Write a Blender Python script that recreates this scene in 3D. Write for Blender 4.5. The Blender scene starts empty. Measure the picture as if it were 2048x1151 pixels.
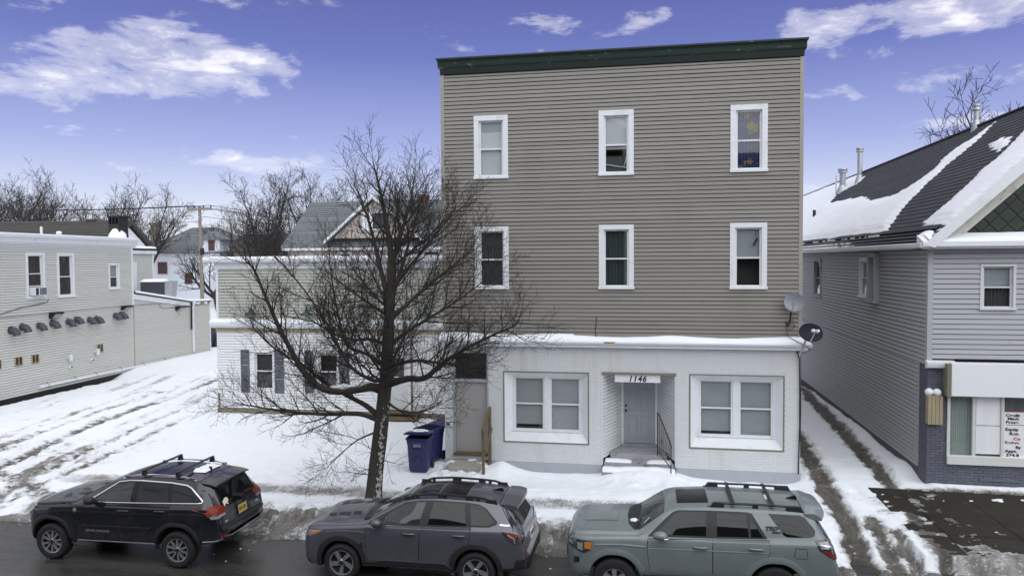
import bpy, bmesh, math, random
import numpy as np
from mathutils import Vector, Matrix
from mathutils.bvhtree import BVHTree

random.seed(7)
SC = bpy.context.scene
COL = SC.collection
R = math.radians

# ---------------------------------------------------------------- camera
cam_data = bpy.data.cameras.new('camera')
cam = bpy.data.objects.new('camera', cam_data)
COL.objects.link(cam)
CAM_H, PSI, PIT, ROL, FPX = 5.85, 0.179, 0.0369, -0.0066, 1469.5
fwd = Vector((-math.sin(PSI) * math.cos(PIT), math.cos(PSI) * math.cos(PIT), -math.sin(PIT)))
rgt0 = Vector((math.cos(PSI), math.sin(PSI), 0))
up0 = rgt0.cross(fwd)
rgt = rgt0 * math.cos(ROL) + up0 * math.sin(ROL)
upv = -rgt0 * math.sin(ROL) + up0 * math.cos(ROL)
cam.matrix_world = Matrix(((rgt.x, upv.x, -fwd.x, 0), (rgt.y, upv.y, -fwd.y, 0), (rgt.z, upv.z, -fwd.z, CAM_H), (0, 0, 0, 1)))
cam_data.sensor_width = 36.0
cam_data.lens = 36.0 * FPX / 2048.0
cam_data.clip_start = 0.1
cam_data.clip_end = 2000
SC.camera = cam

# ---------------------------------------------------------------- light and sky
SUN_EL, SUN_AZ = R(44), R(152)          # azimuth clockwise from +Y: behind the camera, to its right
sun_dir = Vector((math.sin(SUN_AZ) * math.cos(SUN_EL), math.cos(SUN_AZ) * math.cos(SUN_EL), math.sin(SUN_EL)))
sd = bpy.data.lights.new('sun', 'SUN')
sd.energy = 1.45
sd.angle = R(85)
sd.color = (0.95, 1.0, 0.985)
sun = bpy.data.objects.new('sun', sd)
COL.objects.link(sun)
sun.rotation_euler = (-sun_dir).to_track_quat('-Z', 'Y').to_euler()

SC.view_settings.view_transform = 'Standard'
SC.view_settings.look = 'None'
SC.view_settings.gamma = 1.0
SC.view_settings.exposure = 0.60
SC.view_settings.use_curve_mapping = False


class NT:
    """small node helper"""
    def __init__(self, tree):
        self.t = tree
        self.n = tree.nodes
        self.l = tree.links

    def add(self, typ, **kw):
        nd = self.n.new(typ)
        for k, v in kw.items():
            if k == 'ins':
                for i, val in v.items():
                    if isinstance(val, bpy.types.NodeSocket):
                        self.l.new(val, nd.inputs[i])
                    else:
                        nd.inputs[i].default_value = val
            else:
                setattr(nd, k, v)
        return nd

    def math(self, op, a, b=0.0, c=None, clamp=False):
        nd = self.n.new('ShaderNodeMath')
        nd.operation = op
        nd.use_clamp = clamp
        for i, v in enumerate((a, b, c)):
            if v is None:
                continue
            if isinstance(v, bpy.types.NodeSocket):
                self.l.new(v, nd.inputs[i])
            else:
                nd.inputs[i].default_value = v
        return nd.outputs[0]

    def mix(self, fac, a, b, mode='MIX'):
        nd = self.n.new('ShaderNodeMix')
        nd.data_type = 'RGBA'
        nd.blend_type = mode
        for i, v in ((0, fac), (6, a), (7, b)):
            if isinstance(v, bpy.types.NodeSocket):
                self.l.new(v, nd.inputs[i])
            elif i == 0:
                nd.inputs[0].default_value = v
            else:
                nd.inputs[i].default_value = (*v, 1) if len(v) == 3 else v
        return nd.outputs[2]

    def ramp(self, fac, stops, interp='LINEAR'):
        nd = self.n.new('ShaderNodeValToRGB')
        cr = nd.color_ramp
        cr.interpolation = interp
        while len(cr.elements) < len(stops):
            cr.elements.new(0.5)
        for e, (p, c) in zip(cr.elements, stops):
            e.position = p
            e.color = (*c, 1) if len(c) == 3 else c
        self.l.new(fac, nd.inputs[0])
        return nd.outputs[0]

    def noise(self, vec, scale, detail=4, rough=0.55, dist=0.0):
        nd = self.n.new('ShaderNodeTexNoise')
        nd.inputs['Scale'].default_value = scale
        nd.inputs['Detail'].default_value = detail
        nd.inputs['Roughness'].default_value = rough
        nd.inputs['Distortion'].default_value = dist
        if vec is not None:
            self.l.new(vec, nd.inputs['Vector'])
        return nd.outputs[0]


world = bpy.data.worlds.new('World')
SC.world = world
world.use_nodes = True
wt = NT(world.node_tree)
world.node_tree.nodes.clear()
out = wt.add('ShaderNodeOutputWorld')
bg = wt.add('ShaderNodeBackground', ins={1: 0.10})
sky = wt.add('ShaderNodeTexSky')
sky.sky_type = 'NISHITA'
sky.sun_disc = False
sky.sun_elevation = SUN_EL
sky.sun_rotation = SUN_AZ
sky.air_density = 1.0
sky.dust_density = 0.6
sky.ozone_density = 2.5
tc = wt.add('ShaderNodeTexCoord')
sep = wt.add('ShaderNodeSeparateXYZ', ins={0: tc.outputs['Generated']})
dz = wt.math('MAXIMUM', sep.outputs[2], 0.0)
# the clear sky: violet-blue above, pale lavender towards the horizon
grad = wt.ramp(dz, [(0.0, (6.1, 6.1, 6.5)), (0.06, (5.0, 5.2, 6.3)), (0.15, (2.55, 2.85, 5.2)), (0.26, (1.05, 1.2, 3.5)), (0.36, (0.66, 0.66, 2.4)), (1.0, (0.6, 0.65, 2.0))])
clear = wt.mix(0.88, sky.outputs[0], grad)
# clouds on a layer overhead: position where the ray meets it
den = wt.math('ADD', dz, 0.10)
px = wt.math('DIVIDE', sep.outputs[0], den)
py = wt.math('DIVIDE', sep.outputs[1], den)
cv = wt.add('ShaderNodeVectorMath', operation='MULTIPLY', ins={0: tc.outputs['Generated'], 1: (1.0, 1.0, 2.6)})
n_big = wt.noise(cv.outputs[0], 3.0, 3, 0.5, 0.3)
n_det = wt.noise(cv.outputs[0], 13.0, 9, 0.62, 0.25)
cl = wt.math('ADD', wt.math('MULTIPLY', n_big, 0.38), wt.math('MULTIPLY', n_det, 0.72))


def sky_dir(u, v):
    d = (rgt * ((u - 1024) / FPX) - upv * ((v - 575.5) / FPX) + fwd).normalized()
    return d


# individual banks of cloud: (bearing/height of its middle, half width, half height, lift)
bias = None
for (u, v, wx, wz, amt) in [(330, 130, 0.135, 0.036, 0.28), (85, 155, 0.05, 0.03, 0.20), (90, 198, 0.05, 0.012, 0.2), (520, 328, 0.09, 0.010, 0.13), (400, 296, 0.05, 0.006, 0.08),
                            (1830, 30, 0.22, 0.026, 0.20), (1880, 165, 0.13, 0.016, 0.17), (1720, 105, 0.045, 0.012, 0.17), (1190, 48, 0.09, 0.018, 0.13), (500, -8, 0.10, 0.014, 0.14), (1960, 232, 0.08, 0.01, 0.14)]:
    d = sky_dir(u, v)
    az, el = math.atan2(d.x, d.y), d.z
    a = wt.math('ARCTAN2', sep.outputs[0], sep.outputs[1])
    dx = wt.math('DIVIDE', wt.math('SUBTRACT', a, az), wx)
    dy = wt.math('DIVIDE', wt.math('SUBTRACT', sep.outputs[2], el), wz)
    rr = wt.math('ADD', wt.math('MULTIPLY', dx, dx), wt.math('MULTIPLY', dy, dy))
    g = wt.math('MULTIPLY', wt.math('SUBTRACT', 1.0, wt.math('MULTIPLY', rr, 0.5), clamp=True), amt)
    bias = g if bias is None else wt.math('MAXIMUM', bias, g)
# beyond the view the same broken cloud goes on, thicker overhead and behind
over = wt.math('MULTIPLY', wt.math('SUBTRACT', dz, 0.345, clamp=True), 3.0)
over = wt.math('MINIMUM', over, 0.36)
backw = wt.math('MULTIPLY', wt.math('SUBTRACT', -0.1, sep.outputs[1], clamp=True), 0.8)
backw = wt.math('MINIMUM', backw, 0.32)
cl = wt.math('ADD', wt.math('ADD', cl, bias), wt.math('MAXIMUM', over, backw))
cmask = wt.ramp(cl, [(0.63, (0, 0, 0)), (0.74, (0.35, 0.35, 0.35)), (0.86, (0.82, 0.82, 0.82)), (1.0, (0.95, 0.95, 0.95))], 'EASE')
ccol = wt.ramp(n_det, [(0.3, (5.6, 5.7, 6.3)), (0.65, (7.7, 7.55, 7.8))])
skyc = wt.mix(cmask, clear, ccol)
wt.l.new(skyc, bg.inputs[0])
wt.l.new(bg.outputs[0], out.inputs[0])

# ---------------------------------------------------------------- materials


def pbsdf(m):
    return m.node_tree.nodes['Principled BSDF']


def mat(name, col, rough=0.7, amt=0.15, scale=3.0, bump=0.0, bscale=None, rnd=0.0, metal=0.0, spec=0.5, stretch=None, col2=None, c2=(0.55, 0.75), c2scale=1.5, coat=0.0, c2stretch=None, detail=5):
    """principled material; amt = noise variation of the colour, rnd = variation from object to object, col2 = stains"""
    m = bpy.data.materials.new(name)
    m.use_nodes = True
    t = NT(m.node_tree)
    b = pbsdf(m)
    b.inputs['Roughness'].default_value = rough
    b.inputs['Metallic'].default_value = metal
    b.inputs['Specular IOR Level'].default_value = spec
    if coat:
        b.inputs['Coat Weight'].default_value = coat
        b.inputs['Coat Roughness'].default_value = 0.04
    geo = t.add('ShaderNodeNewGeometry')
    pos = geo.outputs['Position']

    def vec(st):
        if not st:
            return pos
        return t.add('ShaderNodeVectorMath', operation='MULTIPLY', ins={0: pos, 1: st}).outputs[0]
    c = None
    if amt or rnd:
        f = t.math('MULTIPLY_ADD', t.noise(vec(stretch), scale, detail), 2 * amt, 1 - amt)
        if rnd:
            oi = t.add('ShaderNodeObjectInfo')
            f = t.math('MULTIPLY', f, t.math('MULTIPLY_ADD', oi.outputs['Random'], rnd, 1 - rnd / 2))
        c = t.mix(1.0, col, t.add('ShaderNodeCombineColor', ins={0: f, 1: f, 2: f}).outputs[0], 'MULTIPLY')
    if col2:
        fac = t.ramp(t.noise(vec(c2stretch), c2scale, 6, 0.6), [(c2[0], (0, 0, 0)), (c2[1], (1, 1, 1))])
        c = t.mix(fac, c if c is not None else col, col2)
    if c is None:
        b.inputs['Base Color'].default_value = (*col, 1)
    else:
        t.l.new(c, b.inputs['Base Color'])
    if bump:
        bp = t.add('ShaderNodeBump', ins={'Strength': bump, 'Distance': 0.02, 'Height': t.noise(vec(stretch), bscale or scale * 4, 5)})
        t.l.new(bp.outputs[0], b.inputs['Normal'])
    return m


def glass(name, tint=(0.8, 0.85, 0.86), refl=0.12, rough=0.02, clear=1.0):
    """window glass: clear, with a reflection that grows at grazing angles"""
    m = bpy.data.materials.new(name)
    m.use_nodes = True
    t = NT(m.node_tree)
    t.n.clear()
    o = t.add('ShaderNodeOutputMaterial')
    tr = t.add('ShaderNodeBsdfTransparent', ins={0: (*tint, 1)})
    gl = t.add('ShaderNodeBsdfGlossy', ins={0: (1, 1, 1, 1), 1: rough})
    geo = t.add('ShaderNodeNewGeometry')
    dt = t.add('ShaderNodeVectorMath', operation='DOT_PRODUCT', ins={0: geo.outputs['Normal'], 1: geo.outputs['Incoming']})
    gr = t.math('POWER', t.math('SUBTRACT', 1.0, t.math('ABSOLUTE', dt.outputs['Value']), clamp=True), 5.0)
    fac = t.math('ADD', t.math('MULTIPLY_ADD', gr, 0.6, 0.03), refl, clamp=True)     # the same from both sides of the pane
    mx = t.add('ShaderNodeMixShader', ins={0: fac, 1: tr.outputs[0], 2: gl.outputs[0]})
    t.l.new(mx.outputs[0], o.inputs[0])
    return m


M = {}
M['siding_taupe'] = mat('siding_taupe', (0.222, 0.209, 0.187), 0.55, 0.07, 1.2, rnd=0.13, stretch=(1, 1, 6), col2=(0.185, 0.172, 0.148), c2=(0.50, 0.95), c2scale=0.5, c2stretch=(1.2, 1, 0.5))
M['siding_beige'] = mat('siding_beige', (0.56, 0.57, 0.53), 0.55, 0.05, 1.0, rnd=0.06, stretch=(1, 1, 6))
M['siding_sage'] = mat('siding_sage', (0.44, 0.45, 0.40), 0.55, 0.05, 1.0, rnd=0.06, stretch=(1, 1, 6))
M['siding_grey'] = mat('siding_grey', (0.40, 0.41, 0.43), 0.5, 0.05, 1.0, rnd=0.05, stretch=(1, 1, 5))
M['siding_white'] = mat('siding_white', (0.79, 0.80, 0.81), 0.5, 0.05, 1.0, rnd=0.04, stretch=(1, 1, 5))
M['trim_white'] = mat('trim_white', (0.70, 0.72, 0.75), 0.5, 0.06, 6, col2=(0.50, 0.485, 0.45), c2=(0.56, 0.85), c2scale=3)
M['paint_white'] = mat('paint_white', (0.62, 0.635, 0.65), 0.65, 0.06, 5, bump=0.25, bscale=40, rnd=0.05, col2=(0.50, 0.49, 0.465), c2=(0.53, 0.85), c2scale=0.9, c2stretch=(3.0, 1, 0.35))
M['mortar_white'] = mat('mortar_white', (0.47, 0.47, 0.465), 0.85, 0.1, 8)
M['foundation'] = mat('foundation', (0.36, 0.38, 0.42), 0.75, 0.10, 4, bump=0.2, col2=(0.20, 0.18, 0.14), c2=(0.70, 0.74), c2scale=1.3)
M['olive_trim'] = mat('olive_trim', (0.185, 0.175, 0.125), 0.7, 0.15, 8)
M['green_paint'] = mat('green_paint', (0.009, 0.026, 0.021), 0.6, 0.3, 3, col2=(0.22, 0.21, 0.18), c2=(0.62, 0.69), c2scale=2.6, c2stretch=(1.0, 1, 7))
M['green_dark'] = mat('green_dark', (0.006, 0.016, 0.012), 0.7, 0.3, 3)
M['corner_post'] = mat('corner_post', (0.31, 0.285, 0.24), 0.5, 0.06, 2)
M['door_grey'] = mat('door_grey', (0.33, 0.32, 0.31), 0.45, 0.07, 2, col2=(0.27, 0.22, 0.15), c2=(0.64, 0.85), c2scale=1.8)
M['door_blue_grey'] = mat('door_blue_grey', (0.34, 0.355, 0.395), 0.4, 0.05, 2)
M['step_grey'] = mat('step_grey', (0.30, 0.30, 0.32), 0.7, 0.25, 5, col2=(0.10, 0.08, 0.06), c2=(0.58, 0.7), c2scale=4)
M['dark_metal'] = mat('dark_metal', (0.02, 0.02, 0.024), 0.5, 0.2, 6, metal=0.3)
M['galv'] = mat('galv', (0.42, 0.43, 0.45), 0.45, 0.2, 6, metal=0.7)
M['brass'] = mat('brass', (0.55, 0.48, 0.33), 0.35, 0.2, 6, metal=0.8)
M['black'] = mat('black', (0.012, 0.012, 0.013), 0.6, 0.2, 6)
M['interior'] = mat('interior', (0.055, 0.055, 0.055), 0.9, 0.4, 2)
M['blind'] = mat('blind', (0.50, 0.52, 0.53), 0.7, 0.08, 2)
M['blind_grey'] = mat('blind_grey', (0.30, 0.325, 0.345), 0.7, 0.10, 1.6)
M['curtain'] = mat('curtain', (0.40, 0.45, 0.43), 0.85, 0.12, 3)
M['curtain_dark'] = mat('curtain_dark', (0.055, 0.058, 0.062), 0.85, 0.35, 3)
M['curtain_black'] = mat('curtain_black', (0.022, 0.023, 0.026), 0.85, 0.4, 3)
M['curtain_teal'] = mat('curtain_teal', (0.030, 0.046, 0.050), 0.85, 0.2, 3)
M['fabric_print'] = mat('fabric_print', (0.020, 0.030, 0.11), 0.85, 0.6, 3, col2=(0.22, 0.15, 0.05), c2=(0.55, 0.60), c2scale=3.4)
M['paper'] = mat('paper', (0.80, 0.81, 0.84), 0.7, 0.03, 3)
M['glass'] = glass('glass', (.95, .96, .96), .0)
M['brick_purple'] = mat('brick_purple', (0.112, 0.118, 0.152), 0.65, 0.18, 6, bump=0.3, bscale=30, rnd=0.22)
M['mortar_purple'] = mat('mortar_purple', (0.06, 0.064, 0.09), 0.85, 0.2, 6)
M['brick_red'] = mat('brick_red', (0.10, 0.06, 0.046), 0.85, 0.4, 6, rnd=0.3)
M['wood'] = mat('wood', (0.13, 0.098, 0.048), 0.75, 0.3, 3, stretch=(8, 8, 1), bump=0.2)
M['wood_pale'] = mat('wood_pale', (0.36, 0.30, 0.19), 0.75, 0.25, 3, stretch=(8, 8, 1))
M['concrete'] = mat('concrete', (0.33, 0.31, 0.28), 0.85, 0.3, 6, bump=0.4)
M['weathered'] = mat('weathered', (0.20, 0.18, 0.14), 0.85, 0.3, 4)
M['shingle'] = mat('shingle', (0.042, 0.045, 0.055), 0.85, 0.35, 9, bump=0.3, rnd=0.3)
M['shingle_grey'] = mat('shingle_grey', (0.15, 0.165, 0.175), 0.85, 0.35, 6, rnd=0.25)
M['shingle_brown'] = mat('shingle_brown', (0.06, 0.055, 0.052), 0.85, 0.3, 2, rnd=0.25)
M['green_slate'] = mat('green_slate', (0.013, 0.021, 0.015), 0.6, 0.4, 4, rnd=0.4)
M['bin_blue'] = mat('bin_blue', (0.017, 0.019, 0.10), 0.42, 0.12, 3)
M['rubber'] = mat('rubber', (0.016, 0.016, 0.017), 0.8, 0.3, 12)
M['vent_grey'] = mat('vent_grey', (0.055, 0.058, 0.075), 0.55, 0.2, 6)
M['louvre_brown'] = mat('louvre_brown', (0.06, 0.035, 0.015), 0.6, 0.2, 6)
M['bark'] = mat('bark', (0.044, 0.037, 0.032), 0.9, 0.5, 5, bump=0.8, bscale=18, stretch=(2.5, 2.5, 0.7))
M['twig'] = mat('twig', (0.032, 0.026, 0.022), 0.9, 0.3, 4)
M['twig_far'] = mat('twig_far', (0.034, 0.030, 0.029), 0.9, 0.3, 1)
M['pink_stucco'] = mat('pink_stucco', (0.50, 0.44, 0.41), 0.85, 0.1, 2)
M['pale_blue_wall'] = mat('pale_blue_wall', (0.66, 0.69, 0.76), 0.7, 0.05, 1)
M['yellow_wall'] = mat('yellow_wall', (0.40, 0.34, 0.15), 0.8, 0.1, 1)
M['red_trim'] = mat('red_trim', (0.22, 0.05, 0.04), 0.6, 0.1, 2)
M['pole_wood'] = mat('pole_wood', (0.23, 0.20, 0.16), 0.85, 0.25, 4, stretch=(6, 6, 1))
M['dish_grey'] = mat('dish_grey', (0.22, 0.23, 0.265), 0.5, 0.08, 3)
M['dish_dark'] = mat('dish_dark', (0.020, 0.021, 0.032), 0.75, 0.12, 3, spec=.2)
M['sign_rust'] = mat('sign_rust', (0.19, 0.06, 0.03), 0.6, 0.2, 4)
M['ink'] = mat('ink', (0.015, 0.015, 0.018), 0.6, 0)
M['ink_rust'] = mat('ink_rust', (0.30, 0.10, 0.04), 0.6, 0)
M['rust'] = mat('rust', (0.30, 0.14, 0.03), 0.85, 0.5, 30)


def snow_mat():
    m = bpy.data.materials.new('snow')
    m.use_nodes = True
    t = NT(m.node_tree)
    b = pbsdf(m)
    geo = t.add('ShaderNodeNewGeometry')
    p = geo.outputs['Position']
    at = t.add('ShaderNodeAttribute', attribute_name='dirt')
    dirt = at.outputs['Fac']
    nf = t.noise(p, 17.0, 8, 0.78)
    nm = t.noise(p, 2.2, 5, 0.6)
    sv = t.add('ShaderNodeVectorMath', operation='MULTIPLY', ins={0: p, 1: (5.0, 0.7, 1.0)}).outputs[0]
    ns = t.noise(sv, 1.0, 5, 0.6)
    f = t.math('ADD', t.math('MULTIPLY', dirt, 0.62), t.math('MULTIPLY_ADD', nf, 1.35, -0.675))
    f = t.math('ADD', f, t.math('MULTIPLY_ADD', nm, 0.9, -0.45))
    f = t.math('SUBTRACT', t.math('ADD', f, t.math('MULTIPLY_ADD', ns, 0.7, -0.35)), 0.20)
    fac = t.math('MULTIPLY', t.math('MULTIPLY', f, 4.0, clamp=True), t.math('GREATER_THAN', dirt, 0.03))
    nc = t.math('ADD', t.math('MULTIPLY', nf, 0.5), t.math('MULTIPLY', ns, 0.5))
    slush = t.ramp(nc, [(0.35, (0.070, 0.061, 0.050)), (0.47, (0.23, 0.212, 0.185)), (0.6, (0.50, 0.485, 0.46))])
    mud = t.ramp(nc, [(0.36, (0.045, 0.039, 0.031)), (0.52, (0.125, 0.112, 0.092)), (0.66, (0.30, 0.285, 0.26))])
    hv = t.math('MULTIPLY', t.math('SUBTRACT', dirt, 0.55, clamp=True), 2.2, clamp=True)
    dcol = t.mix(hv, slush, mud)
    clean = t.ramp(nm, [(0.3, (0.80, 0.83, 0.88)), (0.7, (0.85, 0.87, 0.90))])
    c = t.mix(fac, clean, dcol)
    t.l.new(c, b.inputs['Base Color'])
    rg = t.math('MULTIPLY_ADD', fac, -0.25, 0.85)
    t.l.new(rg, b.inputs['Roughness'])
    b.inputs['Subsurface Weight'].default_value = 0.0
    h = t.math('ADD', t.noise(p, 13, 8, 0.72), t.math('MULTIPLY', t.noise(p, 60, 3, 0.6), 0.25))
    st = t.math('MULTIPLY_ADD', t.math('MINIMUM', dirt, 0.7), 1.2, 0.14, clamp=True)
    bp = t.add('ShaderNodeBump', ins={'Distance': 0.10, 'Height': h, 'Strength': st})
    t.l.new(bp.outputs[0], b.inputs['Normal'])
    return m


def road_mat():
    m = bpy.data.materials.new('wet_asphalt')
    m.use_nodes = True
    t = NT(m.node_tree)
    b = pbsdf(m)
    geo = t.add('ShaderNodeNewGeometry')
    p = geo.outputs['Position']
    sp = t.add('ShaderNodeVectorMath', operation='MULTIPLY', ins={0: p, 1: (0.35, 1.6, 1)}).outputs[0]
    nm = t.noise(sp, 0.9, 5, 0.6)
    nf = t.noise(p, 60, 4, 0.7)
    base = t.ramp(nm, [(0.3, (0.028, 0.027, 0.026)), (0.55, (0.052, 0.050, 0.046)), (0.75, (0.09, 0.086, 0.078))])
    c = t.mix(0.35, base, t.mix(1.0, base, t.ramp(nf, [(0.3, (0.5, 0.5, 0.5)), (0.7, (1.6, 1.6, 1.6))]), 'MULTIPLY'))
    t.l.new(c, b.inputs['Base Color'])
    t.l.new(t.ramp(nm, [(0.3, (0.12, 0.12, 0.12)), (0.6, (0.42, 0.42, 0.42))]), b.inputs['Roughness'])
    bp = t.add('ShaderNodeBump', ins={'Distance': 0.004, 'Height': nf, 'Strength': 0.35})
    t.l.new(bp.outputs[0], b.inputs['Normal'])
    return m


M['joint'] = mat('joint', (0.008, 0.008, 0.007), 0.9, 0)
M['snow'] = snow_mat()
M['road'] = road_mat()
M['slab'] = mat('slab', (0.030, 0.027, 0.021), 0.6, 0.35, 1.6, bump=0.12, bscale=60, rnd=0.15, col2=(0.04, 0.037, 0.031), c2=(0.5, 0.75), c2scale=2.0, spec=.12)

# ---------------------------------------------------------------- mesh helpers


class MB:
    def __init__(self, xf=None):
        self.v, self.f, self.xf = [], [], xf

    def pt(self, p):
        p = Vector(p)
        if self.xf is not None:
            p = self.xf @ p
        self.v.append(p)
        return len(self.v) - 1

    def face(self, pts):
        self.f.append([self.pt(p) for p in pts])
        return self

    def box(self, x0, x1, y0, y1, z0, z1, skip=()):
        i = [self.pt(p) for p in ((x0, y0, z0), (x1, y0, z0), (x1, y1, z0), (x0, y1, z0), (x0, y0, z1), (x1, y0, z1), (x1, y1, z1), (x0, y1, z1))]
        F = {'b': (0, 3, 2, 1), 't': (4, 5, 6, 7), 'f': (0, 1, 5, 4), 'k': (2, 3, 7, 6), 'l': (3, 0, 4, 7), 'r': (1, 2, 6, 5)}
        for k, q in F.items():
            if k not in skip:
                self.f.append([i[a] for a in q])
        return self

    def prism(self, poly, d0, d1, plane='xz'):
        """polygon swept along the third axis from d0 to d1"""
        def P(a, b, d):
            return {'xz': (a, d, b), 'xy': (a, b, d), 'yz': (d, a, b)}[plane]
        n = len(poly)
        a = [self.pt(P(x, y, d0)) for x, y in poly]
        b = [self.pt(P(x, y, d1)) for x, y in poly]
        self.f.append(a)
        self.f.append(b[::-1])
        for i in range(n):
            j = (i + 1) % n
            self.f.append([a[j], a[i], b[i], b[j]])
        return self

    def tube(self, pts, rad, n=6, cap=True):
        pts = [Vector(p) for p in pts]
        if not hasattr(rad, '__len__'):
            rad = [rad] * len(pts)
        rings = []
        up = None
        for k, p in enumerate(pts):
            d = pts[min(k + 1, len(pts) - 1)] - pts[max(k - 1, 0)]
            d.normalize()
            if up is None:
                up = Vector((0, 0, 1)) if abs(d.z) < 0.9 else Vector((1, 0, 0))
            s = d.cross(up)
            if s.length < 1e-6:
                s = d.orthogonal()
            s.normalize()
            up = s.cross(d)
            ring = []
            for i in range(n):
                a = 2 * math.pi * i / n
                ring.append(self.pt(p + (s * math.cos(a) + up * math.sin(a)) * rad[k]))
            rings.append(ring)
        for a, b in zip(rings, rings[1:]):
            for i in range(n):
                j = (i + 1) % n
                self.f.append([a[i], a[j], b[j], b[i]])
        if cap:
            self.f.append(rings[0][::-1])
            self.f.append(rings[-1])
        return self

    def lathe(self, prof, n=24, axis='z', c=(0, 0, 0), close=True, wob=None):
        """profile of (radius, height) turned about an axis through c"""
        rings = []
        for k, (r, h) in enumerate(prof):
            ring = []
            for i in range(n):
                a = 2 * math.pi * i / n
                rr = r + (wob(k, i) if wob else 0)
                ca, sa = rr * math.cos(a), rr * math.sin(a)
                q = {'z': (ca, sa, h), 'y': (ca, h, sa), 'x': (h, ca, sa)}[axis]
                ring.append(self.pt((q[0] + c[0], q[1] + c[1], q[2] + c[2])))
            rings.append(ring)
        for a, b in zip(rings, rings[1:]):
            for i in range(n):
                j = (i + 1) % n
                self.f.append([a[i], a[j], b[j], b[i]])
        if close:
            self.f.append(rings[0][::-1])
            self.f.append(rings[-1])
        return self

    def grid(self, rows):
        idx = [[self.pt(p) for p in r] for r in rows]
        for a, b in zip(idx, idx[1:]):
            for i in range(len(a) - 1):
                self.f.append([a[i], a[i + 1], b[i + 1], b[i]])
        return self

    def mesh(self, name, mt=None, smooth=False, sharp=None, fix=True):
        me = bpy.data.meshes.new(name)
        me.from_pydata([tuple(p) for p in self.v], [], self.f)
        if fix:
            bm = bmesh.new()
            bm.from_mesh(me)
            bmesh.ops.recalc_face_normals(bm, faces=bm.faces)
            bm.to_mesh(me)
            bm.free()
        finish(me, mt, smooth, sharp)
        return me


def finish(me, mt, smooth=False, sharp=None):
    if mt is not None:
        me.materials.append(mt)
    if smooth:
        me.polygons.foreach_set('use_smooth', [True] * len(me.polygons))
        if sharp:
            bm = bmesh.new()
            bm.from_mesh(me)
            for e in bm.edges:
                if len(e.link_faces) == 2 and e.calc_face_angle(0) > R(sharp):
                    e.smooth = False
            bm.to_mesh(me)
            bm.free()
    me.update()


def tag(o, label=None, cat=None, group=None, kind=None):
    if label:
        o['label'] = label
    if cat:
        o['category'] = cat
    if group:
        o['group'] = group
    if kind:
        o['kind'] = kind
    return o


def link(name, me, parent=None, mw=None):
    o = bpy.data.objects.new(name, me)
    COL.objects.link(o)
    if parent is not None:
        o.parent = parent
    if mw is not None:
        o.matrix_local = mw
    return o


def build(name, mb, mt, parent=None, smooth=False, sharp=None, bevel=0.0, mw=None, **tags):
    o = link(name, mb.mesh(name, mt, smooth, sharp), parent, mw)
    if bevel:
        md = o.modifiers.new('bevel', 'BEVEL')
        md.width = bevel
        md.segments = 2
        md.limit_method = 'ANGLE'
    tag(o, **tags)
    return o


def empty(name, loc=(0, 0, 0), rz=0.0, label=None, cat=None, group=None, kind=None):
    o = bpy.data.objects.new(name, None)
    COL.objects.link(o)
    o.location = loc
    o.rotation_euler = (0, 0, rz)
    o.empty_display_size = 0.2
    return tag(o, label, cat, group, kind)


def copy_tree(o, parent=None):
    c = o.copy()
    COL.objects.link(c)
    c.parent = parent
    for ch in list(o.children):
        copy_tree(ch, c)
    return c


def T(x=0, y=0, z=0):
    return Matrix.Translation((x, y, z))


def RZ(a):
    return Matrix.Rotation(a, 4, 'Z')


# value noise for terrain, on arrays
_rs = np.random.RandomState(11)
_tab = _rs.rand(256, 256)


def vnoise(x, y):
    xi, yi = np.floor(x).astype(int), np.floor(y).astype(int)
    fx, fy = x - xi, y - yi
    fx, fy = fx * fx * (3 - 2 * fx), fy * fy * (3 - 2 * fy)
    a = _tab[xi % 256, yi % 256]
    b = _tab[(xi + 1) % 256, yi % 256]
    c = _tab[xi % 256, (yi + 1) % 256]
    d = _tab[(xi + 1) % 256, (yi + 1) % 256]
    return (a * (1 - fx) + b * fx) * (1 - fy) + (c * (1 - fx) + d * fx) * fy


def fbm(x, y, octv=4, gain=0.5):
    s, a, t = 0.0, 1.0, 0.0
    for k in range(octv):
        s = s + a * vnoise(x * 2 ** k + 17.3 * k, y * 2 ** k + 9.1 * k)
        t += a
        a *= gain
    return s / t


def sstep(a, b, x):
    t = np.clip((x - a) / (b - a), 0, 1)
    return t * t * (3 - 2 * t)
# ---------------------------------------------------------------- the ground


def seg_dist(x, y, pts):
    """distance to a polyline, and how far along it"""
    best = np.full(x.shape, 1e9)
    for (ax, ay), (bx, by) in zip(pts, pts[1:]):
        dx, dy = bx - ax, by - ay
        t = np.clip(((x - ax) * dx + (y - ay) * dy) / (dx * dx + dy * dy), 0, 1)
        best = np.minimum(best, np.hypot(x - ax - t * dx, y - ay - t * dy))
    return best


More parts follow.
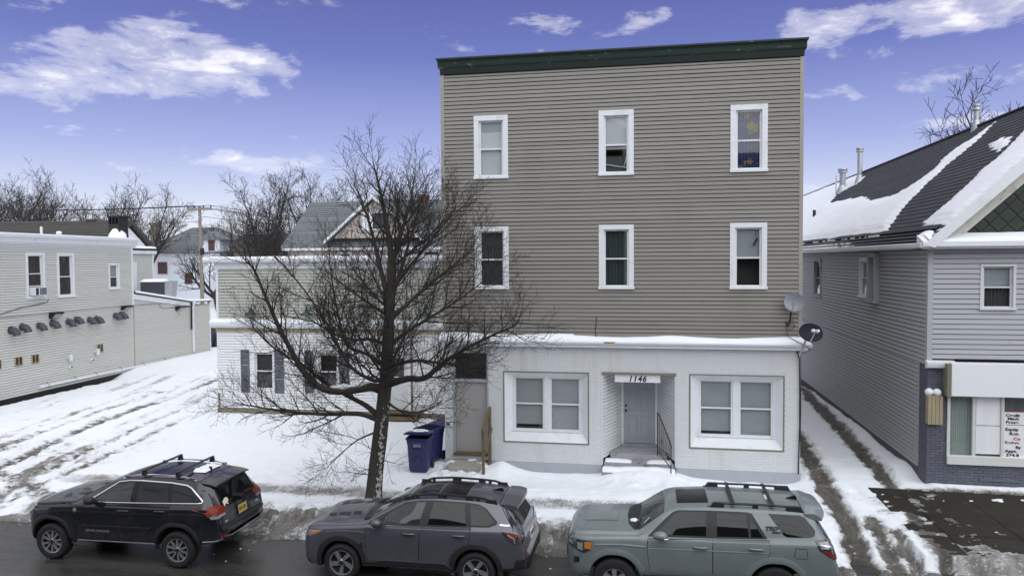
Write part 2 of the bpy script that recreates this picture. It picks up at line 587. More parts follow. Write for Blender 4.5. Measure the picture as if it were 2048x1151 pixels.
TRACKS = [  # polyline, half width, depth, dirt
    ([(-18.2, 14.6), (-18.25, 17.9), (-18.6, 19.3), (-19.5, 21.8), (-20.05, 25.4), (-20.3, 28.2), (-21.1, 33.2), (-21.5, 44)], .30, .07, .78),
    ([(-16.5, 14.6), (-16.6, 16.4), (-16.75, 17.8), (-17.3, 20.7), (-18.05, 24.2), (-18.5, 27.3), (-19.8, 31.2), (-20.2, 42)], .26, .07, .75),
    ([(-16.0, 15.4), (-15.9, 18.0), (-16.4, 21.0), (-16.9, 23.4), (-17.3, 25.6)], .22, .05, .62),
    ([(-19.6, 14.6), (-19.7, 18.0), (-20.6, 21.5), (-21.3, 25.5), (-21.7, 30)], .24, .05, .64),
    ([(-21.5, 14.6), (-21.4, 18.0), (-21.5, 22.5), (-22.3, 26.5), (-23.0, 31)], .24, .05, .55),
    ([(-15.2, 16.3), (-17.0, 17.3), (-19.5, 17.9), (-23.0, 18.4)], .40, .05, .62),
    ([(4.95, 30), (4.92, 24.5), (4.62, 20.4), (4.48, 18.0), (4.35, 15.8), (4.2, 13.9)], .27, .13, 1.0),
    ([(7.05, 40), (6.88, 33.7), (6.62, 28.0), (6.42, 23.5), (6.27, 20.6), (5.95, 17.2), (5.8, 15.2), (5.6, 13.9)], .22, .11, .98),
    ([(5.05, 17.6), (4.95, 16.2), (4.85, 14.0)], .20, .09, .9),
    ([(6.35, 17.0), (6.45, 14.0)], .30, .06, .7),
    ([(5.3, 16.9), (5.25, 14.0)], .16, .06, .85),
]


def snow_z(x, y):
    """height of the snow and how dirty it is"""
    x = np.asarray(x, float)
    y = np.asarray(y, float)
    n1 = fbm(x * .55 + 3, y * .55 + 8, 4)
    n2 = fbm(x * 3.1 + 30, y * 3.1 + 50, 5, .62)
    n3 = fbm(x * 9 + 3, y * 9 + 5, 4, .65)
    edge = 15.05 + .35 * (n2 - .5) + .5 * (n1 - .5)
    n4 = fbm(x * 15 + 7, y * 15 + 2, 3, .7)
    h = -.27 + .27 * sstep(15.3, 17.6, y) + .10 * (n1 - .5) + .035 * (n2 - .5)
    h -= (.17 - .11 * np.exp(-((x - .0) / 1.1) ** 4)) * sstep(18.2, 19.8, y) * (1 - sstep(21, 22, y)) * sstep(-4.6, -3.8, x) * (1 - sstep(3.8, 4.4, x))
    dirt = np.zeros_like(x) + .0
    # heap thrown up by the plough along the kerb
    ww = sstep(-15.6, -14.6, x) * (1 - sstep(3.3, 4.0, x)) + .35 * sstep(7.6, 8.6, x)
    heap = np.exp(-((y - 15.95) / .62) ** 2) * ww
    h += heap * (.20 + .30 * (n2 - .42) + .20 * (n3 - .5) + .14 * (n4 - .5))
    hd = np.exp(-((y - 15.55) / .75) ** 2) * (ww + .1)
    dirt = np.maximum(dirt, hd * (.74 + .40 * (n2 - .5) + .3 * (n3 - .5)))
    # trodden pavement
    walk = np.exp(-((y - 17.55 - .0 * x) / .40) ** 4) * sstep(-16.5, -15.2, x) * (1 - sstep(2.2, 4.0, x))
    h -= walk * (.05 + .05 * (n2 - .5) + .05 * (n3 - .5))
    dirt = np.maximum(dirt, walk * .62)
    rough = np.exp(-((y - 18.3) / .7) ** 2) * sstep(-14, -12, x) * (1 - sstep(1, 3, x))
    h += rough * .10 * (n2 - .5)
    # churned corner of the lot
    lot = (1 - sstep(-16.2, -14.6, x)) * (1 - sstep(19.5, 23.5, y)) * sstep(-27, -25, x)
    ns = fbm(x * 3.2 + .9 * y + 5, y * .42 + 3, 4, .6)
    h += lot * (.05 * (n2 - .5) + .05 * (n3 - .5) + .03 * (n4 - .5) + .06 * (ns - .5))
    dirt = np.maximum(dirt, lot * (.20 + .55 * sstep(.46, .66, ns * .7 + n3 * .3)))
    lot2 = (1 - sstep(-17.2, -15.6, x)) * (1 - sstep(36, 44, y)) * sstep(-26.5, -24.5, x)
    h += lot2 * (.03 * (n2 - .5) + .04 * (ns - .5))
    dirt = np.maximum(dirt, lot2 * .50 * sstep(.52, .66, ns * .75 + n3 * .25))
    # footprints and small hollows
    n5 = vnoise(x * 2.9 + 60, y * 2.4 + 20)
    foot = sstep(.70, .86, n5) * (sstep(3.9, 4.4, x) * (1 - sstep(6.9, 7.1, x)) + sstep(-9, -7, x) * (1 - sstep(2.5, 3.5, x)) * sstep(18.0, 18.6, y) * (1 - sstep(20, 20.4, y)) * .6)
    h -= foot * .035
    for pts, hw, dep, dd in TRACKS:
        x0, x1 = min(p[0] for p in pts) - 2, max(p[0] for p in pts) + 2
        y0, y1 = min(p[1] for p in pts) - 2, max(p[1] for p in pts) + 2
        k = (x > x0) & (x < x1) & (y > y0) & (y < y1)
        if not k.any():
            continue
        hw = hw * (.75 if dd < .8 and dd != .7 else 1)
        d = seg_dist(x[k], y[k], pts) + .30 * (n2[k] - .5) + .22 * (n3[k] - .5)
        core = 1 - sstep(hw * .6, hw * 1.25, d)
        lip = np.exp(-((d - hw * 1.7) / (hw * .7)) ** 2)
        dep = dep * .6
        h[k] += -dep * core + lip * .022 * (n3[k] + .2) + core * .09 * (n3[k] - .5)
        vis = (.45 + .6 * sstep(.35, .6, n1[k])) * (.55 + .9 * sstep(.35, .65, n3[k])) if dd < .8 and dd != .7 else .8 + .4 * n3[k]
        dirt[k] = np.maximum(dirt[k], np.maximum(core * dd, (1 - sstep(hw, hw * 1.7, d)) * dd * .45) * vis)
    # lip of the right-hand drive against the house and the bare wet apron
    bx = 6.12 + .10 * (18 - y) * .3 + 1.1 * (n2 - .5) + .9 * (n3 - .5)
    bx = np.maximum(bx, 5.72 + .5 * n3) + .28 * np.sin(y * 2.3) * .5 + .22 * sstep(.45, .6, n2)
    bare = sstep(bx - .10, bx + .10, x) * (1 - sstep(19.80, 19.93, y + .30 * (n3 - .5)))
    bare *= sstep(16.0 + .9 * (n2 - .5), 16.5 + .9 * (n2 - .5), y + .22 * (x - 7.3) * (x < 9))
    patch = sstep(.60, .64, n2 * .7 + .3 * n3) * (np.hypot((x - 7.2) / 1.0, (y - 19.2) / .28) < 1) + sstep(.50, .55, n2) * (np.hypot((x - 9.0) / .9, (y - 19.2) / .3) < 1) + sstep(.66, .7, n2) * (y < 17.2)
    patch = patch + sstep(.53, .60, n2 * .45 + n3 * .55) * np.exp(-((x - bx) / .9) ** 2)
    bare = np.clip(bare - patch, 0, 1)
    south = (x > 6.0) * (1 - sstep(16.2, 17.0, y))
    dirt = np.maximum(dirt, south * (.62 + .8 * (n2 - .5)))
    h = np.where((x > 5.4) & (y < 20.2) & (y > 15.5), np.maximum(h, -.02 + .03 * n2), h)
    strip = np.exp(-((y - 20.15) / .22) ** 2) * sstep(7.0, 7.3, x)
    h += strip * (.09 + .05 * (n2 - .5))
    drift = np.exp(-((x - 7.05) / .55) ** 2) * sstep(20.6, 21.6, y) * (1 - sstep(33, 37, y))
    h += drift * .17 * (1 + .5 * (n1 - .5))
    h = h * (1 - bare) + (-.07) * bare
    dirt = np.maximum(dirt, .85 * (bare > .02) * (bare < .98))
    dirt = np.maximum(dirt, .80 * np.exp(-((x - bx) / .60) ** 2) * sstep(15.8, 16.5, y) * (1 - sstep(19.6, 20.0, y)))
    dirt = np.maximum(dirt, .60 * np.exp(-((y - 19.9) / .14) ** 2) * (x > 6.2))
    # banked against the shop front, and its own steps
    bank = np.exp(-((y - 20.2) / .55) ** 2) * sstep(-4.6, -4.0, x) * (1 - sstep(3.9, 4.3, x))
    h += bank * (.03 + .28 * np.exp(-((x + 4.0) / .45) ** 2) + .10 * np.exp(-((x - .1) / 1.1) ** 2) - .07 * np.exp(-((x - 2.6) / 1.3) ** 2) - .07 * np.exp(-((x + 2.6) / 1.0) ** 2) + .05 * (n2 - .5))
    fp = np.exp(-(((x + .2) / .9) ** 2 + ((y - 19.6) / .5) ** 2))
    h += fp * .16 * (n2 - .5)
    pit = np.exp(-((np.hypot(x + 5.0, (y - 19.0) * 1.0)) / .9) ** 4)
    h += pit * .22 * (n2 - .55)
    dirt = np.maximum(dirt, pit * .28 * (n3 > .5))
    # dark melt along the left-hand wall
    melt = (1 - sstep(-26.55, -26.1, x + .5 * (n2 - .5) + .0315 * (y - 26.2))) * (1 - sstep(31, 34.5, y + 1.5 * (n1 - .5)))
    h -= melt * .22
    dirt = np.maximum(dirt, melt * 1.1)
    lee = np.exp(-((x + 26.75 + .0315 * (y - 26.2)) / .9) ** 2) * sstep(32.5, 35.5, y) * (1 - sstep(42, 44, y))
    h += lee * .36
    # the kerb side falls away to the road
    h = np.where(y < edge, np.minimum(h, -.325 + .09 * (n2 - .5) + .09 * (n3 - .5) - .11 * (edge - y)), h)
    dirt = np.where(y < edge + .25, np.maximum(dirt, .80), dirt)
    return h, np.clip(dirt, 0, 1.2)


def axis(parts):
    out = []
    for a, b, s in parts:
        n = max(1, int(round((b - a) / s)))
        out += list(np.linspace(a, b, n, endpoint=False))
    out.append(parts[-1][1])
    return np.array(out)


gx = axis([(-700, -140, 40), (-140, -40, 4), (-40, -27, .8), (-27, -15, .085), (-15, 9.7, .062), (9.7, 13, .12), (13, 40, 3), (40, 120, 8), (120, 700, 40)])
gy = axis([(14.2, 20.9, .055), (20.9, 24, .10), (24, 34, .16), (34, 60, .9), (60, 160, 5), (160, 900, 40)])
GX, GY = np.meshgrid(gx, gy)
hz, dz_ = snow_z(GX.ravel(), GY.ravel())
farf = sstep(45, 70, GY.ravel()) + sstep(30, 60, np.abs(GX.ravel()))
hz = np.where(farf > 0, hz * np.clip(1 - farf, 0, 1), hz)
co = np.stack([GX.ravel(), GY.ravel(), hz], 1)
nx_, ny_ = len(gx), len(gy)
ii = (np.arange(ny_ - 1)[:, None] * nx_ + np.arange(nx_ - 1)[None, :]).ravel()
fc = np.stack([ii, ii + 1, ii + nx_ + 1, ii + nx_], 1).astype(np.int32)


def fast_mesh(name, co, fc, mt, smooth=True):
    me = bpy.data.meshes.new(name)
    me.vertices.add(len(co))
    me.vertices.foreach_set('co', np.ascontiguousarray(co, dtype=np.float32).ravel())
    k = fc.shape[1]
    me.loops.add(fc.size)
    me.loops.foreach_set('vertex_index', np.ascontiguousarray(fc, dtype=np.int32).ravel())
    me.polygons.add(len(fc))
    me.polygons.foreach_set('loop_start', np.arange(0, fc.size, k, dtype=np.int32))
    me.polygons.foreach_set('loop_total', np.full(len(fc), k, dtype=np.int32))
    if smooth:
        me.polygons.foreach_set('use_smooth', np.ones(len(fc), dtype=bool))
    me.update(calc_edges=True)
    me.materials.append(mt)
    return me


gm = fast_mesh('ground', co, fc, M['snow'])
at = gm.attributes.new('dirt', 'FLOAT', 'POINT')
at.data.foreach_set('value', dz_.astype(np.float32))
tag(link('ground', gm), 'snow covered ground with dirty tyre tracks', kind='structure')

def gz(x, y):
    return float(snow_z(np.array([x]), np.array([y]))[0][0])


ROAD_Z = -.33
rm = MB()
rm.face([(-300, 1.2, ROAD_Z), (300, 1.2, ROAD_Z), (300, 16.2, ROAD_Z), (-300, 16.2, ROAD_Z)])
tag(build('road', rm, M['road']), 'wet dark asphalt street', kind='structure')
om = MB()
om.box(-300, 300, -300, 1.2, -.9, -.18)
tag(build('opposite_pavement', om, M['snow']), 'snowy pavement on the near side of the street', kind='structure')

# wet concrete pavement in front of the brick shop: slabs with open joints
pave = build('pavement', MB().box(5.62, 20.2, 15.7, 20.45, -.30, -.078), M['joint'])
tag(pave, 'bare wet concrete pavement of square slabs', kind='structure')
sx = [5.60, 6.30, 7.72, 9.14, 10.56, 11.98, 13.4]
sy = [15.65, 16.75, 18.1, 19.95]
for i in range(len(sx) - 1):
    for j in range(len(sy) - 1):
        b = MB().box(sx[i] + .006, sx[i + 1] - .006, sy[j] + .006, sy[j + 1] - .006, -.08, random.uniform(-.008, .004))
        build('slab', b, M['slab'], pave, bevel=.008)
# lumps of ice and slush fallen from the wheels
for k in range(26):
    x, y = random.choice([(-10.9, 12.3), (-9.7, 12.4), (-11.6, 12.2), (-8.7, 13.9), (-7.9, 14.4), (-9.9, 12.0), (-2.1, 14.4), (-1.8, 14.1)])
    x += random.gauss(0, .35)
    y += random.gauss(0, .12)
    s = random.uniform(.012, .035)
    b = MB()
    r1 = random.Random(k)
    b.lathe([(s * .5, 0), (s, s * .3), (s * .8, s * .8), (s * .2, s)], 7, c=(x, y, ROAD_Z - .004), wob=lambda a, i: r1.uniform(-.3, .3) * s)
    if k < 8:
        build('ice_lump', b, M['snow'], None, True, label='small lump of grey ice lying on the wet road', cat='ice lump', group='ice lumps on the road')
# ---------------------------------------------------------------- building helpers (walls face local -Y)
_boards = {}


def board_mesh(L, h, mt, pitch):
    key = (round(L, 3), round(h, 3), mt.name)
    if key not in _boards:
        b = MB()
        L = key[0]
        g = min(.019, h * .3)
        p = [(-.034, 0), (-.016, h - g), (.045, h - g), (.045, h + .003), (.05, h + .003), (.05, 0)]
        b.prism([(a, c) for a, c in p], 0, L, 'yz')
        _boards[key] = b.mesh('siding_board', mt)
    return _boards[key]


def siding(parent, W, u0, u1, z0, z1, pitch, openings, mt, name='siding_board'):
    """lapped boards course by course, cut round the openings; W places the wall in the parent's frame"""
    z = z0
    k = 0
    while z < z1 - .01:
        h = min(pitch, z1 - z)
        spans = [(u0, u1)]
        for (a, b, c, d) in openings:
            if min(z + h, d) - max(z, c) > .5 * h:
                ns = []
                for s, e in spans:
                    if b <= s or a >= e:
                        ns.append((s, e))
                    else:
                        if a > s:
                            ns.append((s, a))
                        if b < e:
                            ns.append((b, e))
                spans = ns
        for s, e in spans:
            if e - s > .03:
                cuts = [s, e]
                if 3.0 < e - s < 14 and mt.name != 'paint_white' and k % 5 != 1:
                    cuts.insert(1, s + (e - s) * (.18 + .64 * ((k * 7919 + 13) % 97) / 97))
                for a, b in zip(cuts, cuts[1:]):
                    link(name, board_mesh(b - a - (.004 if b < e else 0), h, mt, pitch), parent, W @ T(a, .0012 * ((k * 31) % 5 - 2), z))
        z += pitch
        k += 1


def window(parent, W, u0, u1, z0, z1, cas=.10, sill=.05, trim=None, sash_m=None, split=.5, fill=None, dark=None, deep=.10, mullion=None, proud=.045, sashw=.05, name='window', depth=.5, label=None):
    """double-hung window in outer size: casing boards, sill, two sashes with panes, what hangs behind them and the dark room"""
    trim = trim or M['trim_white']
    sash_m = sash_m or trim
    b = MB()
    b.box(u0, u0 + cas, -proud, .012, z0 + sill, z1 - cas)
    b.box(u1 - cas, u1, -proud, .012, z0 + sill, z1 - cas)
    b.box(u0, u1, -proud - .004, .012, z1 - cas, z1)
    a0, a1, c0, c1 = u0 + cas, u1 - cas, z0 + sill, z1 - cas
    # lining of the opening
    b.box(a0 - .012, a0, .012, deep, c0, c1)
    b.box(a1, a1 + .012, .012, deep, c0, c1)
    b.box(a0 - .012, a1 + .012, .012, deep, c1, c1 + .012)
    w = build(name, b, trim, parent, bevel=.004, mw=W, label=label)
    build('sill', MB().box(u0 - .015, u1 + .015, -proud - .035, deep, z0, z0 + sill), trim, w, bevel=.005)
    lights = [(a0, a1)]
    if mullion:
        mid = (a0 + a1) / 2
        build('mullion', MB().box(mid - mullion / 2, mid + mullion / 2, -.012, deep, c0, c1), trim, w, bevel=.004)
        lights = [(a0, mid - mullion / 2), (mid + mullion / 2, a1)]
    zm = c0 + (c1 - c0) * split
    for li, (s, e) in enumerate(lights):
        for (q0, q1, yy) in ((zm - .02, c1, .055), (c0, zm + .02, .03)):
            f = MB()
            f.box(s, s + sashw, yy - .02, yy + .02, q0, q1)
            f.box(e - sashw, e, yy - .02, yy + .02, q0, q1)
            f.box(s + sashw, e - sashw, yy - .018, yy + .018, q1 - .04, q1)
            f.box(s + sashw, e - sashw, yy - .018, yy + .018, q0, q0 + .04)
            build('sash', f, sash_m, w)
            build('pane', MB().box(s + sashw - .004, e - sashw + .004, yy - .003, yy + .003, q0 + .036, q1 - .036), M['glass'], w)
        if fill:
            for item in (fill[li] if isinstance(fill[0], list) else fill):
                mt, f0, f1, kind = item[:4]          # from fraction f0 to f1 of the height
                g0 = item[4] if len(item) > 4 else 0
                g1 = item[5] if len(item) > 5 else 1
                p0, p1 = c0 + (c1 - c0) * f0, c0 + (c1 - c0) * f1
                s2, e2 = s + (e - s) * g0, s + (e - s) * g1
                q = MB()
                if kind == 'slats':
                    zz = p0
                    while zz < p1 - .004:
                        q.face([(s2, .088, zz), (e2, .088, zz), (e2, .098, zz + .030), (s2, .098, zz + .030)])
                        zz += .028
                elif kind == 'drape':
                    n = 26
                    xs = [s2 + (e2 - s2) * i / n for i in range(n + 1)]
                    q.grid([[(x, .12 + .018 * math.sin(i * 1.9), z) for i, x in enumerate(xs)] for z in (p0, p1)])
                else:
                    q.face([(s2, .10, p0), (e2, .10, p0), (e2, .105, p1), (s2, .105, p1)])
                build({'slats': 'blind', 'drape': 'curtain'}.get(kind, 'shade'), q, mt, w)
    r = MB()
    r.box(a0 - .012, a1 + .012, deep + .03, depth, c0 - .02, c1 + .02, skip=('f',))
    build('interior', r, dark or M['interior'], w)
    return w


def bricks(parent, W, u0, u1, z0, z1, openings, mt, mortar, bw=.205, bh=.068, gap=.008, one_by_one=300, proud=.006, back=.06, seed=1):
    """running bond; the first bricks are objects of their own, the rest one mesh"""
    rr = random.Random(seed)
    cells = []
    k = 0
    z = z0
    while z < z1 - .02:
        h = min(bh, z1 - z)
        x = u0 - (bw / 2 if k % 2 else 0)
        while x < u1 - .01:
            a, b = max(x, u0), min(x + bw, u1)
            spans = [(a, b)]
            for (o0, o1, q0, q1) in openings:
                if min(z + h, q1) - max(z, q0) > .5 * h:
                    ns = []
                    for s, e in spans:
                        if o1 <= s or o0 >= e:
                            ns.append((s, e))
                        else:
                            if o0 > s:
                                ns.append((s, o0))
                            if o1 < e:
                                ns.append((o1, e))
                    spans = ns
            for s, e in spans:
                if e - s > .025:
                    cells.append((s, e, z, h))
            x += bw
        z += bh
        k += 1
    cells.sort(key=lambda c: -(c[1] - c[0]) + .0001 * c[2])
    cache = {}
    rest = MB()
    for i, (s, e, z, h) in enumerate(cells):
        L, hh = round(e - s - gap, 3), round(h - gap, 3)
        j = rr.uniform(-.002, .003)
        if i < one_by_one:
            if (L, hh) not in cache:
                q = MB().box(0, L, -proud, .03, 0, hh, skip=('k',))
                cache[(L, hh)] = q.mesh('brick', mt)
            link('brick', cache[(L, hh)], parent, W @ T(s + gap / 2, j, z + gap / 2))
        else:
            rest.box(s + gap / 2, e - gap / 2, -proud + j, .03, z + gap / 2, z + h - gap / 2, skip=('k',))
    if rest.v:
        build('brickwork', rest, mt, parent, mw=W, kind='stuff')
    # mortar bed behind, in strips between the openings
    xs = sorted({u0, u1, *[v for o in openings for v in o[:2] if u0 < v < u1]})
    zs = sorted({z0, z1, *[v for o in openings for v in o[2:] if z0 < v < z1]})
    mb = MB()
    for a, b in zip(xs, xs[1:]):
        for c, d in zip(zs, zs[1:]):
            mx, mz = (a + b) / 2, (c + d) / 2
            if not any(o[0] < mx < o[1] and o[2] < mz < o[3] for o in openings):
                mb.box(a, b, 0, back, c, d)
    build('mortar', mb, mortar, parent, mw=W)


def snow_slab(name, rows, mt=None, **tags):
    """rows of points: a smooth drift with a body"""
    b = MB()
    b.grid(rows)
    o = build(name, b, mt or M['snow'], None, True, **tags)
    return o


def letters(name, text, size, loc, rot, mt, parent=None, shear=0.0, offset=0.0, extrude=.002, align='LEFT', sx=1.0, spacing=1.0):
    cu = bpy.data.curves.new(name, 'FONT')
    cu.body = text
    cu.size = size
    cu.shear = shear
    cu.offset = offset
    cu.extrude = extrude
    cu.align_x = align
    cu.space_character = spacing
    cu.materials.append(mt)
    tmp = bpy.data.objects.new(name, cu)
    COL.objects.link(tmp)
    dg = bpy.context.evaluated_depsgraph_get()
    me = bpy.data.meshes.new_from_object(tmp.evaluated_get(dg))
    bpy.data.objects.remove(tmp)
    bpy.data.curves.remove(cu)
    o = link(name, me, parent, Matrix.Translation(loc) @ rot.to_4x4() @ Matrix.Diagonal((sx, 1, 1, 1)))
    return o


FACE_S = Matrix.Rotation(R(90), 3, 'X')      # text standing up, read from -Y
I4 = Matrix.Identity(4)

# ---------------------------------------------------------------- the three-storey building
X0, X1, FY = -5.77, 4.12, 20.6
main = empty('three_storey_building', (0, FY, 0), 0, 'three storey taupe clapboard building with white brick ground floor and dark green cornice', 'building')
core = MB()
core.box(X0 + .02, X1 - .02, .62, 16, 3.0, 11.2)
core.box(X0 + .02, -1.25, .62, 16, -.3, 2.998)
core.box(.95, X1 - .02, .62, 16, -.3, 2.998)
core.box(-1.25, .95, 1.62, 16, -.3, 2.998)
core.box(X0 + .02, X1 - .02, .03, .62, 11.17, 11.2)
core.box(X0 + .02, X1 - .02, .03, .62, 3.62, 3.70)
core.box(X0 + .03, X0 + .10, .03, .62, -.3, 11.17)
core.box(X1 - .10, X1 - .03, .03, .62, -.3, 11.17)
core.box(X0 + .03, X1 - .03, -.02, .62, -.32, -.26)
build('wall', core, M['siding_taupe'], main)
wins3 = [(-4.80, -3.81), (-1.26, -.30), (2.257, 3.215)]
op = []
for a, b in wins3:
    op += [(a + .06, b - .06, 8.18 + .03, 9.97 - .03), (a + .06, b - .06, 5.05 + .03, 6.83 - .03)]
siding(main, I4, X0 + .09, X1 - .09, 3.62, 11.17, .1115, op, M['siding_taupe'])
for s, x in ((1, X0), (-1, X1 - .10)):
    build('corner_post', MB().box(x, x + .10, -.035, .08, 3.60, 11.17), M['corner_post'], main, bevel=.006)
F3 = [[(M['blind'], .0, .80, 'flat'), (M['blind_grey'], .80, 1, 'flat')],
      [(M['blind'], .42, .97, 'slats'), (M['curtain_dark'], 0, .3, 'flat', 0, .8)],
      [(M['fabric_print'], 0, 1, 'drape')]]
F2 = [[(M['curtain_dark'], 0, 1, 'drape')], [(M['curtain_teal'], 0, 1, 'drape')], [(M['blind_grey'], .5, .98, 'slats')]]
L3 = ['white framed window with a pale torn shade behind the glass', 'white framed window with half lowered white blind and fallen slat', 'white framed window covered inside by a blue and yellow print']
for i, (a, b) in enumerate(wins3):
    w = window(main, I4, a, b, 8.18, 9.97, .145, .075, split=.49, fill=F3[i], label=L3[i])
    if i == 1:
        sl = MB()
        sl.tube([(a + .20, .075, 8.50), (b - .20, .075, 8.40)], .014, 5)
        sl.tube([(b - .27, .08, 8.44), (b - .17, .08, 8.80)], .012, 5)
        build('fallen_slat', sl, M['blind'], w)
    w = window(main, I4, a, b, 5.045, 6.83, .135, .07, split=.49, fill=F2[i])
    if i == 2:
        q = MB()
        q.tube([(b - .34, .022, 6.22), (b - .245, .022, 6.42)], .028, 6)
        q.tube([(b - .26, .025, 6.40), (b - .30, .025, 6.55), (b - .28, .025, 6.63)], .006, 4)
        build('window_ornament', q, M['black'], w)
# cornice: fascia, crown and cap, green paint peeling
c = MB()
c.prism([(.02, 11.17), (-.06, 11.17), (-.10, 11.34), (.02, 11.34)], X0 + .0, X1 + .0, 'yz')
build('cornice_frieze', c, M['green_dark'], main, bevel=.006)
c = MB()
c.prism([(.3, 11.34), (-.11, 11.34), (-.13, 11.38), (-.16, 11.50), (-.21, 11.545), (.3, 11.545)], X0 - .05, X1 + .05, 'yz')
build('cornice_crown', c, M['green_paint'], main, bevel=.008)
build('cornice_cap', MB().box(X0 - .075, X1 + .075, -.245, .5, 11.547, 11.60), M['green_paint'], main, bevel=.008)
c = MB()
c.tube([(-1.33, -.03, 4.28), (-1.345, -.035, 4.0), (-1.37, -.03, 3.85), (-1.33, -.05, 3.72)], .011, 5)
build('loose_cable', c, M['black'], main)

# ---- ground floor: painted brick, shop windows, two doors
BW = [(-4.0, -1.545, .65, 2.70), (1.20, 3.69, .67, 2.725)]
ENT = (-1.185, .845, .0, 2.71)
DR = (-5.48, -4.435, .27, 3.28)
ops = [BW[0], BW[1], ENT, DR]
bricks(main, I4, X0 + .03, X1 - .02, .10, 3.40, ops, M['paint_white'], M['mortar_white'], bw=.21, bh=.0685, gap=.006, proud=.005)
f = MB()
f.box(X0 + .01, DR[0], -.03, .30, -.35, .098)
build('foundation', f, M['foundation'], main, bevel=.012)
build('foundation', MB().box(DR[1], ENT[0], -.03, .30, -.35, .098), M['foundation'], main, bevel=.012)
build('foundation', MB().box(ENT[1], X1, -.03, .30, -.35, .098), M['foundation'], main, bevel=.012)
build('lintel_band', MB().box(3.70, X1 - .0, -.013, .01, 2.41, 2.47).box(.85, 1.19, -.013, .01, 2.43, 2.485).box(-1.535, -1.195, -.013, .01, 2.455, 2.51), M['paint_white'], main)

# cornice gutter between shop and flats, with snow lying on it
g = MB()
g.prism([(.02, 3.40), (-.20, 3.43), (-.20, 3.50), (.02, 3.50)], X0 - .06, X1 + .12, 'yz')
build('shopfront_fascia', g, M['trim_white'], main, bevel=.006)
g = MB()
g.prism([(.02, 3.503), (-.23, 3.503), (-.30, 3.56), (-.30, 3.60), (-.27, 3.60), (-.265, 3.575), (.02, 3.66)], X0 - .12, X1 + .22, 'yz')
build('gutter', g, M['trim_white'], main, bevel=.005)
build('rust_stain', MB().prism([(-2.42 + 1.33 + .0, 3.562), (-.85, 3.562), (-.78, 3.604), (-.93, 3.606), (-1.13, 3.604)], -.306, -.301), M['rust'], main)
rs = []
n = 150
for k in range(n + 1):
    x = X0 - .05 + (X1 - X0 + .15) * k / n
    e = .035 * (fbm(np.array([x * 1.3]), np.array([4.2]))[0] - .5) + .02 * math.sin(x * 2.1)
    t = .05 + e + .03 * (x < -2.0)
    rs.append([(x, FY - .275, 3.57), (x, FY - .285 + .03 * abs(e) * 10, 3.60 + t * .45), (x, FY - .22, 3.62 + t * .8), (x, FY - .10, 3.66 + t), (x, FY - .02, 3.68 + t * 1.2), (x, FY + .02, 3.68 + t * 1.2)])
snow_slab('ledge_snow', rs, label='strip of snow lying along the gutter of the tall building', cat='snow', kind='stuff')


def shop_window(o, fills, label):
    u0, u1, z0, z1 = o
    b = MB()
    # olive edge strip round a splayed white lining
    for q in ((u0, u0 + .035, z0, z1), (u1 - .035, u1, z0, z1), (u0 + .035, u1 - .035, z0, z0 + .035), (u0 + .035, u1 - .035, z1 - .035, z1)):
        b.box(q[0], q[1], -.022, .03, q[2], q[3])
    w = build('shop_window', b, M['olive_trim'], main, bevel=.004, label=label)
    i0, i1, k0, k1 = u0 + .24, u1 - .22, z0 + .32, z1 - .16
    o0, o1, p0, p1 = u0 + .035, u1 - .035, z0 + .035, z1 - .035
    D = .20
    s = MB()
    s.face([(o0, .0, p0), (o1, .0, p0), (i1, D, k0), (i0, D, k0)])
    s.face([(o0, .0, p1), (i0, D, k1), (i1, D, k1), (o1, .0, p1)])
    s.face([(o0, .0, p0), (i0, D, k0), (i0, D, k1), (o0, .0, p1)])
    s.face([(o1, .0, p0), (o1, .0, p1), (i1, D, k1), (i1, D, k0)])
    build('splayed_lining', s, M['trim_white'], w)
    W = T(0, D, 0)
    window(w, W, i0 - .02, i1 + .02, k0 - .03, k1 + .02, .06, .04, split=.5, mullion=.16, fill=fills, proud=.012, name='window_unit', depth=.40, deep=.09)


BG = mat('blind_shop', (.36, .375, .385), .7, .10, 1.6)
M['blind_green'] = mat('blind_green', (.31, .335, .345), .7, .10, 1.6)
shop_window(BW[0], [[(BG, .10, 1, 'slats', .0, .93)], [(BG, .02, 1, 'flat')]], 'left shop window with bent blinds in a splayed white surround')
shop_window(BW[1], [[(M['blind_green'], .07, 1, 'flat')], [(M['blind_green'], .02, 1, 'flat')]], 'right shop window with drawn grey blinds in a splayed white surround')

# plain steel door on the left under a dark transom
d0, d1 = DR[0], DR[1]
b = MB()
b.box(d0, d0 + .06, -.02, .14, .27, 3.28)
b.box(d1 - .05, d1, -.02, .14, .27, 3.28)
b.box(d0 + .06, d1 - .05, -.02, .14, 2.36, 2.45)
b.box(d0 + .06, d1 - .05, -.02, .14, 3.20, 3.28)
fr = build('door_frame', b, M['door_blue_grey'], main, bevel=.004)
build('transom', MB().box(d0 + .06, d1 - .05, .06, .09, 2.45, 3.20), M['dark_metal'], fr)
t_ = MB()
t_.box(d0 + .06, d0 + .12, .03, .06, 2.45, 3.20)
t_.box(d1 - .11, d1 - .05, .03, .06, 2.45, 3.20)
t_.box(d0 + .12, d1 - .11, .03, .06, 2.45, 2.52)
t_.box(d0 + .12, d1 - .11, .03, .06, 3.10, 3.20)
t_.box(d0 + .12, d1 - .11, .03, .055, 2.66, 2.70)
build('transom_frame', t_, M['black'], fr)
dr = build('door', MB().box(d0 + .065, d1 - .055, .05, .10, .31, 2.355), M['door_grey'], main, bevel=.004, label='plain grey steel door with scuffed paint')
k = MB()
k.lathe([(.033, 0), (.033, -.012), (.02, -.03), (.03, -.05), (.02, -.062)], 12, 'y', (d0 + .145, .05, 1.15))
k.lathe([(.03, 0), (.03, -.02), (.012, -.026)], 12, 'y', (d0 + .145, .05, 1.30))
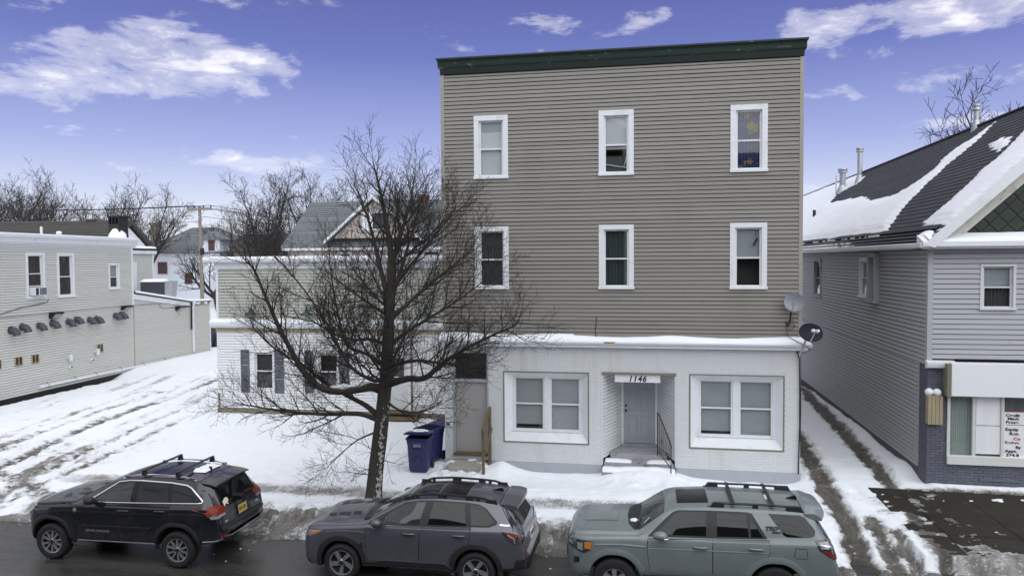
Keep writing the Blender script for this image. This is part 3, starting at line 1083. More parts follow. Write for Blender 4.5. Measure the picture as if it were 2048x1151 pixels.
build('handle', k, M['brass'], dr, True, 40)
build('threshold', MB().box(d0, d1, -.06, .14, .22, .305), M['wood'], main, bevel=.006)
k = MB().box(-5.735, -5.54, -.03, .005, 1.03, 1.21)
kb = build('intercom', k, M['trim_white'], main, bevel=.004)
k = MB().box(-5.70, -5.575, -.04, -.031, 1.06, 1.18)
build('intercom_plate', k, M['galv'], kb, bevel=.004)
build('intercom_button', MB().lathe([(.024, 0), (.02, -.008)], 10, 'y', (-5.635, -.041, 1.12)), M['black'], kb)

# recessed entrance with splayed brick cheeks
e0, e1 = ENT[0], ENT[1]
p0, p1, ED = -.70, .38, 1.25          # back of the recess


def cheek(A, Bp, z0, z1, seed):
    L = math.hypot(Bp[0] - A[0], Bp[1] - A[1])
    ang = math.atan2(Bp[1] - A[1], Bp[0] - A[0])
    W = T(A[0], A[1], 0) @ RZ(ang)
    siding(main, W, 0, L, z0, z1, .098, [], M['paint_white'], 'cheek_board')


cheek((e0, .005), (p0, ED), .30, 2.68, 5)
cheek((p1, ED), (e1, .005), .30, 2.68, 6)
b = MB()
b.box(e0, e0 + .03, -.004, .05, .10, 2.66)
b.box(e1 - .03, e1, -.004, .05, .10, 2.66)
build('entrance_edge', b, M['paint_white'], main, bevel=.006)
b = MB()
b.face([(e0, .0, 2.67), (e1, .0, 2.67), (p1, ED, 2.67), (p0, ED, 2.67)])
build('entrance_ceiling', b, M['paint_white'], main)
build('entrance_lintel', MB().box(e0, e1, -.045, .06, 2.672, 2.73), M['olive_trim'], main, bevel=.006)
b = MB()
b.box(p0 - .1, p0 + .08, ED, ED + .12, .42, 2.67)
b.box(p1 - .08, p1 + .1, ED, ED + .12, .42, 2.67)
b.box(p0 + .08, p1 - .08, ED, ED + .12, 2.50, 2.67)
fr = build('entrance_frame', b, M['trim_white'], main, bevel=.004)
dd = build('entrance_door', MB().box(p0 + .08, p1 - .08, ED + .04, ED + .09, .44, 2.50), M['door_blue_grey'], main, bevel=.004, label='blue grey six panel front door in the recess')
cx0, cx1 = p0 + .08, p1 - .08
wd = (cx1 - cx0)
for col in (0, 1):
    for (za, zb) in ((2.19, 2.40), (1.40, 2.09), (.56, 1.26)):
        a = cx0 + wd * (.14 + .38 * col)
        bb = a + wd * .30
        q = MB()
        q.box(a, bb, ED + .028, ED + .042, za, za + .025)
        q.box(a, bb, ED + .028, ED + .042, zb - .025, zb)
        q.box(a, a + .025, ED + .028, ED + .042, za + .025, zb - .025)
        q.box(bb - .025, bb, ED + .028, ED + .042, za + .025, zb - .025)
        q.box(a + .05, bb - .05, ED + .03, ED + .042, za + .05, zb - .05)
        build('door_panel', q, M['door_blue_grey'], dd, bevel=.006)
k = MB()
k.lathe([(.035, 0), (.035, -.015), (.018, -.03), (.03, -.055), (.02, -.07)], 12, 'y', (cx0 + .07, ED + .04, 1.40))
k.lathe([(.033, 0), (.033, -.02), (.012, -.03)], 12, 'y', (cx0 + .07, ED + .04, 1.55))
build('handle', k, M['dark_metal'], dd, True, 40)
# number board hanging at the front of the recess
nb = build('number_board', MB().box(-.83, .42, .02, .05, 2.45, 2.672), M['trim_white'], main, bevel=.004)
letters('house_number', '1146', .235, (-.21, .017, 2.475), FACE_S, M['ink'], nb, shear=.25, offset=.007, align='CENTER', spacing=1.18, sx=.92)
# steps up to it
st = [(-.30, .0, e0 + .02, e1 - .02, .045), (-.02, .42, e0 + .09, e1 - .09, .19), (.28, 1.30, e0 + .24, e1 - .24, .335)]
b0 = MB().box(e0 + .01, e1 - .01, -.34, .1, -.3, .035)
build('step', b0, M['step_grey'], main, bevel=.008)
build('step', MB().box(e0 + .06, e1 - .06, -.04, .40, -.3, .195), M['step_grey'], main, bevel=.008)
build('step', MB().box(e0 + .22, e1 - .22, .26, 1.4, -.3, .37), M['step_grey'], main, bevel=.008)
fl = MB()
fl.face([(e0 + .005, .0, .10), (e1 - .005, .0, .10), (p1, ED + .05, .12), (p0, ED + .05, .12)])
build('recess_floor', fl, M['step_grey'], main)
build('sill_plate', MB().box(p0 + .02, p1 - .02, ED - .10, ED + .12, .37, .43), M['step_grey'], main, bevel=.006)

rs = []
for k in range(41):
    x = e0 + .03 + (e1 - e0 - .06) * k / 40
    t = .06 + .05 * (fbm(np.array([x * 3.0]), np.array([1.0]))[0] - .3) + .05 * math.exp(-((x - .1) / .5) ** 2)
    rs.append([(x, FY - .36, .0), (x, FY - .35, .03 + t * .5), (x, FY - .26, .03 + t), (x, FY - .12, .03 + t), (x, FY - .05, .05)])
snow_slab('step_snow', rs, label='snow lying on the lowest step of the entrance under the house number', cat='snow', kind='stuff')
rs = []
for k in range(41):
    x = e0 + .09 + (e1 - e0 - .2) * k / 40
    bare = math.exp(-((x + .15) / .28) ** 4)
    t = (.045 + .03 * (fbm(np.array([x * 4.0]), np.array([7.0]))[0] - .4)) * (1 - bare) - .02 * bare
    rs.append([(x, FY - .025, .19), (x, FY - .02, .195 + t * .6), (x, FY + .10, .195 + t), (x, FY + .25, .195 + t)])
snow_slab('tread_snow', rs, label='thin broken snow on the middle step of the entrance', cat='snow', kind='stuff')

# satellite dishes at the right-hand end


def dish(name, c, w, h, face, m_, arm, tilt, post, label, lnb=1):
    t = empty(name, c, 0, label, 'satellite dish')
    f = Vector(face).normalized()
    q = f.to_track_quat('Z', 'Y').to_matrix().to_4x4() @ Matrix.Rotation(tilt, 4, 'Z')
    b = MB(q)
    rows = []
    for i in range(9):
        r = i / 8
        rows.append([(w / 2 * r * math.cos(a), h / 2 * r * math.sin(a), -.075 + .075 * r * r) for a in [2 * math.pi * j / 32 for j in range(33)]])
    b.grid(rows)
    rows = [[(w / 2 * s * math.cos(a), h / 2 * s * math.sin(a), zz) for a in [2 * math.pi * j / 32 for j in range(33)]] for s, zz in ((1, 0), (1.015, -.004), (1.01, -.018), (.97, -.018))]
    b.grid(rows)
    rows = []
    for i in range(9):
        r = i / 8 * .97
        rows.append([(w / 2 * r * math.cos(a), h / 2 * r * math.sin(a), -.09 + .075 * r * r) for a in [2 * math.pi * j / 32 for j in range(33)]])
    b.grid(rows)
    build('reflector', b, m_, t, True, 50)
    a0 = q @ Vector((0, -h / 2 * .95, -.03))
    a1 = q @ Vector((0, -h / 2 * .55, .22)) + Vector(arm)
    b = MB()
    b.tube([q @ Vector((0, -h * .30, -.12)), a0 + (a0.normalized() * .02), a1], [.022, .022, .018], 6)
    build('feed_arm', b, M['galv'], t, True, 50)
    b = MB()
    dirn = (q @ Vector((0, 0, -.05)) - a1).normalized()
    for s in ([0] if lnb == 1 else [-.055, .055]):
        off = q.to_3x3() @ Vector((s, 0, 0))
        b.tube([a1 + off - dirn * .05, a1 + off + dirn * .02, a1 + off + dirn * .05], [.03, .045, .045], 12)
    build('receiver_head', b, M['trim_white'] if lnb == 2 else M['galv'], t, True, 50)
    b = MB()
    b.tube([Vector(p) - Vector(c) for p in post] + [q @ Vector((0, 0, -.09))], .022, 8)
    build('mast', b, M['dark_metal'] if lnb == 1 else M['galv'], t, True, 50)
    return t


dish('satellite_dish', (3.86, FY - .30, 4.72), .50, .50, (-.15, -1, .22), M['dish_grey'], (0.0, 0, .06), R(-10), [(3.75, FY - .02, 4.10), (3.78, FY - .14, 4.12), (3.80, FY - .22, 4.45)], 'light grey satellite dish on a bent black mast beside the corner post')
dish('satellite_dish', (4.22, FY - .62, 3.95), .60, .49, (.10, -1, .38), M['dish_dark'], (.05, -.02, .12), R(-8), [(4.00, FY - .30, 3.36), (4.02, FY - .42, 3.42), (4.10, FY - .50, 3.70)], 'dark oval satellite dish with twin white heads fixed at the gutter end', 2)
b = MB()
b.tube([(3.98, FY - .06, 3.40), (4.05, FY - .07, 3.2), (4.07, FY - .05, 2.4), (4.075, FY - .05, 1.4), (4.06, FY - .06, .9), (4.05, FY - .05, .10)], .018, 6)
b.tube([(4.085, FY - .07, 3.3), (4.10, FY - .05, 2.0), (4.09, FY - .06, 1.0), (4.13, FY - .10, .78), (4.16, FY - .10, .70), (4.11, FY - .1, .66), (4.10, FY - .06, .55)], .010, 5)
b.tube([(3.72, FY - .05, 4.15), (3.86, FY - .10, 4.25), (3.92, FY - .08, 4.05), (3.80, FY - .1, 3.95), (3.70, FY - .06, 4.2), (3.74, FY - .08, 3.8), (4.05, FY - .34, 3.62), (4.3, FY - .3, 3.48), (4.15, FY - .2, 3.36), (4.0, FY - .1, 3.38)], .010, 5)
build('dish_cable', b, M['black'], None, True, label='black cables running from the dishes down the white brick corner', cat='cable')

# wooden handrail by the left-hand door
t = empty('wooden_handrail', (-4.38, 19.6, 0), 0, 'weathered wooden handrail beside the grey door', 'handrail')
build('post', MB().box(-.038, .038, -.038, .038, -.35, 1.22), M['wood'], t, bevel=.006)
build('post', MB().box(-.045, .045, .80, .89, .0, 1.62), M['wood'], t, bevel=.006)
b = MB()
b.prism([(-.10, 1.16), (-.10, 1.25), (.93, 1.68), (.93, 1.59)], -.035, .035, 'yz')
build('rail', b, M['wood'], t, bevel=.006)
b = MB()
b.prism([(-.02, .55), (-.02, .64), (.86, 1.10), (.86, 1.01)], .046, .085, 'yz')
build('lower_rail', b, M['wood'], t, bevel=.006)
# concrete step there, half cleared
t = empty('concrete_step', (-5.0, 20.1, 0), 0, 'rough concrete door step half cleared of snow', 'step')
rr = random.Random(4)
b = MB()
b.prism([(-.50, -.36), (-.40, -.44), (.46, -.42), (.50, -.30), (.50, .38), (-.50, .38)], -.3, .13, 'xy')
build('upper_slab', b, M['concrete'], t, bevel=.035)
b = MB()
b.prism([(-.72, -.95), (-.60, -1.06), (.34, -1.02), (.44, -.92), (.44, -.445), (-.72, -.445)], -.4, -.05, 'xy')
build('lower_slab', b, M['concrete'], t, bevel=.035)
for k, (x, y, r_) in enumerate([(-.45, .12, .22), (.42, .05, .20), (.1, .33, .20), (-.5, -.42, .24), (.30, -.55, .22), (-.05, -.42, .12), (-.75, -.75, .22), (.45, -.8, .25)]):
    b = MB()
    b.lathe([(r_, -.2), (r_, -.05), (r_ * .8, .05), (r_ * .4, .11), (.01, .13)], 14, c=(x - 5.0, y + 20.1, .03 if y > -.3 else -.08), wob=lambda k, i: rr.uniform(-.06, .06))
    if k < 8:
        build('snow_clump', b, M['snow'], None, True, label='clump of shovelled snow round the concrete door step', cat='snow clump', group='snow clumps at the door step', kind='thing')

# iron railing at the entrance steps
t = empty('iron_railing', (.68, 20.3, 0), 0, 'black wrought iron railing beside the entrance steps', 'railing')
A, Bq = Vector((-.33, .55, 1.56)), Vector((.02, -.05, .80))
pt = MB()
pt.tube([(.02, -.05, -.25), (.02, -.05, .84)], .016, 6)
build('post', pt, M['dark_metal'], t)
pt = MB()
pt.tube([(-.33, .55, .36), (-.33, .55, 1.58)], .016, 6)
build('post', pt, M['dark_metal'], t)
rl = MB()
rl.tube([A + Vector((0, .05, -.01)), A, A + Vector((.04, -.07, -.02)), Bq + Vector((-.02, .03, .08)), Bq, Bq + Vector((.01, -.01, -.06))], .018, 6)
build('rail', rl, M['dark_metal'], t)
rl = MB()
rl.tube([A + Vector((0, 0, -1.05)), Bq + Vector((0, 0, -.62))], .012, 6)
build('bottom_rail', rl, M['dark_metal'], t)
for k in range(1, 7):
    f_ = k / 7
    p = A.lerp(Bq, f_)
    rl = MB()
    rl.tube([p + Vector((0, 0, -.02)), p + Vector((0, 0, -1.05 + .43 * f_))], .008, 5)
    if k in (2, 5):
        m_ = p + Vector((0, 0, -.55))
        rl.tube([m_ + Vector((.03 * math.cos(a), -.03 * math.cos(a) * 1.5, .07 * math.sin(a))) for a in [i * math.pi / 5 for i in range(11)]], .006, 4)
    build('baluster', rl, M['dark_metal'], t)

# wheelie bins


def bin_(loc, rz, label, open_lid):
    t = empty('wheeled_bin', loc, rz, label, 'wheeled bin', 'blue wheeled bins')
    b = MB()
    S = [(.24, .25, .03), (.26, .275, .10), (.29, .335, .80), (.305, .35, .84), (.305, .35, .93), (.33, .37, .935), (.33, .37, .98), (.295, .335, .98), (.26, .30, .50), (.21, .23, .08)]
    rows = []
    for hx, hy, z in S:
        r_ = .05
        pts = []
        for cx_, cy_, a0 in ((hx - r_, hy - r_, 0), (-hx + r_, hy - r_, 90), (-hx + r_, -hy + r_, 180), (hx - r_, -hy + r_, 270)):
            for k in range(4):
                a = R(a0 + 30 * k)
                pts.append((cx_ + r_ * math.cos(a), cy_ + r_ * math.sin(a), z))
        pts.append(pts[0])
        rows.append(pts)
    b.grid(rows)
    b.face(rows[-1][:-1])
    b.face(rows[0][:-1])
    build('tub', b, M['bin_blue'], t, True, 35)
    b = MB()
    for x0, x1, z0, z1 in ((-.12, .12, .665, .685), (-.12, -.10, .26, .665), (.10, .12, .26, .665), (-.12, .12, .42, .44)):
        yy = -.25 - .085 * ((z0 + z1) / 2 - .1) / .7
        b.box(x0, x1, yy - .028, yy + .02, z0, z1)
    build('front_ribs', b, M['bin_blue'], t, bevel=.005)
    b = MB()
    for x in (-.17, .0, .0):
        pass
    letters('bin_lettering', 'CITY OF\nBUFFALO', .05, (-.10, -.345, .80), FACE_S, M['trim_white'], t, extrude=.001, sx=1.0)
    if open_lid:
        LM = T(0, .35, .985) @ Matrix.Rotation(R(-176), 4, 'X') @ T(0, -.35, 0)
    else:
        LM = T(0, .35, .99) @ Matrix.Rotation(R(-9), 4, 'X') @ T(0, -.35, 0)
    b = MB()
    b.prism([(-.34, .0), (-.345, .03), (-.28, .065), (.28, .065), (.345, .03), (.34, .0)], -.40, .36, 'xz')
    ld = build('lid', b, M['bin_blue'], t, bevel=.012, mw=LM)
    build('lid_lip', MB().box(-.36, .36, -.43, -.39, -.015, .03), M['bin_blue'], ld, bevel=.008)
    b = MB()
    b.tube([(-.26, .38, .93), (-.26, .45, .98), (.26, .45, .98), (.26, .38, .93)], .018, 8)
    build('handle', b, M['bin_blue'], t, True)
    for s in (-1, 1):
        b = MB()
        b.lathe([(.05, -.03), (.125, -.03), (.135, 0), (.125, .03), (.05, .03)], 18, 'x', (s * .29, .30, .135))
        build('wheel', b, M['rubber'], t, True, 40)
    return t, LM


bn, LM = bin_((-6.20, 19.62, .0), R(4), 'closed blue wheeled bin with snow on its lid and white stencil', False)
rows = []
q = bn.matrix_basis @ LM
for i in range(9):
    r_ = i / 8
    rows.append([tuple(T(-6.20, 19.62, 0) @ RZ(R(4)) @ LM @ Vector((.24 * r_ * math.cos(a) * (1 + .12 * math.sin(3 * a)), -.02 + .26 * r_ * math.sin(a) * (1 + .1 * math.cos(4 * a)), .066 + .055 * (1 - r_ ** 3)))) for a in [2 * math.pi * j / 20 for j in range(21)]])
snow_slab('bin_snow', rows, label='cap of snow resting on the closed bin lid', cat='snow', kind='stuff')
bn2, LM2 = bin_((-6.22, 20.62, .02), R(-22), 'open blue wheeled bin with its lid thrown back against the wall', True)
# ---------------------------------------------------------------- low white shop set back on the left
MX0, MX1, MY = -16.5, -5.2, 26.2
mid = empty('single_storey_shop', (0, MY, 0), 0, 'low white clapboard shop with sage upper wall and flat snowy parapet behind the bare tree', 'building')
b = MB()
b.box(MX0 + .02, MX1, .60, 14, -.3, 5.7)
b.box(MX0 + .02, MX0 + .1, .03, .6, -.3, 5.7)
b.box(MX0 + .02, MX1, .03, .60, 5.6, 5.7)
build('wall', b, M['siding_white'], mid)
mo = [(-14.93, -14.13, .95, 2.36), (-12.28, -11.48, 1.0, 2.36), (-9.62, -8.62, .2, 2.58)]
siding(mid, I4, MX0 + .10, MX1, .20, 3.30, .104, mo, M['siding_white'])
siding(mid, I4, MX0 + .10, MX1, 3.30, 5.60, .118, [], M['siding_sage'])
build('corner_board', MB().box(MX0, MX0 + .10, -.03, .06, .75, 5.60), M['trim_white'], mid, bevel=.005)
build('corner_board', MB().box(MX0, MX0 + .10, -.032, .06, .18, .748), M['weathered'], mid, bevel=.005)
build('foundation', MB().box(MX0 - .02, MX1, -.05, .3, -.5, .197), M['weathered'], mid, bevel=.01)
build('parapet_band', MB().box(MX0 - .02, MX1, -.05, .04, 5.60, 5.86), M['trim_white'], mid, bevel=.006)
c = MB().prism([(.3, 5.86), (-.30, 5.86), (-.34, 5.92), (-.34, 6.0), (.3, 6.04)], MX0 - .35, MX1, 'yz')
build('parapet_cap', c, M['trim_white'], mid, bevel=.008)
c = MB().prism([(.02, 3.30), (-.20, 3.34), (-.30, 3.44), (-.30, 3.52), (.02, 3.60)], MX0 - .14, MX1, 'yz')
build('ledge', c, M['trim_white'], mid, bevel=.008)
build('ledge_moulding', MB().box(MX0 - .02, MX1, -.06, .02, 3.16, 3.30), M['wood_pale'], mid, bevel=.006)
rs = []
for k in range(111):
    x = MX0 - .15 + (MX1 - MX0 + .1) * k / 110
    t = .05 + .07 * (fbm(np.array([x * 1.1]), np.array([2.2]))[0] - .4)
    rs.append([(x, MY - .29, 3.53), (x, MY - .29, 3.55 + t * .5), (x, MY - .18, 3.57 + t), (x, MY + .01, 3.60 + t * 1.3)])
snow_slab('ledge_snow', rs, label='strip of snow on the ledge of the low white shop', cat='snow', kind='stuff')
rs = []
for k in range(91):
    x = MX0 - .35 + (MX1 - MX0 + .35) * k / 90
    t = .05 + .04 * (fbm(np.array([x * 1.7]), np.array([9.2]))[0] - .4)
    rs.append([(x, MY - .33, 6.0), (x, MY - .31, 6.01 + t), (x, MY + .2, 6.03 + t), (x, MY + .6, 5.9)])
snow_slab('parapet_snow', rs, label='thin snow along the top of the low white shop', cat='snow', kind='stuff')
shut = mat('shutter_grey', (0.115, 0.125, 0.15), 0.6, .1, 3)
for i, (a, bb, z0, z1) in enumerate(mo[:2]):
    window(mid, I4, a - .03, bb + .03, z0 - .05, z1 + .03, .055, .05, fill=[(M['curtain_dark'], .0, 1, 'drape')] if i == 0 else [(M['curtain_dark'], 0, .45, 'drape')], split=.5)
    for (s0, s1) in ((a - .56, a - .20), (bb + .06, bb + .44)):
        q = MB()
        for (e, g, zz, zy) in ((s0, s0 + .05, z0 - .15, z1 + .1), (s1 - .05, s1, z0 - .15, z1 + .1)):
            q.box(e, g, -.055, -.02, zz, zy)
        for zz in (z0 - .15, (z0 + z1) / 2 - .06, z1 + .02):
            q.box(s0 + .05, s1 - .05, -.055, -.02, zz, zz + .08)
        sh = build('shutter', q, shut, mid, bevel=.004)
        q = MB()
        zz = z0 - .07
        while zz < z1:
            q.face([(s0 + .05, -.045, zz), (s1 - .05, -.045, zz), (s1 - .05, -.025, zz + .045), (s0 + .05, -.025, zz + .045)])
            zz += .04
        build('shutter_slats', q, shut, sh, kind='stuff')
b = MB()
b.box(-9.64, -9.54, -.03, .1, .25, 2.6).box(-8.70, -8.60, -.03, .1, .25, 2.6).box(-9.54, -8.70, -.03, .1, 2.5, 2.6)
fr = build('door_frame', b, M['trim_white'], mid, bevel=.004)
d = build('door', MB().box(-9.54, -8.70, .03, .07, .28, 2.5), M['paint_white'], mid, bevel=.004)
build('door_window', MB().box(-9.36, -8.88, .02, .035, 1.55, 2.25), M['interior'], d)
b = MB()
b.tube([(-8.56, -.05, .2), (-8.56, -.05, 2.9)], .035, 6)
build('conduit', b, M['weathered'], mid)
for k, (y0, z0) in enumerate(((-.36, .27), (-.75, .12), (-1.1, -.02))):
    build('step', MB().box(-9.7, -8.2, y0, -.055 if k == 0 else y0 + .40, z0 - .07, z0), M['wood'], mid, bevel=.006)
build('step_stringer', MB().prism([(-.055, -.3), (-1.05, -.3), (-1.05, -.1), (-.40, .19), (-.055, .19)], -8.32, -8.25, 'yz'), M['wood'], mid)
for k, x in enumerate((-14.84, -12.56, -10.25, -7.92)):
    b = MB()
    b.tube([(x, .0, 4.05), (x, -.10, 4.22), (x, -.28, 4.24), (x, -.36, 4.10)], .02, 6)
    b.lathe([(.05, 4.10), (.07, 4.0), (.22, 3.90), (.24, 3.84), (.22, 3.84), (.06, 3.96)], 18, 'z', (x, -.36, 0))
    build('gooseneck_lamp', b, mat('lamp_green%d' % k, (.018, .06, .04), .4, 0), mid, True, 40)

# ---------------------------------------------------------------- beige building on the left, its long side wall facing the drive
LB = empty('corner_building', (-26.6, 26.2, 0), .0315, 'long beige clapboard building with deep white cornice and a row of grey vents', 'building')
LW = RZ(R(90))
b = MB(LW)
b.box(-6.5, 8.72, .6, 10, -.3, 6.9)
b.box(-6.5, 8.72, .03, .6, 6.6, 6.9)
b.box(-6.5, 8.72, .03, .6, -.3, .14)
b.box(8.66, 8.72, .03, .6, -.3, 6.7)
b.box(-6.5, -6.44, .03, .6, -.3, 6.7)
build('wall', b, M['siding_beige'], LB)
b = MB(LW)
b.box(8.73, 16.1, .05, 8.5, -.3, 3.2)
b.prism([(8.73, 3.2), (16.1, 3.2), (16.1, 3.25), (14.0, 3.3), (8.73, 4.05)], .05, 8.5)
build('annex_wall', b, M['siding_beige'], LB)
LO = [(1.62, 2.70, 4.32, 6.36), (3.42, 4.50, 4.28, 6.36), (6.86, 7.68, 4.52, 5.86)]
siding(LB, LW, -6.5, 8.65, .16, 6.68, .113, [(a + .05, c - .05, z0 + .03, z1 - .03) for a, c, z0, z1 in LO], M['siding_beige'])
z = .16
while z < 4.05:
    s1 = 16.02 if z < 3.2 else 8.8 + (4.05 - z) / (4.05 - 3.2) * 5.2
    if s1 > 9:
        link('siding_board', board_mesh(s1 - 8.78, .113, M['siding_beige'], .113), LB, LW @ T(8.78, .0, z))
    z += .113
build('corner_post', MB(LW).box(8.64, 8.78, -.035, .1, 3.6, 6.70), M['trim_white'], LB, bevel=.006)
build('corner_post', MB(LW).box(16.02, 16.12, -.035, .1, .1, 3.45), M['trim_white'], LB, bevel=.006)
build('foundation', MB(LW).box(-6.5, 16.1, -.01, .2, -.5, .155), M['black'], LB)
c = MB(LW).prism([(.05, 6.66), (-.03, 6.68), (-.06, 6.76), (-.16, 6.80), (-.20, 6.98), (-.30, 7.02), (-.32, 7.14), (.4, 7.22)], -6.8, 9.0, 'yz')
build('cornice', c, M['trim_white'], LB, bevel=.008)
build('cornice_trim', MB(LW).box(-6.5, 8.64, -.05, -.001, 6.60, 6.655), M['trim_white'], LB)
c = MB(LW)
c.prism([(8.78, 3.93), (14.02, 3.21), (14.02, 3.46), (8.78, 4.22)], -.06, -.025)
build('annex_fascia', c, M['trim_white'], LB, bevel=.004)
c = MB(LW)
c.prism([(8.79, 4.23), (14.0, 3.475), (16.15, 3.40), (16.15, 3.46), (14.0, 3.535), (8.79, 4.30)], -.10, 8.5)
build('annex_coping', c, M['black'], LB)
rs = []
for k in range(61):
    s = 8.8 + 7.3 * k / 60
    zz = 4.30 - (s - 8.79) / 5.21 * .765 if s < 14 else 3.535 - (s - 14) / 2.15 * .075
    t = .11 + .05 * (fbm(np.array([s * 1.4]), np.array([3.1]))[0] - .4)
    rs.append([tuple(LB.matrix_basis @ LW @ Vector(p)) for p in ((s, -.10, zz), (s, -.10, zz + t * .7), (s, .0, zz + t), (s, .7, zz + t), (s, 8.4, zz + t - .02))])
snow_slab('annex_snow', rs, label='snow blanket on the sloping annex roof of the beige building', cat='snow', kind='stuff')
LF = [[(M['curtain_black'], 0, 1, 'drape', 0, .42), (M['curtain_dark'], 0, 1, 'drape', .42, .6), (M['curtain_black'], 0, 1, 'drape', .6, 1)], [(M['curtain_black'], 0, 1, 'drape', 0, .4), (M['curtain_dark'], .8, 1, 'drape', .4, .7), (M['curtain_black'], 0, .8, 'drape', .4, .7), (M['curtain_black'], 0, 1, 'drape', .7, 1)], [(M['blind_grey'], .5, 1, 'flat'), (M['curtain_black'], 0, .5, 'flat')]]
LL = ['tall side window with an air conditioner in its lower sash', 'tall side window with dark lace curtain', 'small side window with a half drawn shade']
for i, (a, c_, z0, z1) in enumerate(LO):
    w = window(LB, LW, a, c_, z0, z1, .13 if i < 2 else .10, .10, split=.47 if i else .55, fill=LF[i], proud=.05, label=LL[i], deep=.12)
    if i == 0:
        q = MB()
        q.box(a + .20, c_ - .20, -.30, .05, z0 + .13, z0 + .50)
        ac = build('air_conditioner', q, M['trim_white'], w, bevel=.01)
        q = MB()
        for k in range(7):
            zz = z0 + .17 + k * .045
            q.box(a + .44, c_ - .24, -.312, -.301, zz, zz + .025)
        q.box(a + .23, a + .38, -.308, -.301, z0 + .16, z0 + .47)
        build('air_conditioner_grille', q, M['black'], w)
        build('meeting_rail', MB().box(a + .15, c_ - .15, -.0, .06, z0 + .53, z0 + .57), M['trim_white'], w)
# security lights
for k, (s0, s1, zt, zb) in enumerate(((2.85, 3.42, 3.66, 3.36), (7.72, 8.29, 3.66, 3.42), (12.42, 12.98, 3.34, 3.07))):
    b = MB(LW)
    b.prism([(0, zt), (-.34, zt - .02), (-.36, zt - .07), (-.10, zb), (0, zb)], s0, s1, 'yz')
    fl = build('security_light', b, M['dark_metal'], LB, bevel=.01)
    b = MB(LW)
    b.face([(s0 + .05, -.345, zt - .10), (s1 - .05, -.345, zt - .10), (s1 - .05, -.135, zb + .005), (s0 + .05, -.135, zb + .005)])
    build('lamp_lens', b, M['galv'], fl)
    if k == 2:
        b = MB(LW)
        b.tube([(12.75, -.05, 3.06), (12.78, -.08, 2.95), (12.86, -.16, 2.90)], .035, 6)
        build('sensor', b, M['trim_white'], fl)
# vent elbows
for k, (s, z) in enumerate(((.72, 3.04), (1.32, 3.12), (2.22, 3.10), (3.02, 3.14), (3.98, 3.13), (4.50, 3.20), (5.36, 3.11), (5.88, 3.11), (7.22, 3.18), (7.68, 3.19))):
    b = MB(LW)
    b.tube([(s, .02, z), (s, -.07, z)], .165, 16)
    cl_ = build('vent_collar', b, M['vent_grey'] if k not in (2, 4, 5, 6, 8) else M['galv'], LB, True, 40)
    b = MB(LW)
    pts = [(s, -.06, z)] + [(s, -.10 - .24 * math.sin(a), z - .24 + .24 * math.cos(a)) for a in [R(x) for x in (0, 18, 36, 54, 72, 86)]]
    b.tube(pts, [.145, .15, .15, .15, .15, .15, .15], 16, cap=False)
    build('vent_elbow', b, M['vent_grey'], cl_, True, 40)
for k, (s, z) in enumerate(((-.02, 1.66), (1.08, 1.66), (1.99, 1.65), (6.10, 1.63))):
    b = MB(LW)
    for q in ((s - .20, s - .17, z - .2, z + .2), (s + .17, s + .20, z - .2, z + .2), (s - .17, s + .17, z - .2, z - .17), (s - .17, s + .17, z + .17, z + .2), (s - .015, s + .015, z - .17, z + .17)):
        b.box(q[0], q[1], -.06, .0, q[2], q[3])
    v = build('wall_louvre', b, M['wood_pale'], LB, bevel=.003)
    b = MB(LW)
    for j in range(7):
        zz = z - .17 + j * .049
        b.face([(s - .17, -.05, zz), (s + .17, -.05, zz), (s + .17, -.024, zz + .045), (s - .17, -.024, zz + .045)])
    build('louvre_blades', b, M['louvre_brown'], v)
for s, z in ((3.92, 1.45), (5.74, 1.50)):
    b = MB(LW)
    b.tube([(s, .0, z), (s, -.16, z)], .06, 10)
    b.tube([(s, -.2, z + .14), (s, -.2, z - .14)], .085, 14)
    build('vent_cap', b, M['trim_white'], LB, True, 40)
for s, z in ((4.02, 1.0), (5.45, 1.14)):
    b = MB(LW)
    b.tube([(s, .0, z), (s, -.16, z - .01)], .075, 12)
    p = build('vent_pipe', b, M['trim_white'], LB, True, 40)
    b = MB(LW)
    b.tube([(s, -.1605, z - .01), (s, -.163, z - .01)], .05, 12)
    build('pipe_mouth', b, M['black'], p)
b = MB(LW)
b.tube([(2.1, -.10, .36), (2.35, -.10, .36)], .085, 10)
b.tube([(2.35, -.10, .36), (14.1, -.10, .30)], .065, 10)
lp = build('drain_pipe', b, M['trim_white'], LB, True, 40, label='long white drain pipe strapped along the foot of the wall')
for s in (2.6, 4.3, 5.7, 7.5, 9.3, 11.2):
    b = MB(LW)
    b.tube([(s, -.02, .52), (s, -.11, .44), (s + .02, -.175, .36), (s + .02, -.10, .27)], .012, 4)
    build('pipe_strap', b, M['black'], lp)
b = MB(LW)
b.tube([(-6, -.05, 3.55), (2.0, -.05, 3.64), (7.0, -.05, 3.66), (9.6, -.05, 3.62), (11.9, -.05, 3.55)], .022, 5)
b.tube([(10.9, -.05, 3.58), (11.05, -.05, 3.38), (11.3, -.05, 3.30), (12.4, -.05, 3.28)], .018, 5)
b.tube([(12.9, -.05, 3.32), (16.0, -.05, 3.22)], .018, 5)
build('conduit', b, M['galv'], LB)
b = MB(LW)
b.tube([(-6, -.06, 3.35), (0, -.05, 3.72), (1.4, -.05, 3.98), (2.3, -.05, 4.05), (2.75, -.05, 4.12), (2.85, -.06, 4.25)], .014, 5)
build('loose_cable', b, M['black'], LB)
b = MB(LW)
b.tube([(14.1, -.15, 3.62), (14.12, -.17, 3.45), (14.1, -.09, 3.2), (14.1, -.09, .5)], .075, 8)
build('downpipe', b, M['trim_white'], LB, True, 40)
b = MB(LW)
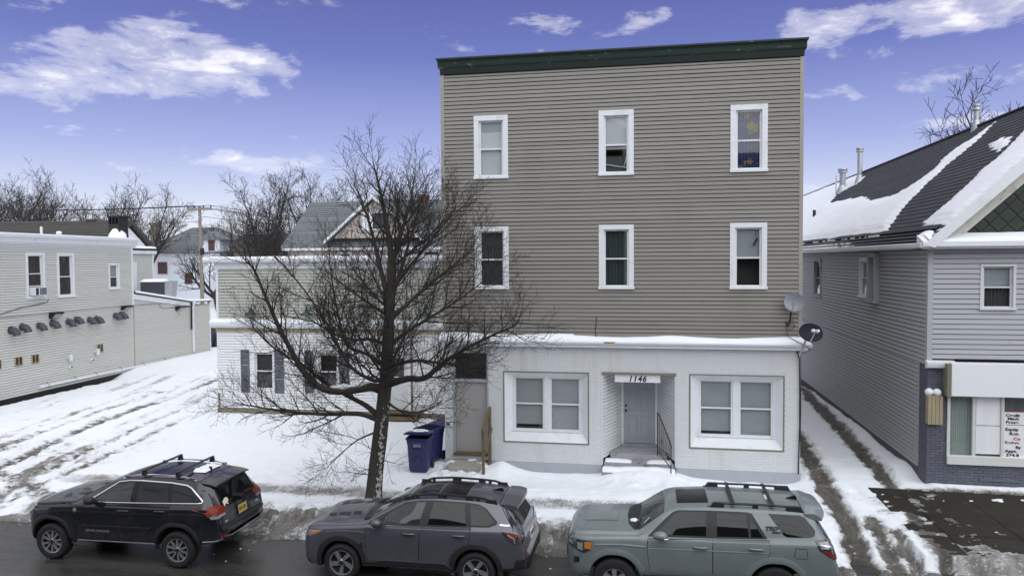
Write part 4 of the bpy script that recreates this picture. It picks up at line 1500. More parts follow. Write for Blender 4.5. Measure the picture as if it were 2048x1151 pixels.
b.tube([(13.9, -.14, 3.52), (13.92, -.12, 3.3), (13.92, -.10, 1.85)], .05, 6)
build('old_downpipe', b, M['dark_metal'], LB, True, 40)
b = MB(LW)
b.tube([(13.35, -.1, 3.27), (13.5, -.25, 3.24)], .05, 8)
b.tube([(13.2, -.1, 3.30), (13.25, -.22, 3.27)], .04, 8)
build('security_camera', b, M['dark_metal'], LB)
# dark brick chimney breast at the back corner, pipes on the roof, tar-black stack
b = MB(LW)
ch = empty('brick_chimney', LB.matrix_basis @ LW @ Vector((9.2, 1.6, 4.2)), .0315, 'tall narrow dark brick chimney at the back corner of the beige building', 'chimney')
mt_ = M['brick_red']
for k in range(40):
    z = k * .072
    for j in range(2):
        build('brick', MB().box(-.24 + j * .24 + (k % 2) * .02, -.01 + j * .24, -.26, .26, z, z + .064), mt_, ch)
for k, (s, n_, h_, r_) in enumerate(((4.9, 2.0, .75, .06), (6.5, 2.4, .42, .08))):
    b = MB()
    p = LB.matrix_basis @ LW @ Vector((s, n_, 6.9))
    b.tube([p, p + Vector((0, 0, h_))], r_, 10)
    if k:
        b.tube([p + Vector((0, 0, h_)), p + Vector((.05, -.05, h_ + .12))], r_ * 1.6, 10)
    build('roof_pipe', b, M['trim_white'], None, True, 40, label=['slim white pipe rising from the flat roof of the beige building', 'short capped white pipe on the flat roof of the beige building'][k], cat='pipe')
b = MB()
p = LB.matrix_basis @ LW @ Vector((14.2, 4.8, 6.75))
ts = empty('roof_vent_stack', p, 0, 'square black vent stack crusted with snow behind the cornice', 'chimney')
b.prism([(-.44, 0), (.44, 0), (.36, 1.5), (-.36, 1.5)], -.4, .4, 'xz')
build('stack', b, M['black'], ts, bevel=.03)
b = MB()
for x in (-.33, -.11, .11, .33):
    b.box(x - .04, x + .04, -.42, .42, 1.5, 1.9)
b.box(-.44, .44, -.44, .44, 1.9, 2.02)
build('stack_cap', b, M['dark_metal'], ts, bevel=.02)
b = MB()
rr = random.Random(3)
b.lathe([(.62, 0), (.56, .6), (.42, 1.0), (.2, 1.3), (.02, 1.35)], 14, c=(.1, -.2, -.1), wob=lambda k, i: rr.uniform(-.08, .08))
build('snow_crust', b, M['snow'], ts, True)

# ---------------------------------------------------------------- grey clapboard house with a shop front on the right
RB = empty('grey_clapboard_house', (7.15, 20.4, 0), 0, 'grey clapboard house with steep snowy shingle roof over a purple brick shop front', 'building')
HW, HL = 8.5, 37.5                       # width and length
b = MB()
b.box(.5, HW, .6, HL, -.3, 6.1)
b.box(.05, .5, .6, HL, -.3, .4)
b.box(.05, .5, .03, HL, 5.95, 6.1)
b.box(.05, HW, .03, .6, 5.95, 6.1)
b.box(.05, HW, .03, .6, 3.05, 3.2)
build('wall', b, M['siding_grey'], RB)
SW = T(0, HL, 0) @ RZ(R(-90))            # side wall: u runs forward from the back
def su(y):
    return HL - (y - 20.4)
swin = [(33.3, 31.95, 4.25, 5.88), (26.45, 25.45, 4.54, 5.88), (25.20, 24.35, 4.46, 6.02)]
so = [(su(a) + .06, su(c_) - .06, z0 + .04, z1 - .04) for a, c_, z0, z1 in swin]
siding(RB, SW, 0, HL - .08, 3.12, 6.10, .118, so, M['siding_grey'])
siding(RB, SW, 0, HL - .55, .34, 3.12, .118, [], M['siding_grey'])
build('foundation', MB(SW).box(0, HL - .5, -.005, .3, -.4, .335), M['vent_grey'], RB)
for i, (a, c_, z0, z1) in enumerate(swin):
    window(RB, SW, su(a), su(c_), z0, z1, .13, .10, fill=[[(M['blind'], 0, 1, 'drape', .2, .9)], [(M['blind_grey'], .5, 1, 'flat')], [(M['curtain_dark'], 0, 1, 'drape')]][i], proud=.16 if i == 2 else .05, trim=M['trim_white'] if i == 1 else mat('frame_grey%d' % i, (.36, .37, .40), .6, .1, 3), deep=.12)
build('corner_post', MB().box(-.03, .10, -.03, .10, 3.10, 6.10), M['siding_grey'], RB, bevel=.006)
build('corner_strip', MB().box(.0, .10, .52, .62, .34, 3.10), M['trim_white'], RB, bevel=.006)
fw = (1.19, 2.01, 4.53, 5.69)
siding(RB, I4, .10, HW, 3.28, 6.10, .128, [(fw[0] + .05, fw[1] - .05, fw[2] + .02, fw[3] - .02)], M['siding_grey'])
window(RB, I4, *fw, .065, .05, fill=[(M['blind_grey'], .52, 1, 'flat'), (M['curtain_dark'], 0, .5, 'drape')], split=.5, trim=mat('frame_pale', (.62, .63, .65), .5, .05, 3))
# shop front
brk = [(.47, 4.6, .58, 2.55)]
bricks(RB, I4, .0, 2.6, .0, 3.12, [(.47, 2.6, .58, 2.55), (.44, 2.6, 2.33, 3.2)], M['brick_purple'], M['mortar_purple'], bw=.208, bh=.072, gap=.009, proud=.010, one_by_one=290, seed=3)
bricks(RB, I4, 2.6, HW, .0, 3.12, [(2.6, 4.6, .58, 2.55), (2.6, 7.6, 2.33, 3.2)], M['brick_purple'], M['mortar_purple'], bw=.208, bh=.072, gap=.009, proud=.010, one_by_one=0, seed=4)
b = MB()
k = 0
z = 0
while z < 3.1:
    y = .0 - (.1 if k % 2 else 0)
    while y < .5:
        y0, y1 = max(y, 0.0), min(y + .208, .52)
        if y1 - y0 > .03:
            b.box(-.012, .03, y0 + .005, y1 - .005, z + .004, z + .068)
        y += .208
    z += .072
    k += 1
b.box(-.002, .06, .03, .52, 0, 3.1)
build('brick_return', b, M['brick_purple'], RB, kind='stuff')
build('brick_sill_course', MB().box(1.25, 2.15, -.035, .0, .16, .225), M['brick_purple'], RB, bevel=.006)
build('shop_plinth', MB().box(.0, HW, -.06, .0, -.2, .045), M['concrete'], RB, bevel=.01)
c = MB().prism([(.0, 3.02), (-.14, 3.06), (-.16, 3.14), (-.16, 3.20), (.0, 3.24)], -.06, .62, 'yz')
build('cornice_return', c, M['trim_white'], RB, bevel=.006)
build('drip_edge', MB().box(.62, HW, -.07, -.022, 3.262, 3.285), M['black'], RB)
# blank sign box
sb = MB()
sb.box(.47, 7.5, -.27, -.012, 2.36, 3.20)
s_ = build('sign_board', sb, M['paper'], RB, bevel=.01)
build('sign_end', MB().box(.36, .466, -.30, -.012, 2.34, 3.18), M['olive_trim'], s_, bevel=.008)
# shop window
u0, u1, z0, z1 = .47, 4.6, .58, 2.54
b = MB()
b.box(u0, u0 + .07, -.05, .06, z0 + .22, z1 - .15)
b.box(u0, u1, -.05, .06, z1 - .15, z1)
b.box(u0, u1, -.09, .06, z0, z0 + .22)
for x in (1.10, 1.76, 2.85, 3.6):
    b.box(x - .035, x + .035, -.045, .05, z0 + .22, z1 - .15)
b.box(u1 - .07, u1, -.05, .06, z0 + .22, z1 - .15)
sw = build('shop_window', b, mat('frame_cream', (.66, .67, .65), .6, .1, 4), RB, bevel=.006)
xs = [u0 + .07, 1.10, 1.76, 2.85, 3.6, u1 - .07]
for a, c_ in zip(xs, xs[1:]):
    build('pane', MB().box(a + .02, c_ - .02, .0, .006, z0 + .20, z1 - .14), M['glass'], sw)
q = MB()
n = 46
for (a, c_) in ((.5, 1.12), (1.10, 1.8), (1.78, 2.07)):
    q.grid([[(a + (c_ - a) * i / n, .10 + .014 * math.sin(i * 1.7), z) for i in range(n + 1)] for z in (z0 + .18, z1 - .12)])
build('curtain', q, M['curtain'], sw)
q = MB()
q.box(.4, 4.6, .2, 1.6, z0, z1, skip=('f',))
build('interior', q, M['interior'], sw)
for za, zb in ((.86, 1.58), (1.595, 2.33)):
    ps = MB()
    ps.grid([[(1.155 + .565 * i / 8, -.008 - .005 * math.sin(i * 1.3 + za * 5), za + (zb - za) * j / 6) for i in range(9)] for j in range(7)])
    build('paper_sheet', ps, M['paper'], sw)
pm = MB().box(1.80, 3.0, -.022, -.006, .73, 2.0)
po = build('window_poster', pm, M['paper'], sw)
b = MB()
b.box(1.795, 3.0, -.026, -.023, 1.955, 2.005).box(1.795, 3.0, -.026, -.023, .725, .77).box(1.84, 3.0, -.026, -.023, 1.622, 1.634)
build('poster_border', b, M['sign_rust'], sw)
for txt, z, x, m_, s in (('Credit', 1.84, 1.83, 'ink', .125), ('Mach', 1.755, 1.875, 'ink', .125), ('Proce', 1.665, 1.835, 'ink', .125), ('Equip', 1.48, 1.825, 'ink', .14), ('Ren', 1.37, 1.92, 'ink', .14), ('Co', 1.245, 2.02, 'ink_rust', .13), ('Redem', 1.15, 1.82, 'ink_rust', .12), ('By', 1.03, 2.07, 'ink', .125), ('Appt.', .93, 1.825, 'ink', .13), ('574-8', .825, 1.855, 'ink', .13)):
    letters('poster_lettering', txt, s * .76, (x, -.0265, z), FACE_S, M[m_], sw, offset=.003, sx=1.3)
# wooden box with two round lamps on the corner
wb = empty('wooden_box', (7.28, 20.33, 1.6), 0, 'weathered wooden box on the purple brick corner topped by two white globes', 'box')
b = MB()
for k in range(4):
    b.box(-.15 + k * .088, -.065 + k * .088 - .004, -.08 - .003 * (k % 2), .10, .0, .74)
build('box_boards', b, M['wood_pale'], wb, bevel=.005)
for x, y in ((-.10, .02), (.075, -.02)):
    b = MB()
    b.lathe([(.01, -.10), (.06, -.085), (.095, -.04), (.105, 0), (.095, .04), (.06, .08), (.01, .10)], 16, 'z', (x, y, .82))
    build('globe', b, M['paper'], wb, True)

# roof
RX0, RXR, RZ0, SL = 6.93, 11.40, 6.20, .94
VY, BY = 19.98, 58.0
tmax = (RXR - 6.93) * math.hypot(1, SL)
ca, sa = 1 / math.hypot(1, SL), SL / math.hypot(1, SL)


def rp(y, t, h=0.0):
    """point on the left-hand roof slope: y along the house, t up the slope, h off it"""
    return Vector((RX0 + t * ca - h * sa, y, RZ0 + t * sa + h * ca))


T0 = .62                                # the steep roof starts above a lower strip at the eave
o_ = Vector((7.15, 20.4, 0))
cache = {}
rr = random.Random(12)
NC = 29
for c_ in range(NC):
    t0 = T0 + (tmax - T0) * c_ / NC
    y = VY - rr.uniform(0, .5) * 0
    segs = []
    off = rr.uniform(.3, 1.0)
    segs.append((VY, VY + off))
    yy = VY + off
    for k in range(8):
        segs.append((yy, yy + 1.0))
        yy += 1.0
    segs.append((yy, BY))
    for (a, e) in segs:
        L = e - a - .006
        q = MB()
        h = (tmax - T0) / NC
        # a course with cut tabs along its lower edge
        n = max(1, min(36, int(L / .32)))
        for j in range(n):
            p0_, p1_ = a + L * j / n, a + L * (j + 1) / n - (.012 if L < 5 else .03)
            P = [rp(p0_, t0, .022), rp(p1_, t0, .022), rp(p1_, t0 + h + .02, .006), rp(p0_, t0 + h + .02, .006), rp(p0_, t0, .0), rp(p1_, t0, .0)]
            P = [x - o_ for x in P]
            i0 = [q.pt(x) for x in P]
            q.f += [[i0[0], i0[1], i0[2], i0[3]], [i0[4], i0[5], i0[1], i0[0]]]
        me = q.mesh('shingle_course', M['shingle'], fix=False)
        link('shingle_course', me, RB)
b = MB()
b.face([rp(VY, T0, -.02) - o_, rp(BY, T0, -.02) - o_, rp(BY, tmax, -.02) - o_, rp(VY, tmax, -.02) - o_])
m2 = 2 * RXR
b.face([rp(VY, tmax, 0) - o_, rp(BY, tmax, 0) - o_, Vector((m2 - RX0, BY, RZ0)) - o_, Vector((m2 - RX0, VY, RZ0)) - o_])
build('roof_deck', b, M['shingle'], RB)
b = MB()
b.box(RXR - 7.15 - .10, RXR - 7.15 + .10, VY - 20.4, BY - 20.4, RZ0 + tmax * sa - .02, RZ0 + tmax * sa + .05)
build('ridge_cap', b, M['shingle'], RB, bevel=.02)
# thick black lower edge, the shallow strip below it and the gutter
b = MB()
for a, e in ((VY + .45, BY),):
    P = [rp(a, T0 - .05, .03), rp(e, T0 - .05, .03), rp(e, T0 - .05, -.13), rp(a, T0 - .05, -.13), rp(a, T0 + .1, .03), rp(e, T0 + .1, .03), rp(e, T0 + .1, -.13), rp(a, T0 + .1, -.13)]
    P = [x - o_ for x in P]
    i0 = [b.pt(x) for x in P]
    b.f += [[i0[0], i0[1], i0[2], i0[3]], [i0[4], i0[5], i0[1], i0[0]], [i0[3], i0[2], i0[6], i0[7]], [i0[0], i0[3], i0[7], i0[4]], [i0[1], i0[5], i0[6], i0[2]]]
build('roof_edge', b, M['black'], RB)
for k in range(4):
    q = MB()
    t0 = -.02 + k * .15
    for j in range(115):
        a = VY + .0 + j * .332
        P = [rp(a, t0, .0 + .01), rp(a + .32, t0, .01), rp(a + .32, t0 + .17, -.06 + .02), rp(a, t0 + .17, -.04)]
        q.face([x - o_ for x in P])
    me = q.mesh('eave_shingles', M['shingle'], fix=False)
    link('eave_shingles', me, RB)
b = MB()
b.prism([(-.30, 6.10), (-.34, 6.13), (-.34, 6.22), (-.30, 6.235), (-.18, 6.2), (.0, 6.11)], VY - 20.4 + .05, BY - 20.4, 'xz')
build('gutter', b, M['trim_white'], RB, bevel=.006)
b = MB()
b.box(-.30, .0, -.3, HL, 6.08, 6.098)
b.box(-.30, HW + .3, -.42, .0, 6.08, 6.098)
build('soffit', b, M['siding_grey'], RB)
# front: cornice with its small roof, raking boards, green slates in the gable
b = MB()
b.prism([(.0, 6.10), (-.40, 6.10), (-.46, 6.14), (-.46, 6.26), (-.40, 6.28), (.0, 6.44)], -.30, HW + .3, 'yz')
build('front_cornice', b, M['trim_white'], RB, bevel=.006)
for sgn in (1, -1):
    def gx_(x):
        return x if sgn == 1 else 2 * (RXR - 7.15) - x
    b = MB()
    pts0 = [rp(VY - .02, -.05, .03) - o_, rp(VY - .02, tmax, .03) - o_, rp(VY - .02, tmax, -.27) - o_, rp(VY - .02, -.05 + .12, -.20) - o_]
    b.prism([(gx_(p.x), p.z) for p in pts0], VY - 20.4 - .05, VY - 20.4, 'xz')
    build('raking_board', b, M['trim_white'], RB, bevel=.006)
    b = MB()
    pts0 = [rp(VY, .25, -.18) - o_, rp(VY, tmax, -.22) - o_, rp(VY, tmax, -.55) - o_, rp(VY, .50, -.50) - o_]
    b.prism([(gx_(p.x), p.z) for p in pts0], -.10, -.03, 'xz')
    build('gable_frieze', b, mat('frieze_old%d' % sgn, (.62, .60, .54), .8, .15, 4, col2=(.28, .27, .24), c2=(.55, .7), c2scale=3), RB, bevel=.004)
    b = MB()
    P = [rp(VY, .0, -.015), rp(VY, tmax, -.03), rp(20.45, tmax, -.03), rp(20.45, .0, -.015)]
    b.face([Vector((gx_((p - o_).x), (p - o_).y, (p - o_).z)) for p in P])
    build('verge_soffit', b, M['trim_white'], RB)
gb = MB()
gb.face([(-.0, .02, 6.3), (HW, .02, 6.3), (RXR - 7.15, .02, 10.3)])
build('gable_wall', gb, M['green_dark'], RB)
w_, h_ = .21, .22
for row in range(19):
    z = 6.48 + row * h_
    for i in range(21):
        x = .55 + (i + (row % 2) * .5) * 2 * w_
        lim = (z + h_ * .5 - RZ0) / SL + RX0 - 7.15 + .55
        if x < lim or x > 2 * (RXR - 7.15) - lim:
            continue
        j = rr.uniform(-.004, .004)
        q = MB()
        q.prism([(x, z - h_ * .9), (x + w_, z), (x, z + h_ * .9), (x - w_, z)], -.004 + j, .018 + j, 'xz')
        q2 = [(v.x, v.y + (-.012 if v.z < z - .05 else 0), v.z) for v in q.v]
        q.v = [Vector(v) for v in q2]
        if True:
            build('slate', q, M['green_slate'], RB)
# snow lying on the roof
PA = [(62, 6.3), (48.97, 6.3), (42.71, 6.1), (39.75, 5.48), (39.57, 5.06), (40.75, 4.83), (41.52, 4.73), (42.22, 4.41), (41.65, 3.79), (38.5, 3.7), (33.94, 3.34), (32.38, 2.95), (30.75, 2.86), (29.45, 2.86), (28.48, 3.11), (27.86, 3.48), (27.55, 3.96), (28.0, 4.58), (27.69, 5.04), (27.12, 5.35), (26.8, 5.7), (26.5, 6.03), (26.32, 5.5), (26.17, 5.05), (26.18, 4.48), (26.5, 4.0), (26.35, 3.53), (26.35, 3.02), (26.14, 2.45), (25.99, 2.01), (25.62, 1.56), (25.05, 1.09), (24.45, .60), (62, .55)]
PB = [(22.5, 6.2), (22.52, 4.58), (22.18, 3.94), (22.02, 3.43), (22.25, 2.99), (21.99, 2.37), (21.99, 1.88), (21.99, 1.38), (22.2, .85), (20.92, .72), (20.3, .64), (19.9, .55), (19.9, 6.2)]
PC = [(24.25, 4.39), (23.84, 4.55), (22.99, 4.45), (22.5, 4.05), (22.6, 3.7), (23.4, 4.0)]


def inside(px_, py_, poly):
    r_ = np.zeros(px_.shape, bool)
    j = len(poly) - 1
    for i in range(len(poly)):
        xi, yi = poly[i]
        xj, yj = poly[j]
        k = ((yi > py_) != (yj > py_)) & (px_ < (xj - xi) * (py_ - yi) / (yj - yi + 1e-12) + xi)
        r_ ^= k
        j = i
    return r_


def edge_dist(px_, py_, poly):
    d = seg_dist(px_, py_, poly + [poly[0]])
    return np.where(inside(px_, py_, poly), d, -d)


ya = axis([(VY - .03, 30, .06), (30, 58, .2)])
ta = np.arange(.52, tmax, .05)
YY, TT = np.meshgrid(ya, ta)
sd_ = np.full(YY.shape, -9.0)
for P in (PA, PB, PC):
    sd_ = np.maximum(sd_, edge_dist(YY, TT, P))
step_ = (TT - T0) / ((tmax - T0) / NC)
sd_ = sd_ + .55 * (fbm(YY * 1.7 + 4, TT * 5.0, 4, .6) - .5) * np.clip(.35 + sd_ * 0, 0, 1) + .10 * ((step_ % 1.0) - .5)
hh = np.where(sd_ > 0, .02 + .06 * np.clip(sd_ / .5, 0, 1) + .03 * (fbm(YY, TT * 2, 3) - .5), -.02)
P3 = np.stack([RX0 + TT * ca - hh * sa, YY, RZ0 + TT * sa + hh * ca], -1).reshape(-1, 3)
nx2 = len(ya)
ii = (np.arange(len(ta) - 1)[:, None] * nx2 + np.arange(nx2 - 1)[None, :]).ravel()
fc = np.stack([ii, ii + 1, ii + nx2 + 1, ii + nx2], 1)
okf = (hh.ravel()[fc] > 0).any(1)
fc = fc[okf]
used = np.unique(fc)
remap = np.zeros(len(P3), int)
remap[used] = np.arange(len(used))
me = fast_mesh('roof_snow', P3[used], remap[fc], M['snow'])
tag(link('roof_snow', me), 'melting snow in bands on the dark shingle roof', 'snow', kind='stuff')
# snow on the gable cornice and under the verge
rs = []
for k in range(61):
    x = 7.0 + 8.4 * k / 60
    t = .03 + .03 * fbm(np.array([x * 2.2]), np.array([5.5]))[0]
    rs.append([(x, 19.95, 6.26), (x, 19.97, 6.29 + t * .5), (x, 20.2, 6.36 + t), (x, 20.36, 6.44 + t)])
snow_slab('cornice_snow', rs, label='thin line of snow on the cornice below the green gable', cat='snow', kind='stuff')
rs = []
for i in range(9):
    r_ = i / 8
    rs.append([tuple(rp(20.65 + .42 * r_ * math.cos(a), .30 + .2 * r_ * math.sin(a), .02 + .09 * (1 - r_ ** 3))) for a in [2 * math.pi * j / 18 for j in range(19)]])
snow_slab('eave_snow', rs, label='lump of snow left on the eave shingles near the gable foot', cat='snow', kind='stuff')
# pipes through the roof
for k, (y, t, h_, r_, m_, lab) in enumerate(((28.2, 6.05, .62, .085, 'galv', 'galvanised flue nearest the gable on the shingle roof'), (40.2, 5.28, 1.45, .12, 'galv', 'tall thin galvanised flue halfway along the snowy roof'), (42.1, 4.81, .95, .16, 'galv', 'stout galvanised flue with flat cap on the snowy roof'), (42.6, 4.52, 1.1, .04, 'trim_white', 'slender white vent pipe beside the stout flue'), (41.4, 2.65, .42, .08, 'black', 'short black vent stub poking out of the roof snow'))):
    p = rp(y, t)
    e = empty('roof_flue', p, 0, lab, 'flue')
    b = MB()
    b.tube([(0, 0, -.15), (0, 0, h_)], r_, 12)
    build('pipe', b, M[m_], e, True, 40)
    if m_ == 'galv':
        b = MB()
        b.lathe([(r_ * .9, h_ - .04), (r_ * 1.5, h_), (r_ * 1.5, h_ + .08), (r_ * 1.1, h_ + .12), (r_ * 1.6, h_ + .14), (r_ * 1.55, h_ + .20), (.01, h_ + .23)], 14)
        build('cap', b, M['galv'], e, True, 40)
        b = MB()
        b.lathe([(r_ * 2.2, -.2), (r_ * 1.7, .05), (r_ * 1.02, .28)], 14, close=False)
        build('flashing', b, M['galv'], e, True)
# ---------------------------------------------------------------- houses behind


def house(name, label, x0, x1, y0, dep, hw, hr, kind, wm, rm_, wins=(), trim=None, over=.35, courses=0, hip=2.0, th=.14):
    """box walls with a roof: 'x' ridge along x, 'y' gable to the front, 'hip'"""
    cx = (x0 + x1) / 2
    t = empty(name, (cx, y0, 0), 0, label, 'house')
    w = (x1 - x0) / 2
    b = MB()
    b.box(-w, w, 0, dep, -.3, hw)
    if kind == 'y':
        b.prism([(-w, hw), (w, hw), (0, hw + hr * w / (w + over))], 0, dep, 'xz')
    if kind == 'x':
        b.prism([(0, hw), (dep, hw), (dep / 2, hw + hr * (dep / 2) / (dep / 2 + over))], -w, w, 'yz')
    build('wall', b, wm, t)
    b = MB()
    W, D0, D1 = w + over, -over, dep + over
    if kind == 'y':
        for s in (-1, 1):
            b.prism([(s * W, hw - .05), (0, hw + hr), (0, hw + hr + th), (s * W, hw - .05 + th)], D0, D1, 'xz')
    elif kind == 'x':
        m = dep / 2
        b.prism([(D0, hw - .05), (m, hw + hr), (m, hw + hr + th), (D0, hw - .05 + th)], -W, W, 'yz')
        b.prism([(D1, hw - .05), (m, hw + hr), (m, hw + hr + th), (D1, hw - .05 + th)], -W, W, 'yz')
    else:
        m = (D0 + D1) / 2
        A_, B_, C_, D_ = (-W, D0, hw), (W, D0, hw), (W, D1, hw), (-W, D1, hw)
        E_, F_ = (-W + hip, m, hw + hr), (W - hip, m, hw + hr)
        for q in ((A_, B_, F_, E_), (C_, D_, E_, F_), (D_, A_, E_), (B_, C_, F_)):
            b.face(q)
        b.box(-W, W, D0, D1, hw - .12, hw - .004)
    rf = build('roof', b, rm_, t)
    if courses:
        # shingle courses on the front slope
        m = (D0 + D1) / 2
        for k in range(courses):
            f0, f1 = k / courses, (k + 1) / courses
            def pp(s, f, hgt):
                if kind == 'hip':
                    xx = W - hip * f
                else:
                    xx = W
                return (s * xx, D0 + (m - D0) * f - hgt * .6, hw + (hr + (.0 if kind == 'hip' else .05 + th)) * f + (0 if kind == 'hip' else -.05 + th * (1 - f)) + hgt)
            q = MB()
            q.face([pp(-1, f0, .05), pp(1, f0, .05), pp(1, f1, .012), pp(-1, f1, .012)])
            q.face([pp(-1, f0, .0), pp(1, f0, .0), pp(1, f0, .05), pp(-1, f0, .05)])
            build('shingle_course', q, rm_, rf)
    for (a, c_, z0, z1) in wins:
        tm = trim or M['trim_white']
        q = MB()
        q.box(a - cx, c_ - cx, -.08, -.002, z0, z0 + .14).box(a - cx, c_ - cx, -.08, -.002, z1 - .14, z1)
        q.box(a - cx, a - cx + .12, -.08, -.002, z0 + .14, z1 - .14).box(c_ - cx - .12, c_ - cx, -.08, -.002, z0 + .14, z1 - .14)
        q.box(a - cx + .12, c_ - cx - .12, -.07, -.002, (z0 + z1) / 2 - .04, (z0 + z1) / 2 + .04)
        wn = build('window', q, tm, t)
        build('pane', MB().box(a - cx + .12, c_ - cx - .12, -.03, -.004, z0 + .14, z1 - .14), M['curtain_dark'], wn)
    return t, rf


pk, rf = house('house', 'pale pink house with big slate grey roof and a gabled dormer behind the low shop', -23.6, -6.5, 46, 9, 6.75, 3.35, 'x', M['pink_stucco'], M['shingle_grey'], [(-20.0, -19.1, 5.0, 6.5), (-14.2, -13.0, 5.0, 6.6)], courses=22, hip=1.7)
b = MB()
cx = -15.05
G = -17.35
b.prism([(G - cx - 2.9, 7.4), (G - cx + 2.9, 7.4), (G - cx, 9.85)], -.25, 4.5, 'xz')
dm = build('dormer', b, M['pink_stucco'], pk)
for s in (-1, 1):
    q = MB().prism([(G - cx + s * 3.35, 7.05), (G - cx, 9.93), (G - cx, 10.13), (G - cx + s * 3.35, 7.25)], -.62, 4.5, 'xz')
    build('dormer_roof', q, M['shingle_grey'], dm)
    q = MB().prism([(G - cx + s * 3.42, 7.0), (G - cx, 9.95), (G - cx, 10.16), (G - cx + s * 3.42, 7.21)], -.70, -.625, 'xz')
    build('rake_board', q, M['trim_white'], dm)
q = MB().box(G - cx - .9, G - cx + .9, -.34, -.252, 7.9, 9.1)
wn = build('dormer_window', q, M['trim_white'], dm)
build('pane', MB().box(G - cx - .1, G - cx + .75, -.352, -.342, 8.0, 9.0), M['curtain_dark'], wn)
build('eave_gutter', MB().box(-8.75, 8.75, -.47, -.36, 6.62, 6.78), M['trim_white'], pk)
q = MB().box(-.75, -.05, 4.0, 4.7, 9.0, 10.55)
build('chimney', q, M['brick_red'], pk)
wh, rf = house('house', 'white house with red framed windows and grey hip roof beyond the drive', -66.5, -54.8, 88, 12, 7.2, 3.6, 'hip', M['pale_blue_wall'], M['shingle_grey'], [(-63.85, -62.45, 4.4, 6.0), (-59.9, -58.85, 3.05, 4.55), (-66.2, -65.6, 3.9, 4.7)], trim=M['red_trim'], hip=4.2, courses=14)
dcx = -60.65
b = MB().box(-56.9 - dcx, -54.6 - dcx, -.3, 4, 7.0, 8.9)
dm = build('dormer', b, M['pale_blue_wall'], wh)
q = MB().prism([(-57.4 - dcx, 8.85), (-54.1 - dcx, 8.85), (-55.75 - dcx, 10.0)], -.7, 4, 'xz')
build('dormer_roof', q, M['shingle_grey'], dm)
q = MB().box(-56.2 - dcx, -55.3 - dcx, -.36, -.302, 7.4, 8.8)
build('dormer_window', q, M['red_trim'], dm)
q = MB().box(-56.05 - dcx, -55.45 - dcx, -.375, -.362, 7.55, 8.65)
build('pane', q, M['curtain_dark'], dm)
rows = [[(-57.6 + .6 * i / 6, 88 - .6 + 4.0 * (1 - j / 6), 7.25 + 2.3 * (1 - j / 6) + .15 + .12 * math.sin(i)) for i in range(7)] for j in range(7)]
snow_slab('roof_snow', rows, label='streak of snow down the roof of the white house', cat='snow', kind='stuff')
q = MB().box(-.45, .45, -.45, .45, 0, 2.6).box(-.6, .6, -.6, .6, 2.6, 2.95)
ch2 = build('house_chimney', q, M['weathered'], None, mw=T(-66.3, 91, 8.45))
tag(ch2, 'tan brick chimney beside the grey hip roof of the white house', 'chimney')
pr = empty('porch', (-54.0, 87.5, 0), 0, 'dark blue open porch at the side of the white house', 'porch')
build('porch_wall', MB().box(-1.2, 1.6, .5, 3, 0, 4.6), mat('porch_blue', (.05, .07, .14), .8, .1, 2), pr)
build('porch_roof', MB().prism([(-1.0, 4.4), (3.2, 5.4), (3.2, 5.55), (-1.0, 4.55)], -1.4, 1.8, 'yz'), M['snow'], pr)
build('porch_rail', MB().box(-1.2, 1.6, -.9, -.8, 1.4, 2.3), M['trim_white'], pr)
house('house', 'long brown shingle roofed house with dark rakes on its white gable end', -57, -40, 49.2, 5.0, 6.85, 2.1, 'x', M['siding_white'], M['shingle_brown'], courses=12, th=.32)
q = MB().box(-.36, .36, -.36, .36, 0, .75).box(-.42, .42, -.42, .42, .75, .88)
tag(build('house_chimney', q, M['brick_red'], None, mw=T(-43.25, 51.9, 8.5)), 'short red brick chimney on the brown roof', 'chimney')
house('house', 'dark roofed house far beyond the utility pole', -62, -51.5, 104, 9, 6.8, 3.4, 'x', M['weathered'], M['shingle_brown'])
house('house', 'yellow gabled house end far beyond the low shop', -56.2, -51.6, 99, 6, 6.6, 3.3, 'y', M['yellow_wall'], M['shingle_brown'])
house('house', 'dull brown house far behind the bare trees near the pole', -50.5, -44.0, 84, 8, 7.2, 2.2, 'x', M['weathered'], M['shingle_brown'])
# upper rear storey of the beige building, set back behind the annex roof, and the chiller standing there
RW = LW @ T(0, 3.0, 0)
b = MB(RW)
b.box(8.74, 14.82, .06, 6, 3.3, 6.50)
build('rear_wall', b, M['siding_beige'], LB)
siding(LB, RW, 8.74, 14.78, 3.6, 6.42, .113, [], M['siding_beige'])
build('corner_post', MB(RW).box(14.76, 14.90, -.04, .1, 3.4, 6.42), M['trim_white'], LB)
build('rear_fascia', MB(RW).box(8.74, 15.05, -.16, .1, 6.42, 6.62), M['trim_white'], LB)
build('rear_roof_edge', MB(RW).box(8.74, 15.08, -.18, 6, 6.622, 6.74), M['black'], LB)
build('rear_window', MB(RW).box(12.95, 13.25, -.06, -.028, 4.1, 5.9), M['trim_white'], LB)
rs = []
for k in range(31):
    s_k = 8.8 + 6.2 * k / 30
    t = .10 + .04 * math.sin(k * .7)
    rs.append([tuple(LB.matrix_basis @ RW @ Vector(p)) for p in ((s_k, -.16, 6.742), (s_k, -.15, 6.75 + t * .7), (s_k, .1, 6.75 + t), (s_k, 6, 6.75 + t))])
snow_slab('wing_snow', rs, label='snow on the flat roof of the set back rear storey', cat='snow', kind='stuff')
cl_ = empty('rooftop_chiller', LB.matrix_basis @ LW @ Vector((12.25, 1.2, 3.78)), R(0), 'dark grey louvred chiller box with a snowy top on the annex roof', 'air conditioner')
cl_.rotation_euler = (0, 0, R(20))
build('casing', MB().box(-.72, .55, .0, 1.2, 0, .98), M['vent_grey'], cl_, bevel=.02)
b = MB()
